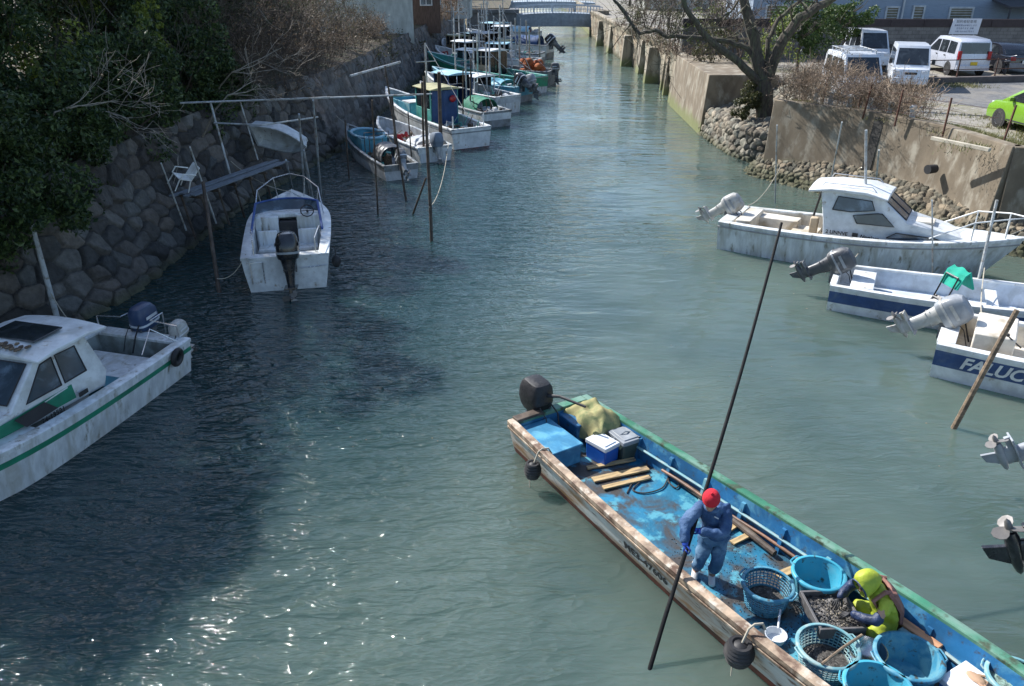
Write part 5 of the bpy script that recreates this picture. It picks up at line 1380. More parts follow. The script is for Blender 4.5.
mb = MB(); mb.box((5.0, 0, 1.36), (.45, .45, .05)); mb.build('deck_hatch', M_cream, cr, bev=.015)

# ---- blue striped open skiff, right
sk = boat('open white skiff with a navy stripe and tilted dark grey outboard on the right', 'skiff', (7.6, 17.75), -26)
HS = Hull(6.6, 1.9, .62, .95, sr=.86, rake=.7)
hull_boat(sk, HS, M_white, M_navy, (.16, .52), M_boot, .9, gw=.1, gh=.05, zd=.22, inner=mat('pale blue white liner', (.55, .6, .66), .5, dirt=(.4, .43, .45), damt=.25), stern_wall=.12)
outboard(sk, (-.0, .1, .68), 56, 1.05, M_outg, M_outg, band=M_outs)
for c_, d_ in (((.65, 0, .48), (.5, 1.25, .26)), ((3.3, 0, .5), (.24, 1.6, .05)), ((4.8, 0, .62), (.3, 1.2, .05))): mb = MB(); mb.box(c_, d_); mb.build('thwart', M_white, sk, bev=.015)
map_text(HS, 'Shinkou', .15, 2.75, .40, mat('dark lettering', (.02, .03, .07), .5, bump=0), sk, side=-1, shear=.3)
p = sk.matrix_basis @ Vector((2.5, .1, .23))
ch = thing('folded_trolley', 'folded black trolley with a green cloth inside the navy striped skiff', 'trolley', p, R(10))
mb = MB(); mb.tube([(-.35, -.2, 0), (-.1, -.2, .75)], .02, 6); mb.tube([(-.35, .2, 0), (-.1, .2, .75)], .02, 6); mb.tube([(-.1, -.2, .75), (-.1, .2, .75)], .02, 6); mb.tube([(-.3, -.2, .2), (-.3, .2, .2)], .02, 6); mb.box((-.3, 0, .1), (.3, .5, .06), rot=(0, R(-50), 0)); mb.build('frame', M_blackg, ch)
mb = MB(); mb.loft([[(-.15, y, .5), (-.02 + .03 * math.sin(y * 20), y, .82), (.12, y, .9 + .03 * math.cos(y * 17)), (.3 + .04 * math.sin(y * 11), y, .5), (.26, y, .48), (.1, y, .84), (0, y, .78), (-.1, y, .5)] for y in np.linspace(-.28, .28, 8)]); mb.build('cloth', mat('sea green cloth', (.0, .30, .21), .8, bump=.3, bscale=40), ch)

# ---- named skiff, right edge
fa = boat('white boat with a wide navy band and pale outboard cut by the right edge', 'skiff', (8.55, 14.5), -32)
HF = Hull(6.2, 2.1, .72, 1.05, sr=.92, rake=.7)
hull_boat(fa, HF, M_white, M_navy, (.12, .50), M_boot, .92, gw=.14, gh=.06, zd=.3, inner=M_cream, stern_wall=.3)
outboard(fa, (.04, .05, .78), 52, 1.1, M_outs, M_outw, band=M_outw)
map_text(HF, 'FALUC', .34, .45, .435, mat('white hull lettering', (.7, .7, .68), .5, bump=0), fa, side=-1, shear=.3, off=.008)
mb = MB(); mb.box((.9, .1, .62), (.7, 1.2, .62)); mb.build('stern_locker', M_cream, fa, bev=.03)
mb = MB(); mb.box((2.1, 0, .62), (.06, 1.35, .7)); mb.box((2.5, 0, .66), (.8, .5, .7)); mb.build('console', M_white, fa, bev=.02)
mb = MB(); mb.tube([(1.35, -.45, .78), (1.1, -.5, .98)], .014, 6); mb.sphere((1.09, -.5, 1.0), .035, 8); mb.build('lever', M_trim, fa)

# ---- two boats lying just outside the right edge, their tilted outboards reach into view
g1 = boat('white skiff outside the right edge whose silver outboard foot pokes into view', 'skiff', (8.2, 9.92), -12)
hull_boat(g1, Hull(6, 1.7, .65, .95, sr=.9), M_white, M_navy, (.2, .4), M_boot, .9, gw=.1, zd=.25)
outboard(g1, (-.05, 0, .72), 60, 1.15, M_outs, M_outs)
g2 = boat('white skiff outside the right edge whose black outboard foot pokes into view', 'skiff', (7.3, 7.5), -14)
hull_boat(g2, Hull(6, 1.7, .65, .95, sr=.9), M_white, M_green, (.2, .4), M_boot, .9, gw=.1, zd=.25)
outboard(g2, (-.05, 0, .78), 66, 1.5, M_blackg, M_blackg)

# ---- moored boats along the left bank
M_cyan = mat('cyan tank liner', (.09, .33, .43), .5, dirt=(.25, .42, .45), damt=.25)
M_cyanp = mat('pale blue tarp', (.22, .42, .52), .7, dirt=(.4, .5, .52), damt=.3, bump=.3)
M_grntarp = mat('green tarp', (.02, .16, .10), .8, bump=.4)
M_whtarp = mat('whitish tarp', (.5, .52, .53), .8, bump=.4, dirt=(.35, .36, .36), damt=.3)
M_tanroof = mat('mossy tan roof', (.34, .32, .18), .8, dirt=(.2, .22, .12), damt=.3)
M_bluet = mat('blue tarp', (.02, .06, .16), .6, bump=.4, bscale=8)
M_tealp = mat('teal paint', (.06, .30, .26), .5, dirt=(.15, .3, .27), damt=.3)
M_cygreen = mat('bright green hull', (.02, .26, .14), .5, dirt=(.08, .2, .14), damt=.3)
M_grey = mat('grey hull', (.26, .28, .29), .5, dirt=(.15, .15, .14), damt=.35)
M_orange = mat('rust orange net', (.34, .10, .03), .9, dirt=(.2, .05, .02), damt=.4, bump=.8)
M_brick = mat('tan cabin paint', (.46, .36, .24), .7, dirt=(.3, .22, .15), damt=.3)
def tub(mb, x, y, z, lx, ly, h, th=.04, mi=0):
    for s in (-1, 1):
        mb.box((x, y + s * (ly / 2 - th / 2), z + h / 2), (lx, th, h), mi=mi); mb.box((x + s * (lx / 2 - th / 2), y, z + h / 2), (th, ly - 2 * th, h - .004), mi=mi)
    mb.box((x, y, z + .03), (lx - th, ly - th, .04), mi=mi)
def wheelhouse(par, x0, x1, wd, z0, z1, wallm, roofm, curtain=None):
    wm = MB(); h = z1 - z0
    for s in (-1, 1):
        wm.box(((x0 + x1) / 2, s * wd / 2, z0 + h * .25), (x1 - x0, .05, h * .5))
        for x in (x0 + .03, (x0 + x1) / 2, x1 - .03): wm.box((x, s * wd / 2, z0 + h * .75), (.07, .05, h * .5))
    wm.box((x1 - .02, 0, z0 + h * .3), (.05, wd - .06, h * .6)); wm.box((x1 - .02, 0, z0 + h * .8), (.05, .07, h * .4))
    wh = wm.build('wheelhouse', wallm, par, bev=.008)
    r = MB(); r.loft([[(x0 - .2, y, z1 + .09 * (1 - (2 * y / (wd + .2)) ** 2)), (x1 + .15, y, z1 - .02 + .09 * (1 - (2 * y / (wd + .2)) ** 2)), (x1 + .15, y, z1 - .05), (x0 - .2, y, z1 - .03)] for y in np.linspace(-(wd + .2) / 2, (wd + .2) / 2, 7)]); r.build('roof', roofm, wh)
    g = MB(); g.box((x1 + .0, 0, z0 + h * .78), (.02, wd - .1, h * .34))
    for s in (-1, 1): g.box(((x0 + x1) / 2 + .1, s * (wd / 2 - .015), z0 + h * .74), ((x1 - x0) - .35, .02, h * .4))
    g.build('window', M_glass, wh)
    if curtain:
        c = MB(); c.loft([[(x0 - .03 + .025 * math.sin(y * 31), y, z0 + .1), (x0 - .03 + .03 * math.sin(y * 23 + 1), y, z1 - .08), (x0 - .015 + .03 * math.sin(y * 23 + 1), y, z1 - .08), (x0 - .015 + .025 * math.sin(y * 31), y, z0 + .1)] for y in np.linspace(-wd / 2 + .04, wd / 2 - .04, 14)]); c.build('curtain', curtain, wh)
    return wh
def clutter(par, rx, ry, z, n, mats, s=.28, name='gear'):
    for k, m in enumerate(mats):
        mb = MB()
        for i in range(n):
            c = (rng.uniform(*rx), rng.uniform(*ry), z + rng.uniform(.05, .3)); d = [s * rng.uniform(.3, 1.2) for _ in range(3)]
            if rng.random() < .45: mb.box(c, d, rot=(rng.uniform(-.3, .3), rng.uniform(-.3, .3), rng.uniform(0, 3)))
            elif rng.random() < .5: mb.sphere(c, [q * .5 for q in d], 8)
            else: mb.tube([c, (c[0] + rng.uniform(-.5, .5), c[1] + rng.uniform(-.3, .3), c[2] + rng.uniform(.1, .7))], .018, 5)
        mb.build(name, m, par, bev=.008)
def canopy(par, x0, x1, wd, z0, h, m, n=9, name='canopy', closed=False):
    mb = MB(); rr = []
    for i in range(n + 1):
        x = x0 + (x1 - x0) * i / n; sg = .04 * math.sin(i * 2.1)
        rr.append([(x, wd / 2 * math.cos(a), z0 + (h + sg) * math.sin(a) ** .7 if math.sin(a) > 0 else z0) for a in np.linspace(0, math.pi, 11)] + [(x, (wd / 2 - .02) * math.cos(a), z0 - .02 + (h + sg) * max(0, math.sin(a)) ** .7) for a in np.linspace(math.pi, 0, 11)])
    mb.loft(rr, caps=(True, True)); mb.build(name, m, par)

# stern point, bow point measured on the water
def mk(label, cat, S_, Bp, beam, h0, h1, **k):
    S_, Bp = Vector(S_), Vector(Bp); d = Bp - S_
    t = boat(label, cat, S_, math.degrees(math.atan2(d.y, d.x)))
    H = Hull(d.length, beam, h0, h1, sr=k.pop('sr', .86), rake=k.pop('rake', .8))
    hull_boat(t, H, **k); return t, H
b3, H3 = mk('dark grey skiff with a cyan tank and tilted outboard, nearest of the left row', 'skiff', (-4.1, 29.55), (-7.3, 36.3), 1.55, .55, .85, M_h=M_grey, M_st=M_whtarp, stripe=(.3, .8), M_boot=M_red, bootw=.82, gw=.09, zd=.2, inner=M_grey)
outboard(b3, (-.03, 0, .62), 40, .95, M_outg, M_outs)
mb = MB(); tub(mb, 4.3, 0, .22, 2.2, 1.15, .75); mb.build('tank', M_cyan, b3, bev=.02)
mb = MB(); mb.torus((4.3, 0, .98), .62, .06, sx=1.85, sy=1.0, n=30); mb.build('tank_rim', M_cyanp, b3)
canopy(b3, .9, 2.0, 1.0, .55, .5, M_outg, name='engine_cover'); clutter(b3, (1.2, 3.2), (-.5, .5), .25, 9, [M_wood, M_black, M_tealp])
for x in (2.3, 3.0): rail(b3, [(x, -.5, .5), (x, -.5, 1.25), (x, .5, 1.25), (x, .5, .5)], .02, m=M_darkwood)
b4, H4 = mk('white skiff with a grey covered outboard behind the dark grey skiff', 'skiff', (-3.1, 32.6), (-6.2, 38.0), 1.75, .6, .9, M_h=M_white2, M_st=M_white, gw=.1, zd=.25, M_boot=M_rust, bootw=.88, inner=M_whtarp)
outboard(b4, (-.03, 0, .66), 10, 1.0, M_outs, M_outs, cover=mat('grey blue motor cover', (.16, .2, .25), .8, bump=.4))
canopy(b4, .35, 1.4, 1.4, .55, .3, M_whtarp); clutter(b4, (1.8, 3.6), (-.5, .5), .3, 8, [M_whtarp, M_wood, M_tail])
b5, H5 = mk('white fishing boat with a tan roofed wheelhouse and a blue curtain', 'fishing boat', (-1.75, 35.3), (-6.6, 43.5), 2.25, .85, 1.5, M_h=M_white, M_st=M_grey, stripe=(.14, .2), M_boot=M_red, bootw=.84, gw=.13, zd=.4, inner=M_whtarp)
wheelhouse(b5, 2.6, 4.2, 1.35, .42, 2.2, M_tealp, M_tanroof, M_bluet)
mb = MB(); tub(mb, 6.2, 0, .62, 2.3, 1.3, .65); mb.build('tank', M_cyan, b5, bev=.02); mb = MB(); mb.box((5.5, .1, 1.3), (.9, 1.1, .04)); mb.build('tank_lid', M_whtarp, b5)
mb = MB(); tub(mb, 7.8, 0, .8, .7, .7, .4); mb.build('bow_well', M_tealp, b5)
clutter(b5, (.4, 2.3), (-.8, .8), .42, 12, [M_whtarp, M_darkwood, M_tealp, M_grntarp]); mb = MB(); mb.sphere((2.45, -.35, 1.75), (.09, .17, .16), 10); mb.build('red_buoy', M_tail, b5)
for x, y in ((.3, .75), (.3, -.75)): rail(b5, [(x, y, .8), (x, y, 1.35)], .03, m=M_white)
b6, H6 = mk('small grey white boat piled with green nets and a pale blue cabin roof', 'fishing boat', (-.75, 40.3), (-5.2, 47.3), 2.0, .75, 1.3, M_h=M_grey, M_st=M_white, stripe=(.1, .45), gw=.12, zd=.35, M_boot=M_boot, inner=M_whtarp)
wheelhouse(b6, 3.6, 5.2, 1.4, .38, 2.15, M_bluet, M_cyanp, None); canopy(b6, 5.4, 7.0, 1.3, .8, .55, M_cyanp)
canopy(b6, .9, 2.4, 1.3, .5, .75, M_grntarp, name='net_pile'); clutter(b6, (.2, 1.2), (-.6, .6), .5, 8, [M_whtarp, M_black, M_rust])
b7, H7 = mk('long boat with cyan upper hull and black tilted outboard', 'fishing boat', (.7, 48.4), (-5.0, 52.8), 2.1, .9, 1.5, M_h=M_grey, M_st=M_cyan, stripe=(.02, .5), gw=.12, zd=.5, gunL=M_cyanp, inner=M_tealp)
outboard(b7, (-.05, .3, .95), 60, 1.3, M_blackg, M_outg); outboard(b7, (-.05, -.45, .95), 20, 1.1, M_outs, M_outs)
canopy(b7, 1.2, 3.4, 1.5, .8, .35, M_cyan, name='tarp'); clutter(b7, (.2, 1.2), (-.7, .7), .7, 7, [M_whtarp, M_trim])
b8, H8 = mk('long green hulled fishing boat with a white wheelhouse', 'fishing boat', (1.5, 51.8), (-6.0, 60.2), 2.4, 1.0, 1.7, M_h=M_white2, M_st=M_cygreen, stripe=(.06, .55), gw=.14, zd=.5, gunL=M_tealp, inner=M_tealp)
wheelhouse(b8, 3.6, 5.2, 1.5, .5, 2.3, M_brick, M_whtarp, M_darkc); clutter(b8, (.5, 3.3), (-.8, .8), .6, 13, [M_grntarp, M_wood, M_whtarp, M_tealp]); clutter(b8, (5.6, 9), (-.6, .6), .8, 8, [M_tealp, M_whtarp])
b9, H9 = mk('grey flat sterned boat carrying a heap of rust orange nets', 'fishing boat', (2.7, 56.0), (-3.6, 58.4), 2.2, .9, 1.2, M_h=M_grey, M_st=M_grey, gw=.13, zd=.4, M_boot=M_boot, inner=M_grey)
outboard(b9, (-.05, 0, .9), 5, 1.0, M_outg, M_outg)
mb = MB()
for i in range(16): mb.sphere((rng.uniform(.6, 2.0), rng.uniform(-.6, .6), rng.uniform(.8, 1.5)), (rng.uniform(.2, .38), rng.uniform(.2, .36), rng.uniform(.15, .3)), 8)
mb.build('net_pile', M_orange, b9); clutter(b9, (2.3, 5), (-.8, .8), .5, 12, [M_whtarp, M_tealp, M_trim])
wheelhouse(b9, 4.4, 5.6, 1.3, .45, 1.9, M_whtarp, M_whtarp)
b10, H10 = mk('white boat under a blue tarp with a black outboard, toward the far bridge', 'fishing boat', (3.3, 73), (-3.0, 75.5), 2.5, 1.1, 1.7, M_h=M_grey, M_st=M_white, stripe=(.05, .5), gw=.15, zd=.5, inner=M_whtarp)
outboard(b10, (-.1, .2, 1.15), 45, 1.5, M_blackg, M_outg); canopy(b10, .9, 3.2, 1.9, .9, .9, M_bluet, name='tarp'); wheelhouse(b10, 3.8, 5.0, 1.6, .6, 2.5, M_white, M_white)
b11, H11 = mk('grey white boat farthest up the canal just before the bridge', 'fishing boat', (2.8, 86.5), (-3.2, 88), 2.6, 1.2, 1.6, M_h=M_grey, M_st=M_whtarp, gw=.15, zd=.6, inner=M_whtarp)
canopy(b11, 1, 4, 1.8, .9, .8, M_cyanp); clutter(b11, (.4, 4), (-.9, .9), 1.0, 8, [M_whtarp, M_red], .5)
b12, H12 = mk('white cabin boat with a tan wheelhouse among the far masts', 'fishing boat', (-.4, 66.5), (-5.2, 72), 2.4, 1.1, 1.7, M_h=M_white2, M_st=M_white, gw=.14, zd=.5, inner=M_whtarp)
wheelhouse(b12, 1.8, 3.6, 1.6, .6, 2.4, M_brick, M_whtarp); clutter(b12, (.2, 6), (-.9, .9), .8, 12, [M_whtarp, M_grey, M_brick], .5)
b13, H13 = mk('pinkish white cabin boat moored against the quay among the far masts', 'fishing boat', (-1.8, 60.8), (-6.0, 66.5), 2.3, 1.0, 1.6, M_h=M_white2, M_st=M_tealp, gw=.14, zd=.5, inner=M_whtarp)
wheelhouse(b13, 1.6, 3.4, 1.5, .6, 2.2, M_whtarp, M_white); clutter(b13, (.2, 5), (-.9, .9), .8, 12, [M_whtarp, M_tealp, M_red], .5)
b14, H14 = mk('white boat with a tall pale wheelhouse behind the blue tarp boat', 'fishing boat', (.6, 79), (-4.4, 82.5), 2.5, 1.2, 1.8, M_h=M_white, M_st=M_white, gw=.14, zd=.5, inner=M_whtarp)
wheelhouse(b14, 1.8, 3.6, 1.7, .6, 2.4, M_white, M_cyanp); clutter(b14, (.2, 5), (-.9, .9), .8, 10, [M_whtarp, M_grey], .5)
for i, (s_, b_, wh, st_, lb) in enumerate((((-.2, 44.4), (-5.2, 50.2), M_white2, M_whtarp, 'white open boat lying between the green net pile and the cyan hulled boat'),
    ((1.9, 63.0), (-4.6, 66.0), M_whtarp, M_white, 'white decked boat right behind the orange nets'),
    ((2.4, 68.0), (-4.2, 70.2), M_grey, M_white, 'pale boat with a low cabin before the blue tarp boat'),
    ((-1.0, 57.0), (-6.2, 62.8), M_white, M_tealp, 'white boat with a teal stripe behind the long green boat'),
    ((-1.5, 74.5), (-5.2, 80), M_white2, M_white, 'small white boat tucked against the quay behind the tan wheelhouse'),
    ((-3.0, 68.5), (-6.0, 74.5), M_white2, M_cyanp, 'pale blue striped boat closest to the far quay wall'))):
    bx_, Hx = mk(lb, 'fishing boat', s_, b_, 2.1 + .1 * (i % 3), .9, 1.5, M_h=wh, M_st=st_, stripe=(.1, .35), gw=.13, zd=.45, inner=M_whtarp, M_boot=M_boot)
    wheelhouse(bx_, 2.0 + .4 * (i % 3), 3.5 + .4 * (i % 3), 1.4, .45, 1.75 + .2 * (i % 2), [M_white, M_whtarp, M_brick][i % 3], [M_white, M_cyanp, M_tanroof][i % 3])
    clutter(bx_, (.3, 1.9), (-.7, .7), .55, 10, [M_whtarp, M_darkwood, M_tealp], .35)
    for xm, hm in ((1.8, 3.4), (4.6, 4.6)):
        mb = MB(); mb.tube([(xm, 0, .6), (xm, .05, hm)], .04, 6); mb.tube([(xm, -.4, hm * .8), (xm, .5, hm * .82)], .02, 5); mb.build('mast', M_pipew, bx_)
for t, (x, z0, h) in ((b5, (4.4, 1, 4.0)), (b6, (3.0, .6, 3.6)), (b8, (3.4, .8, 5.0)), (b8, (7.0, 1, 4.0)), (b9, (4.2, .6, 4.2)), (b12, (2.8, .8, 5.6)), (b12, (4.6, .8, 5)), (b13, (3.6, .8, 5.2)), (b13, (1.0, .6, 4.2)), (b14, (3.7, .8, 5.2)), (b10, (4.4, .8, 4.6)), (b7, (3.8, .8, 3.4))):
    mb = MB(); mb.tube([(x, 0, z0), (x, 0, h)], .045, 6); mb.tube([(x, -.5, h * .8), (x, .5, h * .8)], .025, 5); mb.tube([(x, 0, h), (0.3, 0, z0 + .3)], .012, 4); mb.build('mast', M_pipew, t)

# far side boat beyond and dinghy on the bank
dg = thing('dinghy', 'small white dinghy propped upside down on the bank behind the pipe frame', 'dinghy', (-10.0, 25.6, 2.0), R(-25))
HD = Hull(2.5, 1.1, .42, .5, sr=.85, rake=.3, draft=.08, zc=.0)
hull_boat(dg, HD, M_white, None, gw=.06, zd=.1, N=14)
dg.rotation_euler = (R(118), R(4), R(-22)); dg.location = (-9.0, 29.0, 1.95); dg.scale = (.9, .9, .9)

# white plastic chair
chr_ = thing('plastic_chair', 'white plastic armchair tipped on the boulders above the plank walkway', 'chair', G(178, 188, 1.85), R(-160)); chr_.scale = (.8, .8, .8)
M_pl = mat('white plastic', (.72, .72, .68), .5, bump=0, dirt=(.5, .48, .42), damt=.2)
mb = MB(); mb.box((0, 0, .42), (.46, .46, .03)); mb.build('seat', M_pl, chr_, bev=.01)
mb = MB(); mb.loft([[(-.22 - .12 * v, y, .42 + .5 * v) for v in (0, .5, 1)] + [(-.25 - .12 * v, y, .42 + .5 * v) for v in (1, .5, 0)] for y in np.linspace(-.21, .21, 5)]); mb.build('backrest', M_pl, chr_, bev=.01)
for sx in (-1, 1):
    for sy in (-1, 1): mb = MB(); mb.tube([(sx * .2, sy * .2, .42), (sx * .25, sy * .25, 0)], [.025, .018], 6); mb.build('leg', M_pl, chr_)
for sy in (-1, 1): mb = MB(); mb.tube([(-.28, sy * .25, .66), (.18, sy * .26, .64), (.22, sy * .25, .42)], .022, 6); mb.build('armrest', M_pl, chr_)
chr_.rotation_euler = (R(-22), R(-18), R(-125))
# plank walkway
wk = thing('plank_walkway', 'narrow weathered plank walkway on brackets along the boulder wall', 'walkway', (-9.0, 20.4, 1.55))
pa, pb = G(176, 196, 1.6), G(272, 157, 1.75); d = (pb - pa); wk.location = pa; wk.rotation_euler = (0, 0, math.atan2(d.y, d.x))
M_plank = mat('grey blue boards', (.16, .185, .21), .85, var=.35, scale=2, stretch=(1, 8, 8), bump=.4, dirt=(.08, .08, .08), damt=.3)
for i in range(4):
    mb = MB(); mb.box((d.length / 2 + rng.uniform(-.15, .15), .1 - i * .19, .03 * (i % 2)), (d.length, .17, .035)); mb.build('plank', M_plank, wk, bev=.004)
for i in range(6):
    x = .3 + i * d.length / 6; mb = MB(); mb.box((x, -.15, -.06), (.07, .9, .07)); mb.tube([(x, .1, -.06), (x + .05, -.1, -1.3)], .035, 6); mb.build('bracket', M_darkwood, wk)
# pale pipe frame
pf = thing('scaffold', 'pale scaffold pipe frame standing over the walkway and dinghy', 'pipe frame', (-9.6, 24.0, 2.2))
o0 = Vector(pf.location)
def pipe(par, a, b, r=.03, m=None, nm='pipe'):
    mb = MB(); mb.tube([Vector(a) - o0, Vector(b) - o0], r, 7); mb.build(nm, m or M_pipew, par)
pipe(pf, G(180, 103, 3.6), G(432, 94, 3.6), .028); pipe(pf, G(262, 125, 3.0), G(214, 123, 3.0), .025); pipe(pf, G(262, 125, 3.0), G(318, 117, 3.0), .025)
pipe(pf, G(210, 101, 3.6), G(231, 177, 1.5), .03); pipe(pf, G(240, 101, 3.6), G(258, 160, 1.8), .022); pipe(pf, G(190, 103, 3.62), G(330, 97, 3.7), .018)
pipe(pf, G(313, 102, 3.6), G(318, 150, 1.2), .028)
# leaning white pipe by the thickets
mb = MB(); a, b = G(350, 76, 3.2), G(400, 62, 3.4); mb.tube([Vector((0, 0, 0)), b - a], .05, 8)
tag(mb.build('pipe', M_pipew, None, loc=a), 'pale pipe lying across the top of the quay wall by the thickets', 'pipe')

# ------------------------------------------------------------------ mooring stakes
def stake(label, base, top, h, r=.04, m=None, r1=None, zb=0.0, under=1.6, name='mooring_stake', kink=0.0, group='mooring stakes in the canal'):
    a = G(*base, zb); b = G(*top, h); d = (b - a).normalized()
    mb = MB(); a0 = a - d * under
    n = 7; pts = []
    for i in range(n): q = i / (n - 1); pts.append(a0.lerp(b, q) + Vector((kink * math.sin(q * 5), 0, 0)) - a)
    mb.tube(pts, [r + ((r1 or r * .8) - r) * i / (n - 1) for i in range(n)], 8)
    o = mb.build(name, m or M_galv, None, loc=a); return tag(o, label, 'mooring pole', group)
stake('thick pale stake standing before the boulders at the left edge', (60, 328), (31, 222), 2.4, .065, M_pipew, zb=.1)
stake('pale topped dark stake rising from the water below the plank walkway', (219, 292), (203, 182), 2.3, .055, M_darkwood)
stake('slim pale pipe leaning on the walkway next to the white chair', (176, 203), (161, 163), 2.7, .025, M_pipew, zb=1.5, under=1)
stake('slim grey pipe crossing the middle of the plank walkway', (202, 182), (190, 147), 3.2, .025, M_pipew, zb=2.2, under=1.5)
for i, (b_, t_, h) in enumerate((((306, 212), (299, 114), 3.6), ((316, 216), (304, 150), 2.4), ((322, 206), (313, 100), 3.8), ((310, 200), (302, 140), 2.6), ((294, 196), (286, 160), 2.2))):
    stake(['tall pale pole right behind the small white cruiser', 'short pale pole in the bundle behind the small white cruiser', 'tall thin pole at the right of the bundle behind the small white cruiser', 'thin middle pole of the bundle behind the small white cruiser', 'low thin rod over the bow of the small white cruiser'][i], b_, t_, h, .035, M_galv)
stake('tall dark pole standing alone in the middle of the canal', (431, 241), (425, 76), 4.5, .05, M_darkwood, kink=.02)
stake('short dark stake leaning against the lone tall pole', (413, 214), (426, 178), 1.4, .035, M_darkwood)
for i, (b_, t_, h) in enumerate((((378, 214), (372, 100), 3.6), ((406, 200), (385, 66), 4.3), ((398, 168), (392, 96), 2.7), ((412, 164), (408, 112), 2.0), ((349, 178), (345, 120), 2.2), ((441, 150), (439, 72), 3.3), ((424, 160), (422, 82), 3.2), ((463, 128), (463, 70), 3.0), ((470, 118), (471, 58), 3.4))):
    stake(['thin dark pole at the stern of the dark grey skiff', 'long dark pole leaning over the dark grey skiff', 'dark pole between the dark grey skiff and the covered outboard', 'short stake beside the covered outboard', 'thin stake by the bow of the dark grey skiff', 'thick dark post with a white cap before the tan roofed wheelhouse', 'pale pole left of the tan roofed wheelhouse', 'thin pole beside the pale blue cabin roof', 'thin pole between the cyan hull and the green nets'][i], b_, t_, h, [.03, .04, .05, .03, .03, .09, .05, .04, .04][i], M_darkwood)
far = [(490, 100, 30), (500, 92, 28), (512, 84, 22), (520, 78, 26), (505, 74, 20), (530, 70, 30), (478, 88, 34), (540, 62, 26), (516, 60, 18), (527, 56, 20)]
words = ['in front of the green hulled boat', 'beside the white wheelhouse', 'behind the orange nets', 'right of the orange nets', 'among the far masts on the left', 'before the blue tarp boat', 'left of the cyan hulled boat', 'behind the blue tarp boat', 'nearest the bridge abutment', 'next to the farthest boat']
for (px, b_, t_), wd in zip(far, words):
    stake('thin distant mooring pole ' + wd, (px, b_), (px - 1, t_), 7.2 - (7.2) * 1.0 + 3.6 if False else 3.8, .06, M_pipew)
stake('grey pole standing between the cabin cruiser and the navy striped skiff', (865, 262), (866, 130), 3.5, .035, M_galv, r1=.035)
stake('thin pale pole at the stern of the cabin cruiser', (775, 203), (777, 125), 2.7, .028, M_galv)
stake('pale pole leaning left behind the cabin cruiser roof', (826, 205), (842, 122), 2.9, .03, M_pipew)
stake('short grey pole rising behind the cabin cruiser roof', (873, 215), (879, 150), 2.4, .035, M_pipew)
stake('thin pole in front of the cabin cruiser bow', (933, 290), (932, 200), 2.3, .022, M_galv)
stake('two tone pole leaning over the navy striped skiff', (972, 308), (997, 200), 2.5, .04, M_pipew)
stake('rough mossy brown stake leaning beside the navy banded boat', (953, 428), (1018, 310), 2.2, .055, M_wood, kink=.015)

# ------------------------------------------------------------------ mooring lines and flotsam
def line(label, a, b, sag, r=.012, m=None):
    a, b = Vector(a), Vector(b); mb = MB()
    mb.tube([a.lerp(b, i / 12) - a - Vector((0, 0, sag * 4 * (i / 12) * (1 - i / 12))) for i in range(13)], r, 5)
    tag(mb.build('mooring_line', m or M_ropel, None, loc=a), label, 'rope', 'mooring lines')
def onb(t, x, y, z): bpy.context.view_layer.update(); return t.matrix_basis @ Vector((x, y, z))
line('sagging line from the cabin cruiser stern to the thin pale pole', onb(cr, .3, .8, .88), G(775, 203, 0) + Vector((0, 0, 1.2)), .25)
line('line from the cabin cruiser bow to the dark end of the concrete wall', onb(cr, 6.9, 0, 1.3), (15.6, 21.0, 2.6), .3)
line('sagging line from the navy striped skiff stern to the grey pole', onb(sk, .2, .7, .7), G(865, 262, 0) + Vector((0, 0, .9)), .2)
line('line from the navy banded boat back to the two tone pole', onb(fa, .6, .9, .8), G(972, 308) + Vector((0.1, 0.1, 1.0)), .15)
line('slack line from the small white cruiser stern to the pale topped stake', onb(b2, .3, .95, 1.0), G(219, 292, 0) + Vector((0, 0, .35)), .2)
line('line from the small white cruiser bow up to the plank walkway', onb(b2, 6.2, 0, 1.3), (-8.6, 24.5, 1.8), .2)
line('line from the green striped cabin boat to the thick pale stake', onb(b1, .4, -1.0, .8), G(60, 328, 0.1) + Vector((0, 0, .8)), .25)
line('line from the dark grey skiff bow to the boulder wall', onb(b3, 6.9, 0, .85), (-8.6, 37.5, 1.8), .2)
line('line from the covered outboard skiff to the lone tall dark pole', onb(b4, .2, -.7, .65), G(431, 241, 0) + Vector((0, 0, 1.0)), .5)
fl = MB()
for i in range(70):
    x, y = rng.uniform(-6, 9), rng.uniform(5.5, 30) ; s_ = rng.uniform(.008, .028); a_ = rng.uniform(0, 6.28)
    if -.5 < (x - .6) * .84 + (y - 11.45) * .54 < 1.4 and y < 12: continue
    fl.add([(x + s_ * math.cos(a_ + k * 1.57), y + s_ * .6 * math.sin(a_ + k * 1.57), .006) for k in range(4)], [(0, 1, 2, 3)])
o = fl.build('flotsam', M_lfdry, smooth=0); o['kind'] = 'stuff'; o['label'] = 'tiny pale leaves and bits floating on the canal'; o['category'] = 'flotsam'
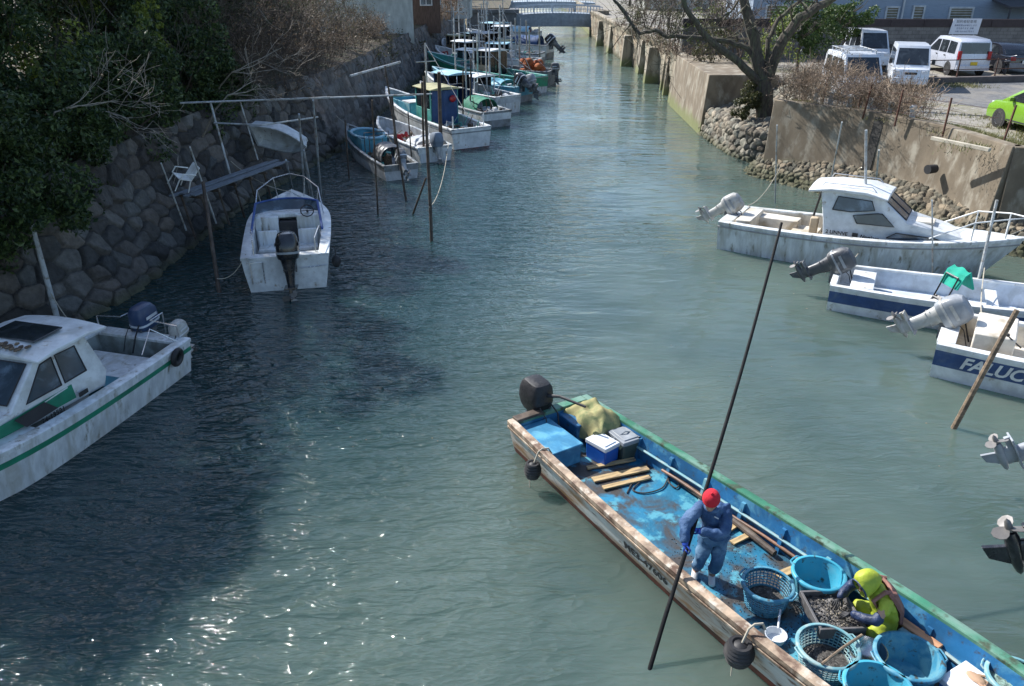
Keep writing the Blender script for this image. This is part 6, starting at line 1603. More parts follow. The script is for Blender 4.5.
# ------------------------------------------------------------------ the shellfish boat in the foreground
from mathutils import noise as mnoise
M_deckb = mat('worn cyan deck paint', (.013, .155, .27), .5, var=.35, scale=1.6, dirt=(.05, .045, .04), damt=.56, dscale=1.9, dirt2=(.08, .30, .38), d2amt=.26, d2scale=3.1, bump=.5, bscale=20, dsharp=.09)
M_inb = mat('blue inner hull paint', (.015, .12, .27), .55, var=.3, scale=2, dirt=(.10, .30, .42), damt=.22, dscale=3, dirt2=(.05, .05, .05), d2amt=.15, bump=.2)
M_hullw = mat('rust stained white hull', (.56, .57, .54), .55, var=.15, scale=2, stretch=(.7, 1, 3), dirt=(.36, .19, .08), damt=.38, dscale=1.3, dirt2=(.14, .08, .05), d2amt=.14, d2scale=6, bump=.2)
M_guntan = mat('worn tan gunwale wood', (.36, .27, .19), .75, var=.35, scale=4, dirt=(.10, .055, .035), damt=.4, dscale=3.5, dirt2=(.5, .44, .36), d2amt=.25, d2scale=5, bump=.4)
M_gungrn = mat('green gunwale paint', (.04, .19, .11), .6, var=.25, scale=1.4, dirt=(.16, .28, .22), damt=.45, dscale=1.3, dirt2=(.05, .07, .04), d2amt=.25, d2scale=5, bump=.2)
M_tub = mat('cyan plastic', (.05, .33, .46), .4, var=.1, dirt=(.09, .34, .44), damt=.35, dscale=6, dirt2=(.05, .05, .04), d2amt=.12, d2scale=12, bump=.1)
M_tub2 = mat('scuffed blue plastic', (.04, .21, .33), .55, var=.2, dirt=(.12, .30, .37), damt=.45, dscale=7, dirt2=(.06, .06, .05), d2amt=.15, d2scale=11, bump=.2)
M_tubp = mat('faded cyan plastic', (.15, .34, .38), .5, var=.15, dirt=(.30, .38, .36), damt=.4, dscale=6, bump=.1)
M_bluep = mat('blue cooler plastic', (.015, .10, .42), .35, var=.08, bump=.03)
M_whp = mat('white plastic lid', (.62, .65, .68), .4, var=.06, bump=.03, dirt=(.45, .46, .45), damt=.2)
M_mud = mat('mud and shells', (.05, .045, .04), .8, var=.6, scale=14, dirt=(.2, .19, .17), damt=.15, dscale=30, bump=1, bscale=45)
M_planky = mat('yellowish plank wood', (.42, .30, .15), .8, var=.3, scale=2, stretch=(1, 7, 7), bump=.35, dirt=(.16, .12, .08), damt=.25)  # plain yellowish wood colour with grain and dirt
M_rustr = mat('red brown bottom paint', (.20, .055, .035), .75, dirt=(.07, .03, .02), damt=.4, bump=.4)
mbt = thing('work_boat', 'long blue decked work boat with green and tan gunwales carrying two shellfish gatherers', 'work boat', (.6, 11.45, 0), R(-57.5))
HM = Hull(9.8, 2.02, .62, .95, sr=.77, tm=.55, p=2.6, rake=.9, flare=.24, draft=.2, hp=3)
hull_boat(mbt, HM, M_hullw, M_hullw, (.12, .5), M_rustr, .64, gunL=M_gungrn, gunR=M_guntan, gw=.1, gh=.05, zd=.2, inner=M_inb, floor=M_deckb, stern_wall=.14, rub=M_rust, N=40)
def ML(x, y, z=0.0): return mbt.matrix_basis @ Vector((x, y, z))
def LM(v): return mbt.matrix_basis.inverted() @ Vector(v)
MR = R(-57.5)
# second strake under the tan gunwale
for sgn, m in ((-1, M_guntan), (1, M_gungrn)):
    mb = MB(); rr = []
    for i in range(30):
        t = i / 31; p = HM.side(t, .09); q = HM.side(t, .14)
        rr.append([(p.x, sgn * (p.y + .003), p.z), (p.x, sgn * (p.y + .03), p.z - .005), (q.x, sgn * (q.y + .03), q.z), (q.x, sgn * (q.y + .003), q.z - .005)])
    mb.loft(rr); mb.build('strake', m, mbt)
# ribs and pale battens on the inside
for i in range(12):
    x = .75 + i * .68; t = x / 9.8; b = HM.b(t) - .1
    for sgn in (-1, 1):
        mb = MB(); fb = min(b - .01, HM.side(t, .6).y - .06)
        mb.loft([[(x - .03, sgn * (b - .004), .55), (x + .03, sgn * (b - .004), .55), (x + .03, sgn * (b - .05), .55), (x - .03, sgn * (b - .05), .55)], [(x - .03, sgn * (fb + .0), .2), (x + .03, sgn * (fb + .0), .2), (x + .03, sgn * (fb - .06), .2), (x - .03, sgn * (fb - .06), .2)]])
        mb.build('rib', M_tubp if (i % 3 == 0 and sgn > 0) else M_inb, mbt)
mb = MB(); pts = [(x, HM.b(x / 9.8) - .17, .40) for x in np.linspace(.5, 8.6, 16)]; mb.tube(pts, .022, 6); mb.build('stringer', M_tubp, mbt)
# registration on the flank, pool of text on the camera side
map_text(HM, 'ME3-47606', .17, 3.05, .47, mat('black hull lettering', (.02, .02, .025), .6, bump=0), mbt, side=-1, sx=1.12)
outboard(mbt, (-.04, -.12, .62), 3, .95, M_blackg, M_blackg, cover=mat('black motor cover', (.014, .014, .017), .55, bump=.6, bscale=7, bdist=.03))
mb = MB(); mb.tube([(.05, -.08, .9), (.3, .0, .98), (.75, .18, .95)], [.035, .025, .02], 8); mb.build('tiller', M_black, mbt)
# stern lockers
mb = MB(); mb.box((.62, -.38, .36), (.88, .52, .32)); mb.box((.62, -.38, .535), (.93, .57, .035)); mb.build('stern_locker', mat('pale blue locker', (.04, .20, .35), .5, dirt=(.12, .36, .5), damt=.35, dscale=3), mbt, bev=.015)
mb = MB(); mb.box((.38, .42, .36), (.5, .6, .32)); mb.box((.38, .42, .54), (.54, .64, .04)); mb.build('stern_locker', M_inb, mbt, bev=.015)
mb = MB(); mb.box((.25, -.05, .3), (.24, .16, .2)); mb.box((.07, -.45, .66), (.16, .5, .05)); mb.build('motor_board', M_darkwood, mbt, bev=.01)
# deck boards lying loose
def plank(label, p, q, z, wd=.14, th=.03, m=None, grp='loose planks on the work boat', name='plank', dz=0):
    a, b = G(*p, z), G(*q, z); d = b - a
    mb = MB(); mb.box((d.length / 2, 0, 0), (d.length, wd, th)); o = mb.build(name, m or M_planky, None, loc=a, bev=.006)
    o.rotation_euler = (0, math.atan2(-dz, d.length), math.atan2(d.y, d.x)); return tag(o, label, 'plank', grp)
plank('yellowish plank nearest the white lidded blue cooler', (587, 468), (635, 459), .235, .08)
plank('widest yellowish plank, middle of the three by the coolers', (593, 480), (648, 468), .235, .13)
plank('yellowish plank by the black rope, farthest from the cooler of the three', (603, 488), (650, 477), .235, .09)
plank('short yellowish plank behind the man with the red cap', (724, 532), (745, 519), .235, .1)
plank('second yellowish plank behind the man with the red cap', (732, 543), (757, 531), .235, .09)
plank('dirty plank end beside the solid cyan basket', (777, 576), (797, 568), .235, .12)
plank('long reddish brown board behind the hooded sorter', (896, 617), (940, 648), .45, .12, .035, mat('reddish board', (.42, .22, .12), .7, var=.25, stretch=(1, 6, 6), bump=.3), dz=0)
def pole(label, p, z0, q, z1, r, m, name='pole', cat='pole'):
    a, b = G(*p, z0), G(*q, z1); mb = MB(); n = 8
    mb.tube([Vector((0, 0, 0)).lerp(b - a, i / n) + Vector((0, 0, .01 * math.sin(i * 1.3))) for i in range(n + 1)], [r * (1 + .08 * math.sin(i * 2)) for i in range(n + 1)], 9)
    return tag(mb.build(name, m, None, loc=a), label, cat, 'poles stowed in the work boat')
pole('thick rough brown log along the right inner side of the work boat', (623, 436), .27, (775, 553), .27, .045, M_darkwood)
pole('reddish brown bamboo pole lying beside the thick log', (662, 470), .30, (800, 560), .30, .022, mat('brown bamboo', (.24, .12, .07), .5, dirt=(.1, .06, .04), damt=.3))
pole('thin dark rod lying on the deck between the man and the solid cyan basket', (735, 515), .24, (795, 560), .24, .015, M_black)
# rope
def rope(label, pts, z, r=.011, m=None):
    P = [G(a, b, z) for a, b in pts]; o0_ = P[0]
    Q = []
    for i in range(len(P) - 1):
        p0, p1, p2, p3 = P[max(0, i - 1)], P[i], P[i + 1], P[min(len(P) - 1, i + 2)]
        for k in range(5):
            t = k / 5; Q.append(.5 * ((2 * p1) + (p2 - p0) * t + (2 * p0 - 5 * p1 + 4 * p2 - p3) * t * t + (3 * p1 - p0 - 3 * p2 + p3) * t ** 3) - o0_)
    mb = MB(); mb.tube(Q, r, 6); return tag(mb.build('rope', m or M_rope, None, loc=o0_), label, 'rope')
rope('loose dark rope looped on the cyan deck behind the planks', [(627, 493), (635, 480), (650, 475), (640, 482), (633, 490), (645, 493), (662, 488), (668, 478), (672, 473), (680, 480), (676, 488), (668, 480), (676, 474), (690, 484)], .225)
rope('dark hose running from the motor past the locker to the deck', [(558, 408), (562, 425), (566, 436), (575, 440), (568, 449), (558, 452)], .225, .014)
# seated things in the stern
ta = thing('tarp', 'crumpled olive yellow tarp heaped at the stern behind the coolers', 'tarp', ML(.58, .52, .63), MR)
mb = MB(); n = 26
def tz(u, v): return .13 + .10 * math.sin(u * 5 + v * 3) * math.cos(v * 4 - u) + .06 * mnoise.noise(Vector((u * 3, v * 3, 1))) + .03 * mnoise.noise(Vector((u * 9, v * 9, 2)))
rr = []
for i in range(n):
    u = i / (n - 1) * 2 - 1; row = []
    for j in range(n):
        v = j / (n - 1) * 2 - 1; e = max(0, 1 - max(abs(u) ** 3, abs(v) ** 3)); 
        row.append((u * .46 * (1 + .10 * math.sin(v * 7)), v * .33 * (1 + .10 * math.cos(u * 6)), -.30 * (1 - e ** .4) + (tz(u, v) * .8 + .0) * e ** .35))
    rr.append(row)
mb.loft(rr, closed=False, caps=(False, False)); mb.build('cloth', mat('olive yellow tarp', (.30, .27, .12), .85, dirt=(.16, .19, .08), damt=.4, dscale=4, bump=.4), ta, smooth=60)
mb = MB(); mb.box((0, 0, -.09), (.7, .5, .06)); mb.build('board', M_wood, ta)
def cooler(label, x, y, rz, l, w_, h, body, lid, handle=True, z=.2):
    p = ML(x, y, z); t = thing('cooler_box', label, 'cooler box', p, MR + rz)
    mb = MB(); mb.box((0, 0, h / 2), (l, w_, h), taper=1.05); mb.build('box', body, t, bev=.02)
    mb = MB(); mb.box((0, 0, h + .035), (l * 1.09, w_ * 1.09, .07)); mb.box((0, 0, h + .075), (l * .85, w_ * .8, .02)); ld = mb.build('lid', lid, t, bev=.02)
    if handle: mb = MB(); mb.tube([(-.02, -w_ / 2 - .03, h * .7), (-.02, -w_ / 2 - .05, h + .03), (0, 0, h + .12), (-.02, w_ / 2 + .05, h + .03), (-.02, w_ / 2 + .03, h * .7)], .011, 6); mb.build('handle', lid, t)
    return t
cooler('small bright blue cooler box with a white lid in the stern', 1.16, .22, R(8), .40, .30, .27, M_bluep, M_whp, False)
cooler('dark grey green cooler box with a grey lid next to the blue one', 1.22, .62, R(-4), .40, .34, .28, mat('dark green grey plastic', (.05, .075, .065), .5), mat('grey lid', (.24, .26, .28), .5, dirt=(.4, .42, .43), damt=.3), True)
# tubs and baskets
def basket(label, px, py, zr, rad, m, lattice=False, h=.33, contents=None, slots=True, name='basket', n=40, z0=None, tiltv=(0, 0)):
    c = G(px, py, zr); t = thing(name, label, 'basket', (c.x, c.y, zr - h), rng.uniform(0, 3), 'cyan tubs and baskets on the work boat')
    rb = rad * .78
    mb = MB()
    if lattice:
        prof = [(rb * .8, .0), (rb, .01), (rb + (rad - rb) * .25, h * .25), (rb + (rad - rb) * .5, h * .5), (rb + (rad - rb) * .78, h * .78), (rad, h)]
        k = 9
        for i in range(k + 1):
            q = i / k; r_ = rb + (rad - rb) * q; mb.torus((0, 0, h * q), r_, .007, n=40, k=5)
        for j in range(38):
            a = j / 38 * 2 * math.pi; mb.tube([(rb * math.cos(a), rb * math.sin(a), 0), (rad * math.cos(a), rad * math.sin(a), h)], .0065, 4)
        for i in range(-6, 7):
            y = i * rb / 6.5; x = math.sqrt(max(0, rb * rb - y * y)); mb.box((0, y, .004), (2 * x, .01, .008)); mb.box((y, 0, .004), (.01, 2 * x, .0075))
        mb.lathe([(rb, .0), (rb * 1.03, h * .35), (rb * 1.02, h * .35), (rb * .98, 0)], n)
    else:
        mb.lathe([(.001, .0), (rb * .95, 0), (rb, .015), (rad, h), (rad - .012, h), (rb - .012, .022), (.001, .012)], n)
        for j in range(16):
            a = j / 16 * 2 * math.pi; mb.tube([(rb * 1.0 * math.cos(a), rb * math.sin(a), .02), (rad * math.cos(a), rad * math.sin(a), h - .03)], .006, 4)
    mb.build('wall', m, t, smooth=50)
    mb = MB(); mb.lathe([(rad - .016, h - .03), (rad + .02, h - .035), (rad + .026, h), (rad + .014, h + .012), (rad - .014, h + .012), (rad - .018, h)], n); mb.build('rim', m, t, smooth=60)
    for s in (-1, 1):
        mb = MB(); mb.tube([(s * (rad + .01), -.09, h - .01), (s * (rad + .045), -.07, h + .0), (s * (rad + .05), 0, h + .0), (s * (rad + .045), .07, h + .0), (s * (rad + .01), .09, h - .01)], .011, 6); mb.box((s * (rad - .013), 0, h - .06), (.012, .13, .035)); mb.build('handle', m, t)
    if contents:
        mb = MB(); rings = []
        rr_ = rb + (rad - rb) * contents[1] - .02
        V = []
        for q in np.linspace(0.02, 1, 8): rings.append([(rr_ * q * math.cos(2 * math.pi * j / 28), rr_ * q * math.sin(2 * math.pi * j / 28), h * contents[1] + .025 * mnoise.noise(Vector((math.cos(j) * 3, q * 6, 3))) + .03 * (1 - q)) for j in range(28)])
        mb.loft(rings, caps=(True, False))
        o = mb.build('catch', contents[0], t); 
    return t
basket('openwork cyan basket nearest to the man with the red cap', 768, 584, .53, .29, M_tub2, True, contents=(M_mud, .3))
basket('solid cyan tub behind the sorting tray by the green gunwale', 819, 573, .55, .30, M_tub, False)
basket('faded cyan tub of dark shells with a stick across it, in front of the tray', 828, 646, .55, .315, M_tubp, True, contents=(M_mud, .35))
basket('large cyan tub in front of the white blue box, right of the metal bowl', 909, 656, .55, .335, M_tub2, False)
basket('cyan tub lowest in the picture, cut by the bottom edge', 879, 687, .55, .33, M_tub, False, contents=(M_mud, .15))
t_ = basket('greenish netted basket at the lower right corner', 1018, 678, .62, .28, M_tubp, True, contents=(mat('grey green shells', (.16, .24, .2), .8, var=.6, scale=25, bump=1, bscale=40), .85), h=.4)
bw = thing('metal_bowl', 'shiny metal bowl between the faded tub and the large cyan tub', 'bowl', G(868, 650, .48) - Vector((0, 0, .13)))
mb = MB(); mb.lathe([(.001, 0), (.1, .0), (.17, .06), (.195, .14), (.205, .142), (.18, .05), (.11, -.012), (.001, -.012)], 32); mb.build('bowl', mat('bare bowl metal', (.55, .55, .56), .22, metal=1, bump=.05), bw, smooth=60)
mb = MB(); mb.box((0, 0, -.08), (.3, .3, .12)); mb.build('stand', M_bluep, bw, bev=.01)
mb = MB(); a, b = G(822, 664, .58), G(862, 635, .60); mb.tube([Vector((0, 0, 0)), (b - a) * .5 + Vector((0, 0, .02)), b - a], .016, 7)
tag(mb.build('stick', M_wood, None, loc=a), 'wooden stick lying across the faded cyan tub', 'stick')
sc = thing('scoop', 'white plastic scoop with a handle beside the tan gunwale', 'scoop', G(775, 640, .22), R(60))
mb = MB(); mb.lathe([(.001, 0), (.1, 0), (.125, .09), (.118, .09), (.095, .01), (.001, .01)], 22); mb.build('bowl', M_whp, sc)
mb = MB(); mb.tube([(.11, 0, .08), (.2, .02, .13), (.34, .04, .15)], .014, 7); mb.build('handle', M_whp, sc)
# sorting tray
c4 = [G(803, 594, .52), G(845, 591, .52), G(862, 630, .52), G(819, 630, .52)]
tc_ = sum(c4, Vector()) / 4; ex = (c4[1] - c4[0] + c4[2] - c4[3]) / 4; ey = (c4[3] - c4[0] + c4[2] - c4[1]) / 4
ta_ = math.atan2(ex.y, ex.x); LX, LY = ex.length * 2, ey.length * 2
tr = thing('sorting_tray', 'square dark sorting tray full of shells in front of the hooded person', 'tray', (tc_.x, tc_.y, .42), ta_)
mb = MB(); 
for s in (-1, 1): mb.box((0, s * LY / 2, .06), (LX + .03, .03, .14)); mb.box((s * LX / 2, 0, .062), (.03, LY - .03, .136))
mb.build('frame', mat('grey wet tray wood', (.12, .115, .115), .6, dirt=(.06, .055, .05), damt=.4), tr, bev=.005)
mb = MB(); rr = [[(LX * (u - .5) * .96, LY * (v - .5) * .96, .05 + .03 * mnoise.noise(Vector((u * 5, v * 5, 7))) + .012 * mnoise.noise(Vector((u * 30, v * 30, 2)))) for v in np.linspace(0, 1, 26)] for u in np.linspace(0, 1, 26)]
mb.loft(rr, closed=False, caps=(False, False)); mb.build('mud_bed', mat('grey tray mesh', (.17, .16, .15), .8, var=.5, scale=20, dirt=(.05, .045, .04), damt=.4, dscale=12, bump=1, bscale=60), tr)
def pebbles(n, fx, mats_, sz, name, par=None):
    V = []; 
    mb = MB()
    for i in range(n):
        p = fx(); s_ = sz * rng.uniform(.6, 1.4); q = Matrix.Rotation(rng.uniform(0, 6), 3, Vector((rng.random(), rng.random(), rng.random() + .1)).normalized())
        vs = [Vector(v) * s_ for v in ((1, 0, 0), (-1, 0, 0), (0, .8, 0), (0, -.8, 0), (0, 0, .5), (0, 0, -.5))]
        mb.add([Vector(p) + q @ v for v in vs], [(0, 2, 4), (2, 1, 4), (1, 3, 4), (3, 0, 4), (2, 0, 5), (1, 2, 5), (3, 1, 5), (0, 3, 5)])
    return mb.build(name, mats_, par, smooth=80)
M_shell = mat('wet black clam shells', (.03, .03, .032), .35, var=.5, scale=6, island=.6, bump=0)
M_shellp = mat('pale clam shells', (.38, .33, .25), .6, var=.4, island=.6, bump=0)
o = pebbles(260, lambda: (rng.uniform(-LX * .46, LX * .46), rng.uniform(-LY * .46, LY * .46), .075), M_shell, .014, 'shells', tr); o['kind'] = 'stuff'
o = pebbles(120, lambda: (min(LX * .45, max(-LX * .4, rng.gauss(LX * .12, .1))), rng.gauss(0, .12), .085), M_shellp, .013, 'shells', tr); o['kind'] = 'stuff'
mb = MB(); mb.box((0, 0, -.11), (LX * .8, LY * .8, .2)); mb.build('stand', M_inb, tr, bev=.01)
# scattered shells on deck
def fx():
    x = 3.9 + abs(rng.gauss(0, 1)) * 1.1; return ML(x, rng.gauss(.15, .38), .208) if x < 7.5 else ML(5, 0, .208)
def fx2():
    while True:
        x, y = rng.uniform(3.2, 7.2), max(-.6, min(.62, rng.gauss(.1, .34)))
        if rng.random() < min(1, (x - 2.8) / 2): return ML(x, y, .207)
o = pebbles(2600, fx2, M_shell, .011, 'scattered_shells'); o['kind'] = 'stuff'; o['label'] = 'small dark shells scattered over the cyan deck'; o['category'] = 'shells'
# white blue box with things on it
cb2 = cooler('large cooler with a white lid beyond the cyan tubs, carrying a work glove', 6.93, .55, R(-3), .55, .42, .24, mat('mid blue plastic', (.04, .16, .42), .4), M_whp, False, z=.2)
p = ML(6.85, .62, .535)
mb = MB(); mb.sphere((0, 0, 0), (.11, .06, .03), 12)
for i in range(4): mb.tube([(.05, -.04 + .027 * i, 0), (.15 + .01 * (i % 2), -.05 + .033 * i, .0)], [.016, .011], 6)
mb.tube([(-.02, .05, 0), (.04, .1, .01)], [.016, .012], 6)
o = mb.build('work_glove', mat('tan glove leather', (.42, .27, .17), .8, bump=.4), None, loc=p); o.rotation_euler = (0, 0, R(-60)); tag(o, 'tan work glove lying on the white cooler lid', 'glove')
mb = MB(); mb.box((0, 0, 0), (.17, .11, .05)); mb.box((0, 0, .03), (.12, .07, .015)); o = mb.build('small_case', M_black, None, loc=ML(7.05, .6, .56), bev=.01); o.rotation_euler = (0, 0, MR + .2); tag(o, 'small black case on the white cooler lid', 'case')
mb = MB(); mb.lathe([(.001, 0), (.04, 0), (.05, .05), (.03, .09), (.001, .095)], 14); o = mb.build('float', mat('yellow orange float', (.6, .32, .03), .5, bump=0), None, loc=ML(6.68, .62, .24)); tag(o, 'small yellow orange float beside the large cooler', 'float')
mb = MB(); mb.box((0, 0, .12), (.3, .2, .24)); o = mb.build('crate', M_tubp, None, loc=ML(6.1, .75, .2), bev=.015); o.rotation_euler = (0, 0, MR); tag(o, 'small pale blue crate between the large tub and the board', 'crate')
mb = MB(); mb.box((0, 0, .05), (.16, .2, .1)); o = mb.build('switch_box', M_black, None, loc=ML(6.85, .80, .22), bev=.01); tag(o, 'small black box by the rib behind the large cooler', 'box')
# green cloth bits near the tan gunwale
mb = MB(); mb.sphere((0, 0, 0), (.14, .08, .04), 10); o = mb.build('cloth', mat('bright green net', (.06, .35, .18), .8, bump=.8), None, loc=ML(4.55, -.62, .24)); o.rotation_euler = (0, 0, MR); tag(o, 'scrap of bright green net by the tan gunwale near the openwork basket', 'net')
# fenders
def fender(label, p, R0, r, rz):
    t = thing('rope_fender', label, 'fender', p, rz)
    mb = MB()
    for i in range(6): mb.torus((0, 0, -.10 + i * .04), R0 * (1 - .25 * abs(i - 2.5) / 2.5), r, n=18, k=6)
    mb.sphere((0, 0, 0), (R0, R0, .13), 12); mb.build('ball', M_black, t)
    mb = MB(); mb.tube([(0, .02, .1), (0, .1, .28), (.02, .16, .33), (.06, .24, .33), (.06, .3, .22)], .014, 6); mb.tube([(-.03, .02, .1), (-.05, -.02, -.2), (-.04, -.02, -.38)], .009, 5); mb.build('cord', M_ropel, t)
fender('black rope wound fender hanging from the tan gunwale near the stern', ML(1.0, -.98, .34), .11, .03, MR)
fender('black rope wound fender on the tan gunwale near the bottom edge', ML(5.25, -1.14, .48), .14, .035, MR)

# ------------------------------------------------------------------ people
def skin_mesh(joints, edges, sub=2, fold=0.0, fs=9.0, seed=0):
    names = list(joints); idx = {n: i for i, n in enumerate(names)}
    me = bpy.data.meshes.new('skin'); me.from_pydata([tuple(joints[n][0]) for n in names], [(idx[a], idx[b]) for a, b in edges], [])
    o = bpy.data.objects.new('skin', me); COL.objects.link(o)
    m = o.modifiers.new('skin', 'SKIN'); m.use_smooth_shade = True; m.branch_smoothing = .6
    if not me.skin_vertices: raise RuntimeError('no skin layer')
    for n in names:
        r = joints[n][1]; r = r if hasattr(r, '__len__') else (r, r)
        sv_ = me.skin_vertices[0].data[idx[n]]; sv_.radius = r; sv_.use_root = (n == names[0])
    s = o.modifiers.new('sub', 'SUBSURF'); s.levels = sub; s.render_levels = sub
    dg = bpy.context.evaluated_depsgraph_get(); dg.update()
    r = bpy.data.meshes.new_from_object(o.evaluated_get(dg))
    vs = [v.co.copy() for v in r.vertices]; nr = [v.normal.copy() for v in r.vertices]; fs_ = [tuple(p.vertices) for p in r.polygons]
    bpy.data.objects.remove(o); bpy.data.meshes.remove(r)
    if fold: vs = [v + n_ * fold * (.35 + .8 * mnoise.noise(v * fs + Vector((seed, 0, 0))) + .45 * mnoise.noise(v * fs * 2.2 + Vector((0, seed, 0)))) for v, n_ in zip(vs, nr)]
    return vs, fs_
def skin(name, joints, edges, m, parent, org, **k):
    vs, fs_ = skin_mesh(joints, edges, **k); mb = MB(); mb.add([v - org for v in vs], fs_)
    return mb, name, m, parent
def put(q): mb, name, m, parent = q; return mb.build(name, m, parent, smooth=80)
def frame(fwd, up):
    f = Vector(fwd).normalized(); u = (Vector(up) - f * Vector(up).dot(f)).normalized(); l = u.cross(f)
    return Matrix((f, l, u)).transposed().to_4x4()      # x fwd, y left, z up
def head(mb, c, fwd, up, s=1.0):
    F = Matrix.Translation(c) @ frame(fwd, up) @ Matrix.Scale(s, 4)
    rings = []
    prof = [(-.125, .03, .035, .05), (-.11, .055, .045, .035), (-.08, .07, .06, .02), (-.04, .082, .068, .008), (0, .09, .074, 0), (.04, .093, .076, -.004), (.08, .085, .07, -.008), (.105, .06, .05, -.01), (.118, .025, .02, -.01)]
    for z, rx, ry, ox in prof: rings.append([(ox + rx * math.cos(a), ry * math.sin(a), z) for a in np.linspace(0, 2 * math.pi, 17)[:-1]])
    mb.loft(rings, M=F)
    q = MB(); q.loft([[(.082, y, .025) for y in (-.008, 0, .008)] + [(.07, 0, .025)], [(.112, y, -.022) for y in (-.016, 0, .016)] + [(.07, 0, -.022)], [(.086, y, -.038) for y in (-.012, 0, .012)] + [(.06, 0, -.038)]]); mb.add(q.v, q.f, 0, F)
    for s_ in (-1, 1): q = MB(); q.sphere((-.005, s_ * .077, -.005), (.022, .01, .032), 8); mb.add(q.v, q.f, 0, F)
    return F
def face_parts(parent, F):
    for s_ in (-1, 1):
        q = MB(); q.sphere((.079, s_ * .03, .012), (.009, .012, .007), 8); mb = MB(); mb.add(q.v, q.f, 0, F); mb.build('eye', M_trim, parent)
        q = MB(); q.box((.088, s_ * .031, .03), (.01, .034, .007)); mb = MB(); mb.add(q.v, q.f, 0, F); mb.build('eyebrow', M_trim, parent)
    q = MB(); q.sphere((.078, 0, -.062), (.012, .024, .007), 8); mb = MB(); mb.add(q.v, q.f, 0, F); mb.build('mouth', mat('lips', (.3, .12, .09), .6, bump=0), parent)
def hand_joints(wrist, fwd, back, thumb_side, curl=50, s=1.0, r=.0095):
    """palm plus four bent fingers and a thumb"""
    F = Matrix.Translation(wrist) @ frame(fwd, back)
    J = {'w': ((0, 0, 0), .026), 'p': ((.035, 0, -.002), (.022, .03))}; E = [('w', 'p')]
    for i, (y, L_, k) in enumerate(((.033, .074, 0), (.011, .083, 1), (-.011, .077, 2), (-.032, .06, 3))):
        y *= thumb_side; b = Vector((.082 - .004 * abs(i - 1), y, 0)); a = 0; p = b
        J['k%d' % i] = (tuple(b), r * 1.25); E.append(('p', 'k%d' % i))
        prev = 'k%d' % i
        for q, fr in enumerate((.45, .32, .23)):
            a += R(curl * (.8 + .1 * q)); p = p + Vector((math.cos(a), 0, -math.sin(a))) * L_ * fr
            J['f%d%d' % (i, q)] = (tuple(p), r * (1 - .1 * q)); E.append((prev, 'f%d%d' % (i, q))); prev = 'f%d%d' % (i, q)
    t0 = Vector((.02, .03 * thumb_side, -.008)); t1 = t0 + Vector((.03, .026 * thumb_side, -.018)); t2 = t1 + Vector((.026, .004 * thumb_side, -.024))
    J['t0'] = (tuple(t0), r * 1.5); J['t1'] = (tuple(t1), r * 1.2); J['t2'] = (tuple(t2), r); E += [('w', 't0'), ('t0', 't1'), ('t1', 't2')]
    return {k: (F @ (Vector(v[0]) * s), tuple(np.array(v[1]) * s) if hasattr(v[1], '__len__') else v[1] * s) for k, v in J.items()}, E
M_skin = mat('weathered skin', (.42, .24, .16), .55, var=.12, bump=.1)
M_jack = mat('blue work jacket', (.022, .065, .165), .75, var=.3, scale=4, dirt=(.07, .14, .26), damt=.32, dscale=4, bump=.9, bscale=11, bdist=.02)
M_trou = mat('faded blue waders', (.05, .12, .22), .7, var=.25, dirt=(.14, .25, .36), damt=.35, dscale=5, bump=.5, bscale=12, bdist=.02)
M_glv = mat('blue rubber gloves', (.015, .06, .36), .45, var=.15, bump=.2)
M_redc = mat('red knitted cap', (.55, .015, .03), .9, var=.15, bump=.7, bscale=60)
M_boots = mat('white rubber boots', (.62, .62, .60), .45, var=.1, dirt=(.3, .27, .22), damt=.25)
M_navyj = mat('navy waterproof cloth', (.015, .03, .08), .5, var=.4, dirt=(.05, .08, .15), damt=.3, bump=.6, bscale=14, bdist=.03)
M_lime_ = mat('yellow green waterproof cloth', (.34, .40, .03), .6, var=.15, scale=4, dirt=(.28, .36, .03), damt=.3, dscale=6, bump=.5, bscale=14, bdist=.02)
M_vest = mat('brown life vest', (.24, .11, .085), .8, var=.25, dirt=(.12, .06, .05), damt=.3, bump=.5)

V3 = Vector
poleA = G(650, 668, 0); poleB = G(684, 553, .90); pd = (poleB - poleA)
def POL(z): return poleA + pd * (z / .90)
o1 = V3((2.47, 7.9, .21))
man = thing('person', 'person in a red knitted cap and blue work jacket leaning on a long black pole', 'person', o1)
RH, LH = POL(.92), POL(1.10)
fw = V3((-.25, -.97, 0))
J = {'pel': (V3((2.50, 7.95, .86)), (.12, .09)), 'wai': (V3((2.48, 7.91, 1.0)), (.12, .085)), 'che': (V3((2.43, 7.84, 1.2)), (.155, .11)), 'nek': (V3((2.385, 7.81, 1.36)), .052), 'hd0': (V3((2.365, 7.775, 1.43)), .05),
     'sR': (V3((2.27, 7.88, 1.31)), .058), 'eR': (V3((2.08, 7.78, 1.12)), .042), 'wR': (RH + V3((.015, .05, .05)), .028),
     'sL': (V3((2.59, 7.86, 1.31)), .058), 'eL': (V3((2.53, 7.66, 1.06)), .042), 'wL': (LH + V3((.10, -.03, -.01)), .028),
     'hR': (V3((2.42, 7.96, .80)), .085), 'kR': (V3((2.35, 7.86, .53)), .058), 'aR': (V3((2.33, 7.96, .26)), .042), 'tR': (V3((2.28, 7.82, .23)), .03),
     'hL': (V3((2.59, 7.96, .80)), .085), 'kL': (V3((2.55, 7.82, .53)), .058), 'aL': (V3((2.52, 7.88, .26)), .042), 'tL': (V3((2.49, 7.74, .23)), .03)}
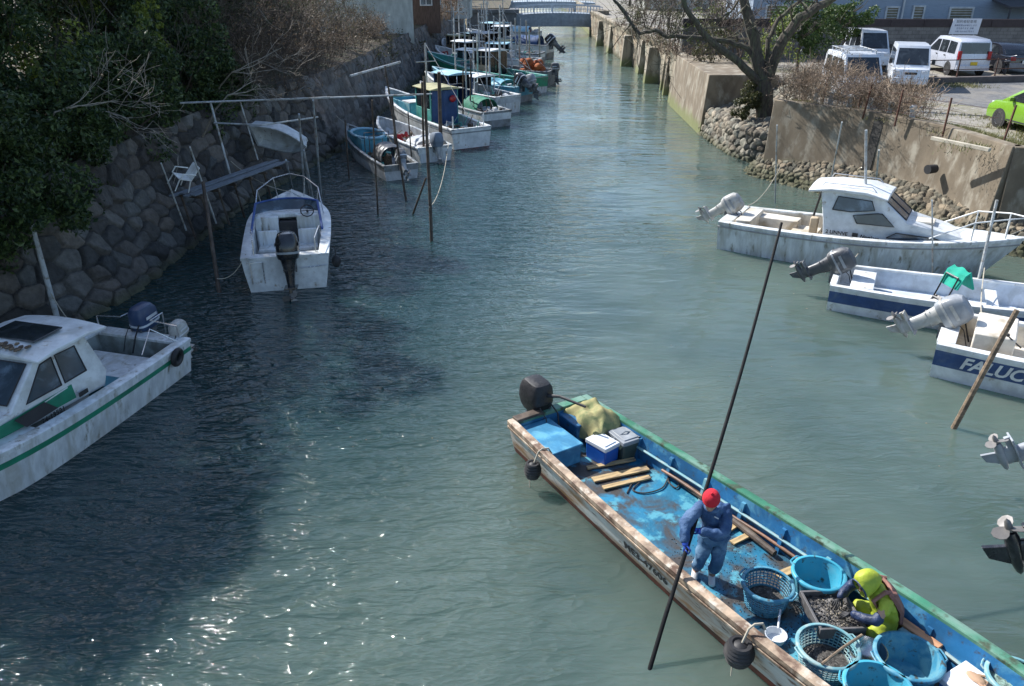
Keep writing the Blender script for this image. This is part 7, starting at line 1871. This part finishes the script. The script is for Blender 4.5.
E_ = [('pel', 'wai'), ('wai', 'che'), ('che', 'nek'), ('nek', 'hd0'), ('che', 'sR'), ('sR', 'eR'), ('eR', 'wR'), ('che', 'sL'), ('sL', 'eL'), ('eL', 'wL'), ('pel', 'hR'), ('hR', 'kR'), ('kR', 'aR'), ('aR', 'tR'), ('pel', 'hL'), ('hL', 'kL'), ('kL', 'aL'), ('aL', 'tL')]
q = skin('body', J, E_, M_skin, man, o1); F1 = head(q[0], V3((2.345, 7.735, 1.50)) - o1, (-.3, -.85, -.5), (-.12, -.42, 1)); bd = put(q); face_parts(man, F1)
def sub(J, names, E, grow, over={}):
    R_ = {}
    for n in names:
        p, r = J[n]; r = r if hasattr(r, '__len__') else (r, r); g = over.get(n, grow)
        R_[n] = (p, (r[0] + g, r[1] + g))
    return R_, [e for e in E if e[0] in R_ and e[1] in R_]
JJ, EE = sub(J, ['wai', 'che', 'nek', 'sR', 'eR', 'wR', 'sL', 'eL', 'wL'], E_, .036, {'nek': .02, 'wR': .026, 'wL': .026})
JJ['hem'] = (V3((2.50, 7.95, .84)), (.165, .13)); EE.append(('wai', 'hem'))
put(skin('jacket', JJ, EE, M_jack, man, o1, fold=.024, fs=9.0, sub=3))
JJ, EE = sub(J, ['pel', 'hR', 'kR', 'hL', 'kL'], E_, .022)
JJ['aR'] = (J['aR'][0] + V3((0, 0, .04)), .062); JJ['aL'] = (J['aL'][0] + V3((0, 0, .04)), .062); EE += [('kR', 'aR'), ('kL', 'aL')]
put(skin('trousers', JJ, EE, M_trou, man, o1, fold=.022, fs=9.0, sub=3, seed=5))
for s_ in 'RL':
    a, t = J['a' + s_][0], J['t' + s_][0]; d = (t - a); d.z = 0; d.normalize()
    put(skin('boot', {'s': (a + V3((0, 0, .16)), .066), 'a': (a + V3((0, 0, .05)), .058), 'h': (a - V3((0, 0, .0)) - d * .03, .05), 'b': (a + d * .06 + V3((0, 0, -.015)), (.045, .04)), 't': (a + d * .15 + V3((0, 0, -.025)), (.048, .03)), 'e': (a + d * .19 + V3((0, 0, -.03)), (.035, .022))}, [('s', 'a'), ('a', 'h'), ('h', 'b'), ('b', 't'), ('t', 'e')], M_boots, man, o1))
pdn = pd.normalized()
hj, he = hand_joints(J['wR'][0], (RH - J['wR'][0]), V3((-.9, -.3, .2)), 1, 62, 1.0); put(skin('glove', {**hj, }, he, M_glv, man, o1, sub=1))
hj, he = hand_joints(J['wL'][0], (LH - J['wL'][0]), V3((0, -.9, .3)), 1, 62, 1.0); put(skin('glove', {**hj, }, he, M_glv, man, o1, sub=1))
for e_, w_ in (('eR', 'wR'), ('eL', 'wL')):
    a, b = J[e_][0], J[w_][0]; mb = MB(); mb.tube([a.lerp(b, .62) - o1, a.lerp(b, .8) - o1, b - o1, b.lerp(b + (b - a), .08) - o1], [.052, .05, .042, .036], 12); mb.build('glove_cuff', M_glv, man)
# cap: knitted beanie with a folded brim
mb = MB(); FC = Matrix.Translation(V3((2.345, 7.735, 1.50)) - o1) @ frame((-.3, -.85, -.5), (-.12, -.42, 1)) @ Matrix.Translation((-.008, 0, 0))
mb.lathe([(.105, .018), (.112, .03), (.112, .06), (.104, .066), (.103, .08), (.096, .115), (.075, .145), (.04, .162), (.001, .167)], 28, M=FC @ Matrix.Diagonal((1.02, .93, 1, 1))); mb.build('cap', M_redc, man, smooth=80)
mb = MB(); q = MB(); q.sphere((0, 0, .172), .018, 8); mb.add(q.v, q.f, 0, FC); mb.build('cap_bobble', M_redc, man)
mb = MB(); q = MB(); q.sphere((-.03, 0, -.01), (.075, .083, .06), 12); mb.add(q.v, q.f, 0, FC); mb.build('hair', M_trim, man)
mb = MB(); mb.torus(V3((2.39, 7.82, 1.355)) - o1, .075, .026, M=Matrix.Rotation(R(18), 4, 'X'), n=20); mb.build('collar', M_jack, man, smooth=80)
mb = MB(); p = V3((2.41, 7.735, 1.27)) - o1; mb.tube([p, p + V3((.05, .0, -.03))], .008, 6); mb.build('zip_tab', M_whp, man)
# long pole
top = POL(4.02); bot = poleA - pdn * 1.6
mb = MB(); k = 14; mb.tube([(bot.lerp(top, i / k) - poleA) + V3((.035, -.03, 0)) * math.sin(math.pi * max(0, (i / k - .3) / .7)) for i in range(k + 1)], [.028 - .010 * i / k for i in range(k + 1)], 10)
tag(mb.build('long_pole', mat('black pole', (.006, .006, .007), .7, spec=.2, var=.4, dirt=(.02, .02, .02), damt=.25, bump=.1), None, loc=poleA), 'very long black pole held by the person in the red cap', 'pole')

# hooded sorter
o2 = V3((4.25, 6.95, .21))
per = thing('person', 'seated person in a yellow green hood and navy sleeves sorting shells over the tray', 'person', o2)
K = {'pel': (V3((4.28, 6.95, .42)), (.15, .12)), 'wai': (V3((4.25, 6.95, .58)), (.14, .11)), 'che': (V3((4.16, 6.94, .77)), (.15, .11)), 'nek': (V3((4.05, 6.93, .90)), .055), 'hd0': (V3((4.01, 6.93, .94)), .05),
     'sN': (V3((4.13, 6.75, .84)), .06), 'eN': (V3((4.02, 6.66, .66)), .045), 'wN': (V3((3.84, 6.84, .60)), .03),
     'sF': (V3((4.10, 7.13, .84)), .06), 'eF': (V3((3.95, 7.24, .67)), .045), 'wF': (V3((3.78, 7.10, .61)), .03),
     'hN': (V3((4.25, 6.84, .38)), .09), 'kN': (V3((3.98, 6.70, .38)), .065), 'aN': (V3((4.08, 6.66, .25)), .045), 'tN': (V3((3.95, 6.62, .235)), .03),
     'hF': (V3((4.25, 7.06, .38)), .09), 'kF': (V3((3.98, 7.20, .38)), .065), 'aF': (V3((4.08, 7.24, .25)), .045), 'tF': (V3((3.95, 7.26, .235)), .03)}
E2 = [('pel', 'wai'), ('wai', 'che'), ('che', 'nek'), ('nek', 'hd0'), ('che', 'sN'), ('sN', 'eN'), ('eN', 'wN'), ('che', 'sF'), ('sF', 'eF'), ('eF', 'wF'), ('pel', 'hN'), ('hN', 'kN'), ('kN', 'aN'), ('aN', 'tN'), ('pel', 'hF'), ('hF', 'kF'), ('kF', 'aF'), ('aF', 'tF')]
q = skin('body', K, E2, M_skin, per, o2); hc = V3((3.945, 6.915, .985)); hf = (-.75, -.25, -.62); hu = (-.55, -.2, .8); F2 = head(q[0], hc - o2, hf, hu); put(q); face_parts(per, F2)
JJ, EE = sub(K, ['pel', 'wai', 'che', 'nek', 'sN', 'sF', 'hN', 'hF'], E2, .035, {'nek': .03})
JJ['uN'] = (K['sN'][0].lerp(K['eN'][0], .6), .075); JJ['uF'] = (K['sF'][0].lerp(K['eF'][0], .6), .075); EE += [('sN', 'uN'), ('sF', 'uF')]
JJ['kN'] = (K['kN'][0], .09); JJ['kF'] = (K['kF'][0], .09); EE += [('hN', 'kN'), ('hF', 'kF')]
put(skin('raincoat', JJ, EE, M_lime_, per, o2, fold=.03, fs=9.0, sub=3, seed=9))
for a, b in (('N', 1), ('F', -1)):
    e_, w_, s_ = K['e' + a][0], K['w' + a][0], K['s' + a][0]
    put(skin('sleeve', {'u': (s_.lerp(e_, .5), .062), 'e': (e_, .062), 'm': (e_.lerp(w_, .5), .054), 'w': (w_ + (w_ - e_) * .12, .042)}, [('u', 'e'), ('e', 'm'), ('m', 'w')], M_navyj, per, o2, fold=.02, sub=3, seed=3))
    hj, he = hand_joints(w_, (V3((3.68, 6.95 + .05 * -b, .555)) - w_), V3((0, 0, 1)), -b, 28, 1.05); put(skin('glove', hj, he, M_black, per, o2, sub=1))
    t, an = K['t' + a][0], K['a' + a][0]; d = (t - an); d.z = 0; d.normalize()
    put(skin('boot', {'a': (an + V3((0, 0, .04)), .058), 'h': (an, .045), 'b': (an + d * .08 - V3((0, 0, .01)), (.045, .035)), 't': (an + d * .17 - V3((0, 0, .015)), (.04, .025))}, [('a', 'h'), ('h', 'b'), ('b', 't')], M_black, per, o2))
# hood: open shell round the head with a peaked crown
FH = Matrix.Translation(hc - o2) @ frame(hf, hu)
rings = []
for i, (ox, rr_, zz) in enumerate(((.10, .118, .01), (.085, .132, .012), (.03, .142, .018), (-.03, .146, .02), (-.09, .132, .012), (-.14, .10, -.005), (-.17, .055, -.02), (-.18, .01, -.03))):
    rings.append([(ox + (-.03 * math.sin(a) if i < 2 else 0), rr_ * .86 * math.cos(a), zz + rr_ * 1.08 * math.sin(a) * (1.08 if math.sin(a) > 0 else .95)) for a in np.linspace(0, 2 * math.pi, 25)[:-1]])
mb = MB(); mb.loft(rings, caps=(False, True), M=FH)
vs2 = [v + (v - (hc - o2)).normalized() * .016 * (mnoise.noise(v * 12) + .7 * mnoise.noise(v * 25)) for v in mb.v]; mb.v = vs2
hd = mb.build('hood', M_lime_, per, smooth=80); sm = hd.modifiers.new('solid', 'SOLIDIFY'); sm.thickness = .008; s2 = hd.modifiers.new('sub', 'SUBSURF'); s2.levels = 1; s2.render_levels = 1
mb = MB(); mb.loft([[FH @ V3((.105 + .045 * math.cos(a), .118 * .86 * math.sin(a) * 1.0, .09 + .045 * math.cos(a) + dz)) for dz in (0, .008)] for a in np.linspace(-1.3, 1.3, 11)] , closed=False, caps=(False, False)) if False else None
q = MB(); q.tube([(.10 - .03 * math.sin(a), .104 * math.cos(a), .01 + .128 * math.sin(a)) for a in np.linspace(-.5, math.pi + .5, 22)], .010, 6); mb = MB(); mb.add(q.v, q.f, 0, FH); mb.build('hood_edge', M_navyj, per)
# vest: back panel and shoulder straps
bk = []
mb = MB()
for y0 in np.linspace(-1, 1, 9): bk.append([V3((4.40 - .05 * y0 * y0, 6.95 + y0 * .17, .50)) - o2, V3((4.37 - .06 * y0 * y0, 6.95 + y0 * .19, .68)) - o2, V3((4.26 - .06 * y0 * y0, 6.94 + y0 * .20, .86)) - o2, V3((4.19 - .05 * y0 * y0, 6.94 + y0 * .17, .93)) - o2, V3((4.22 - .05 * y0 * y0, 6.94 + y0 * .17, .955)) - o2, V3((4.30 - .06 * y0 * y0, 6.94 + y0 * .20, .88)) - o2, V3((4.42 - .06 * y0 * y0, 6.95 + y0 * .19, .68)) - o2, V3((4.44 - .05 * y0 * y0, 6.95 + y0 * .17, .50)) - o2])
mb.loft(bk); mb.build('vest', M_vest, per, bev=.01, smooth=60)
for y in (-.13, .13): mb = MB(); mb.tube([V3((4.24, 6.94 + y, .92)) - o2, V3((4.12, 6.94 + y, .95)) - o2, V3((4.0, 6.93 + y * 1.05, .84)) - o2, V3((4.12, 6.93 + y * .8, .66)) - o2], [.026, .026, .024, .014], 8); mb.build('vest_strap', M_vest, per)
mb = MB(); mb.box((0, 0, .05), (.36, .3, .16)); o = mb.build('low_stool', M_wood, None, loc=V3((4.32, 6.95, .26)), bev=.01); tag(o, 'low wooden box seat under the hooded person', 'stool')
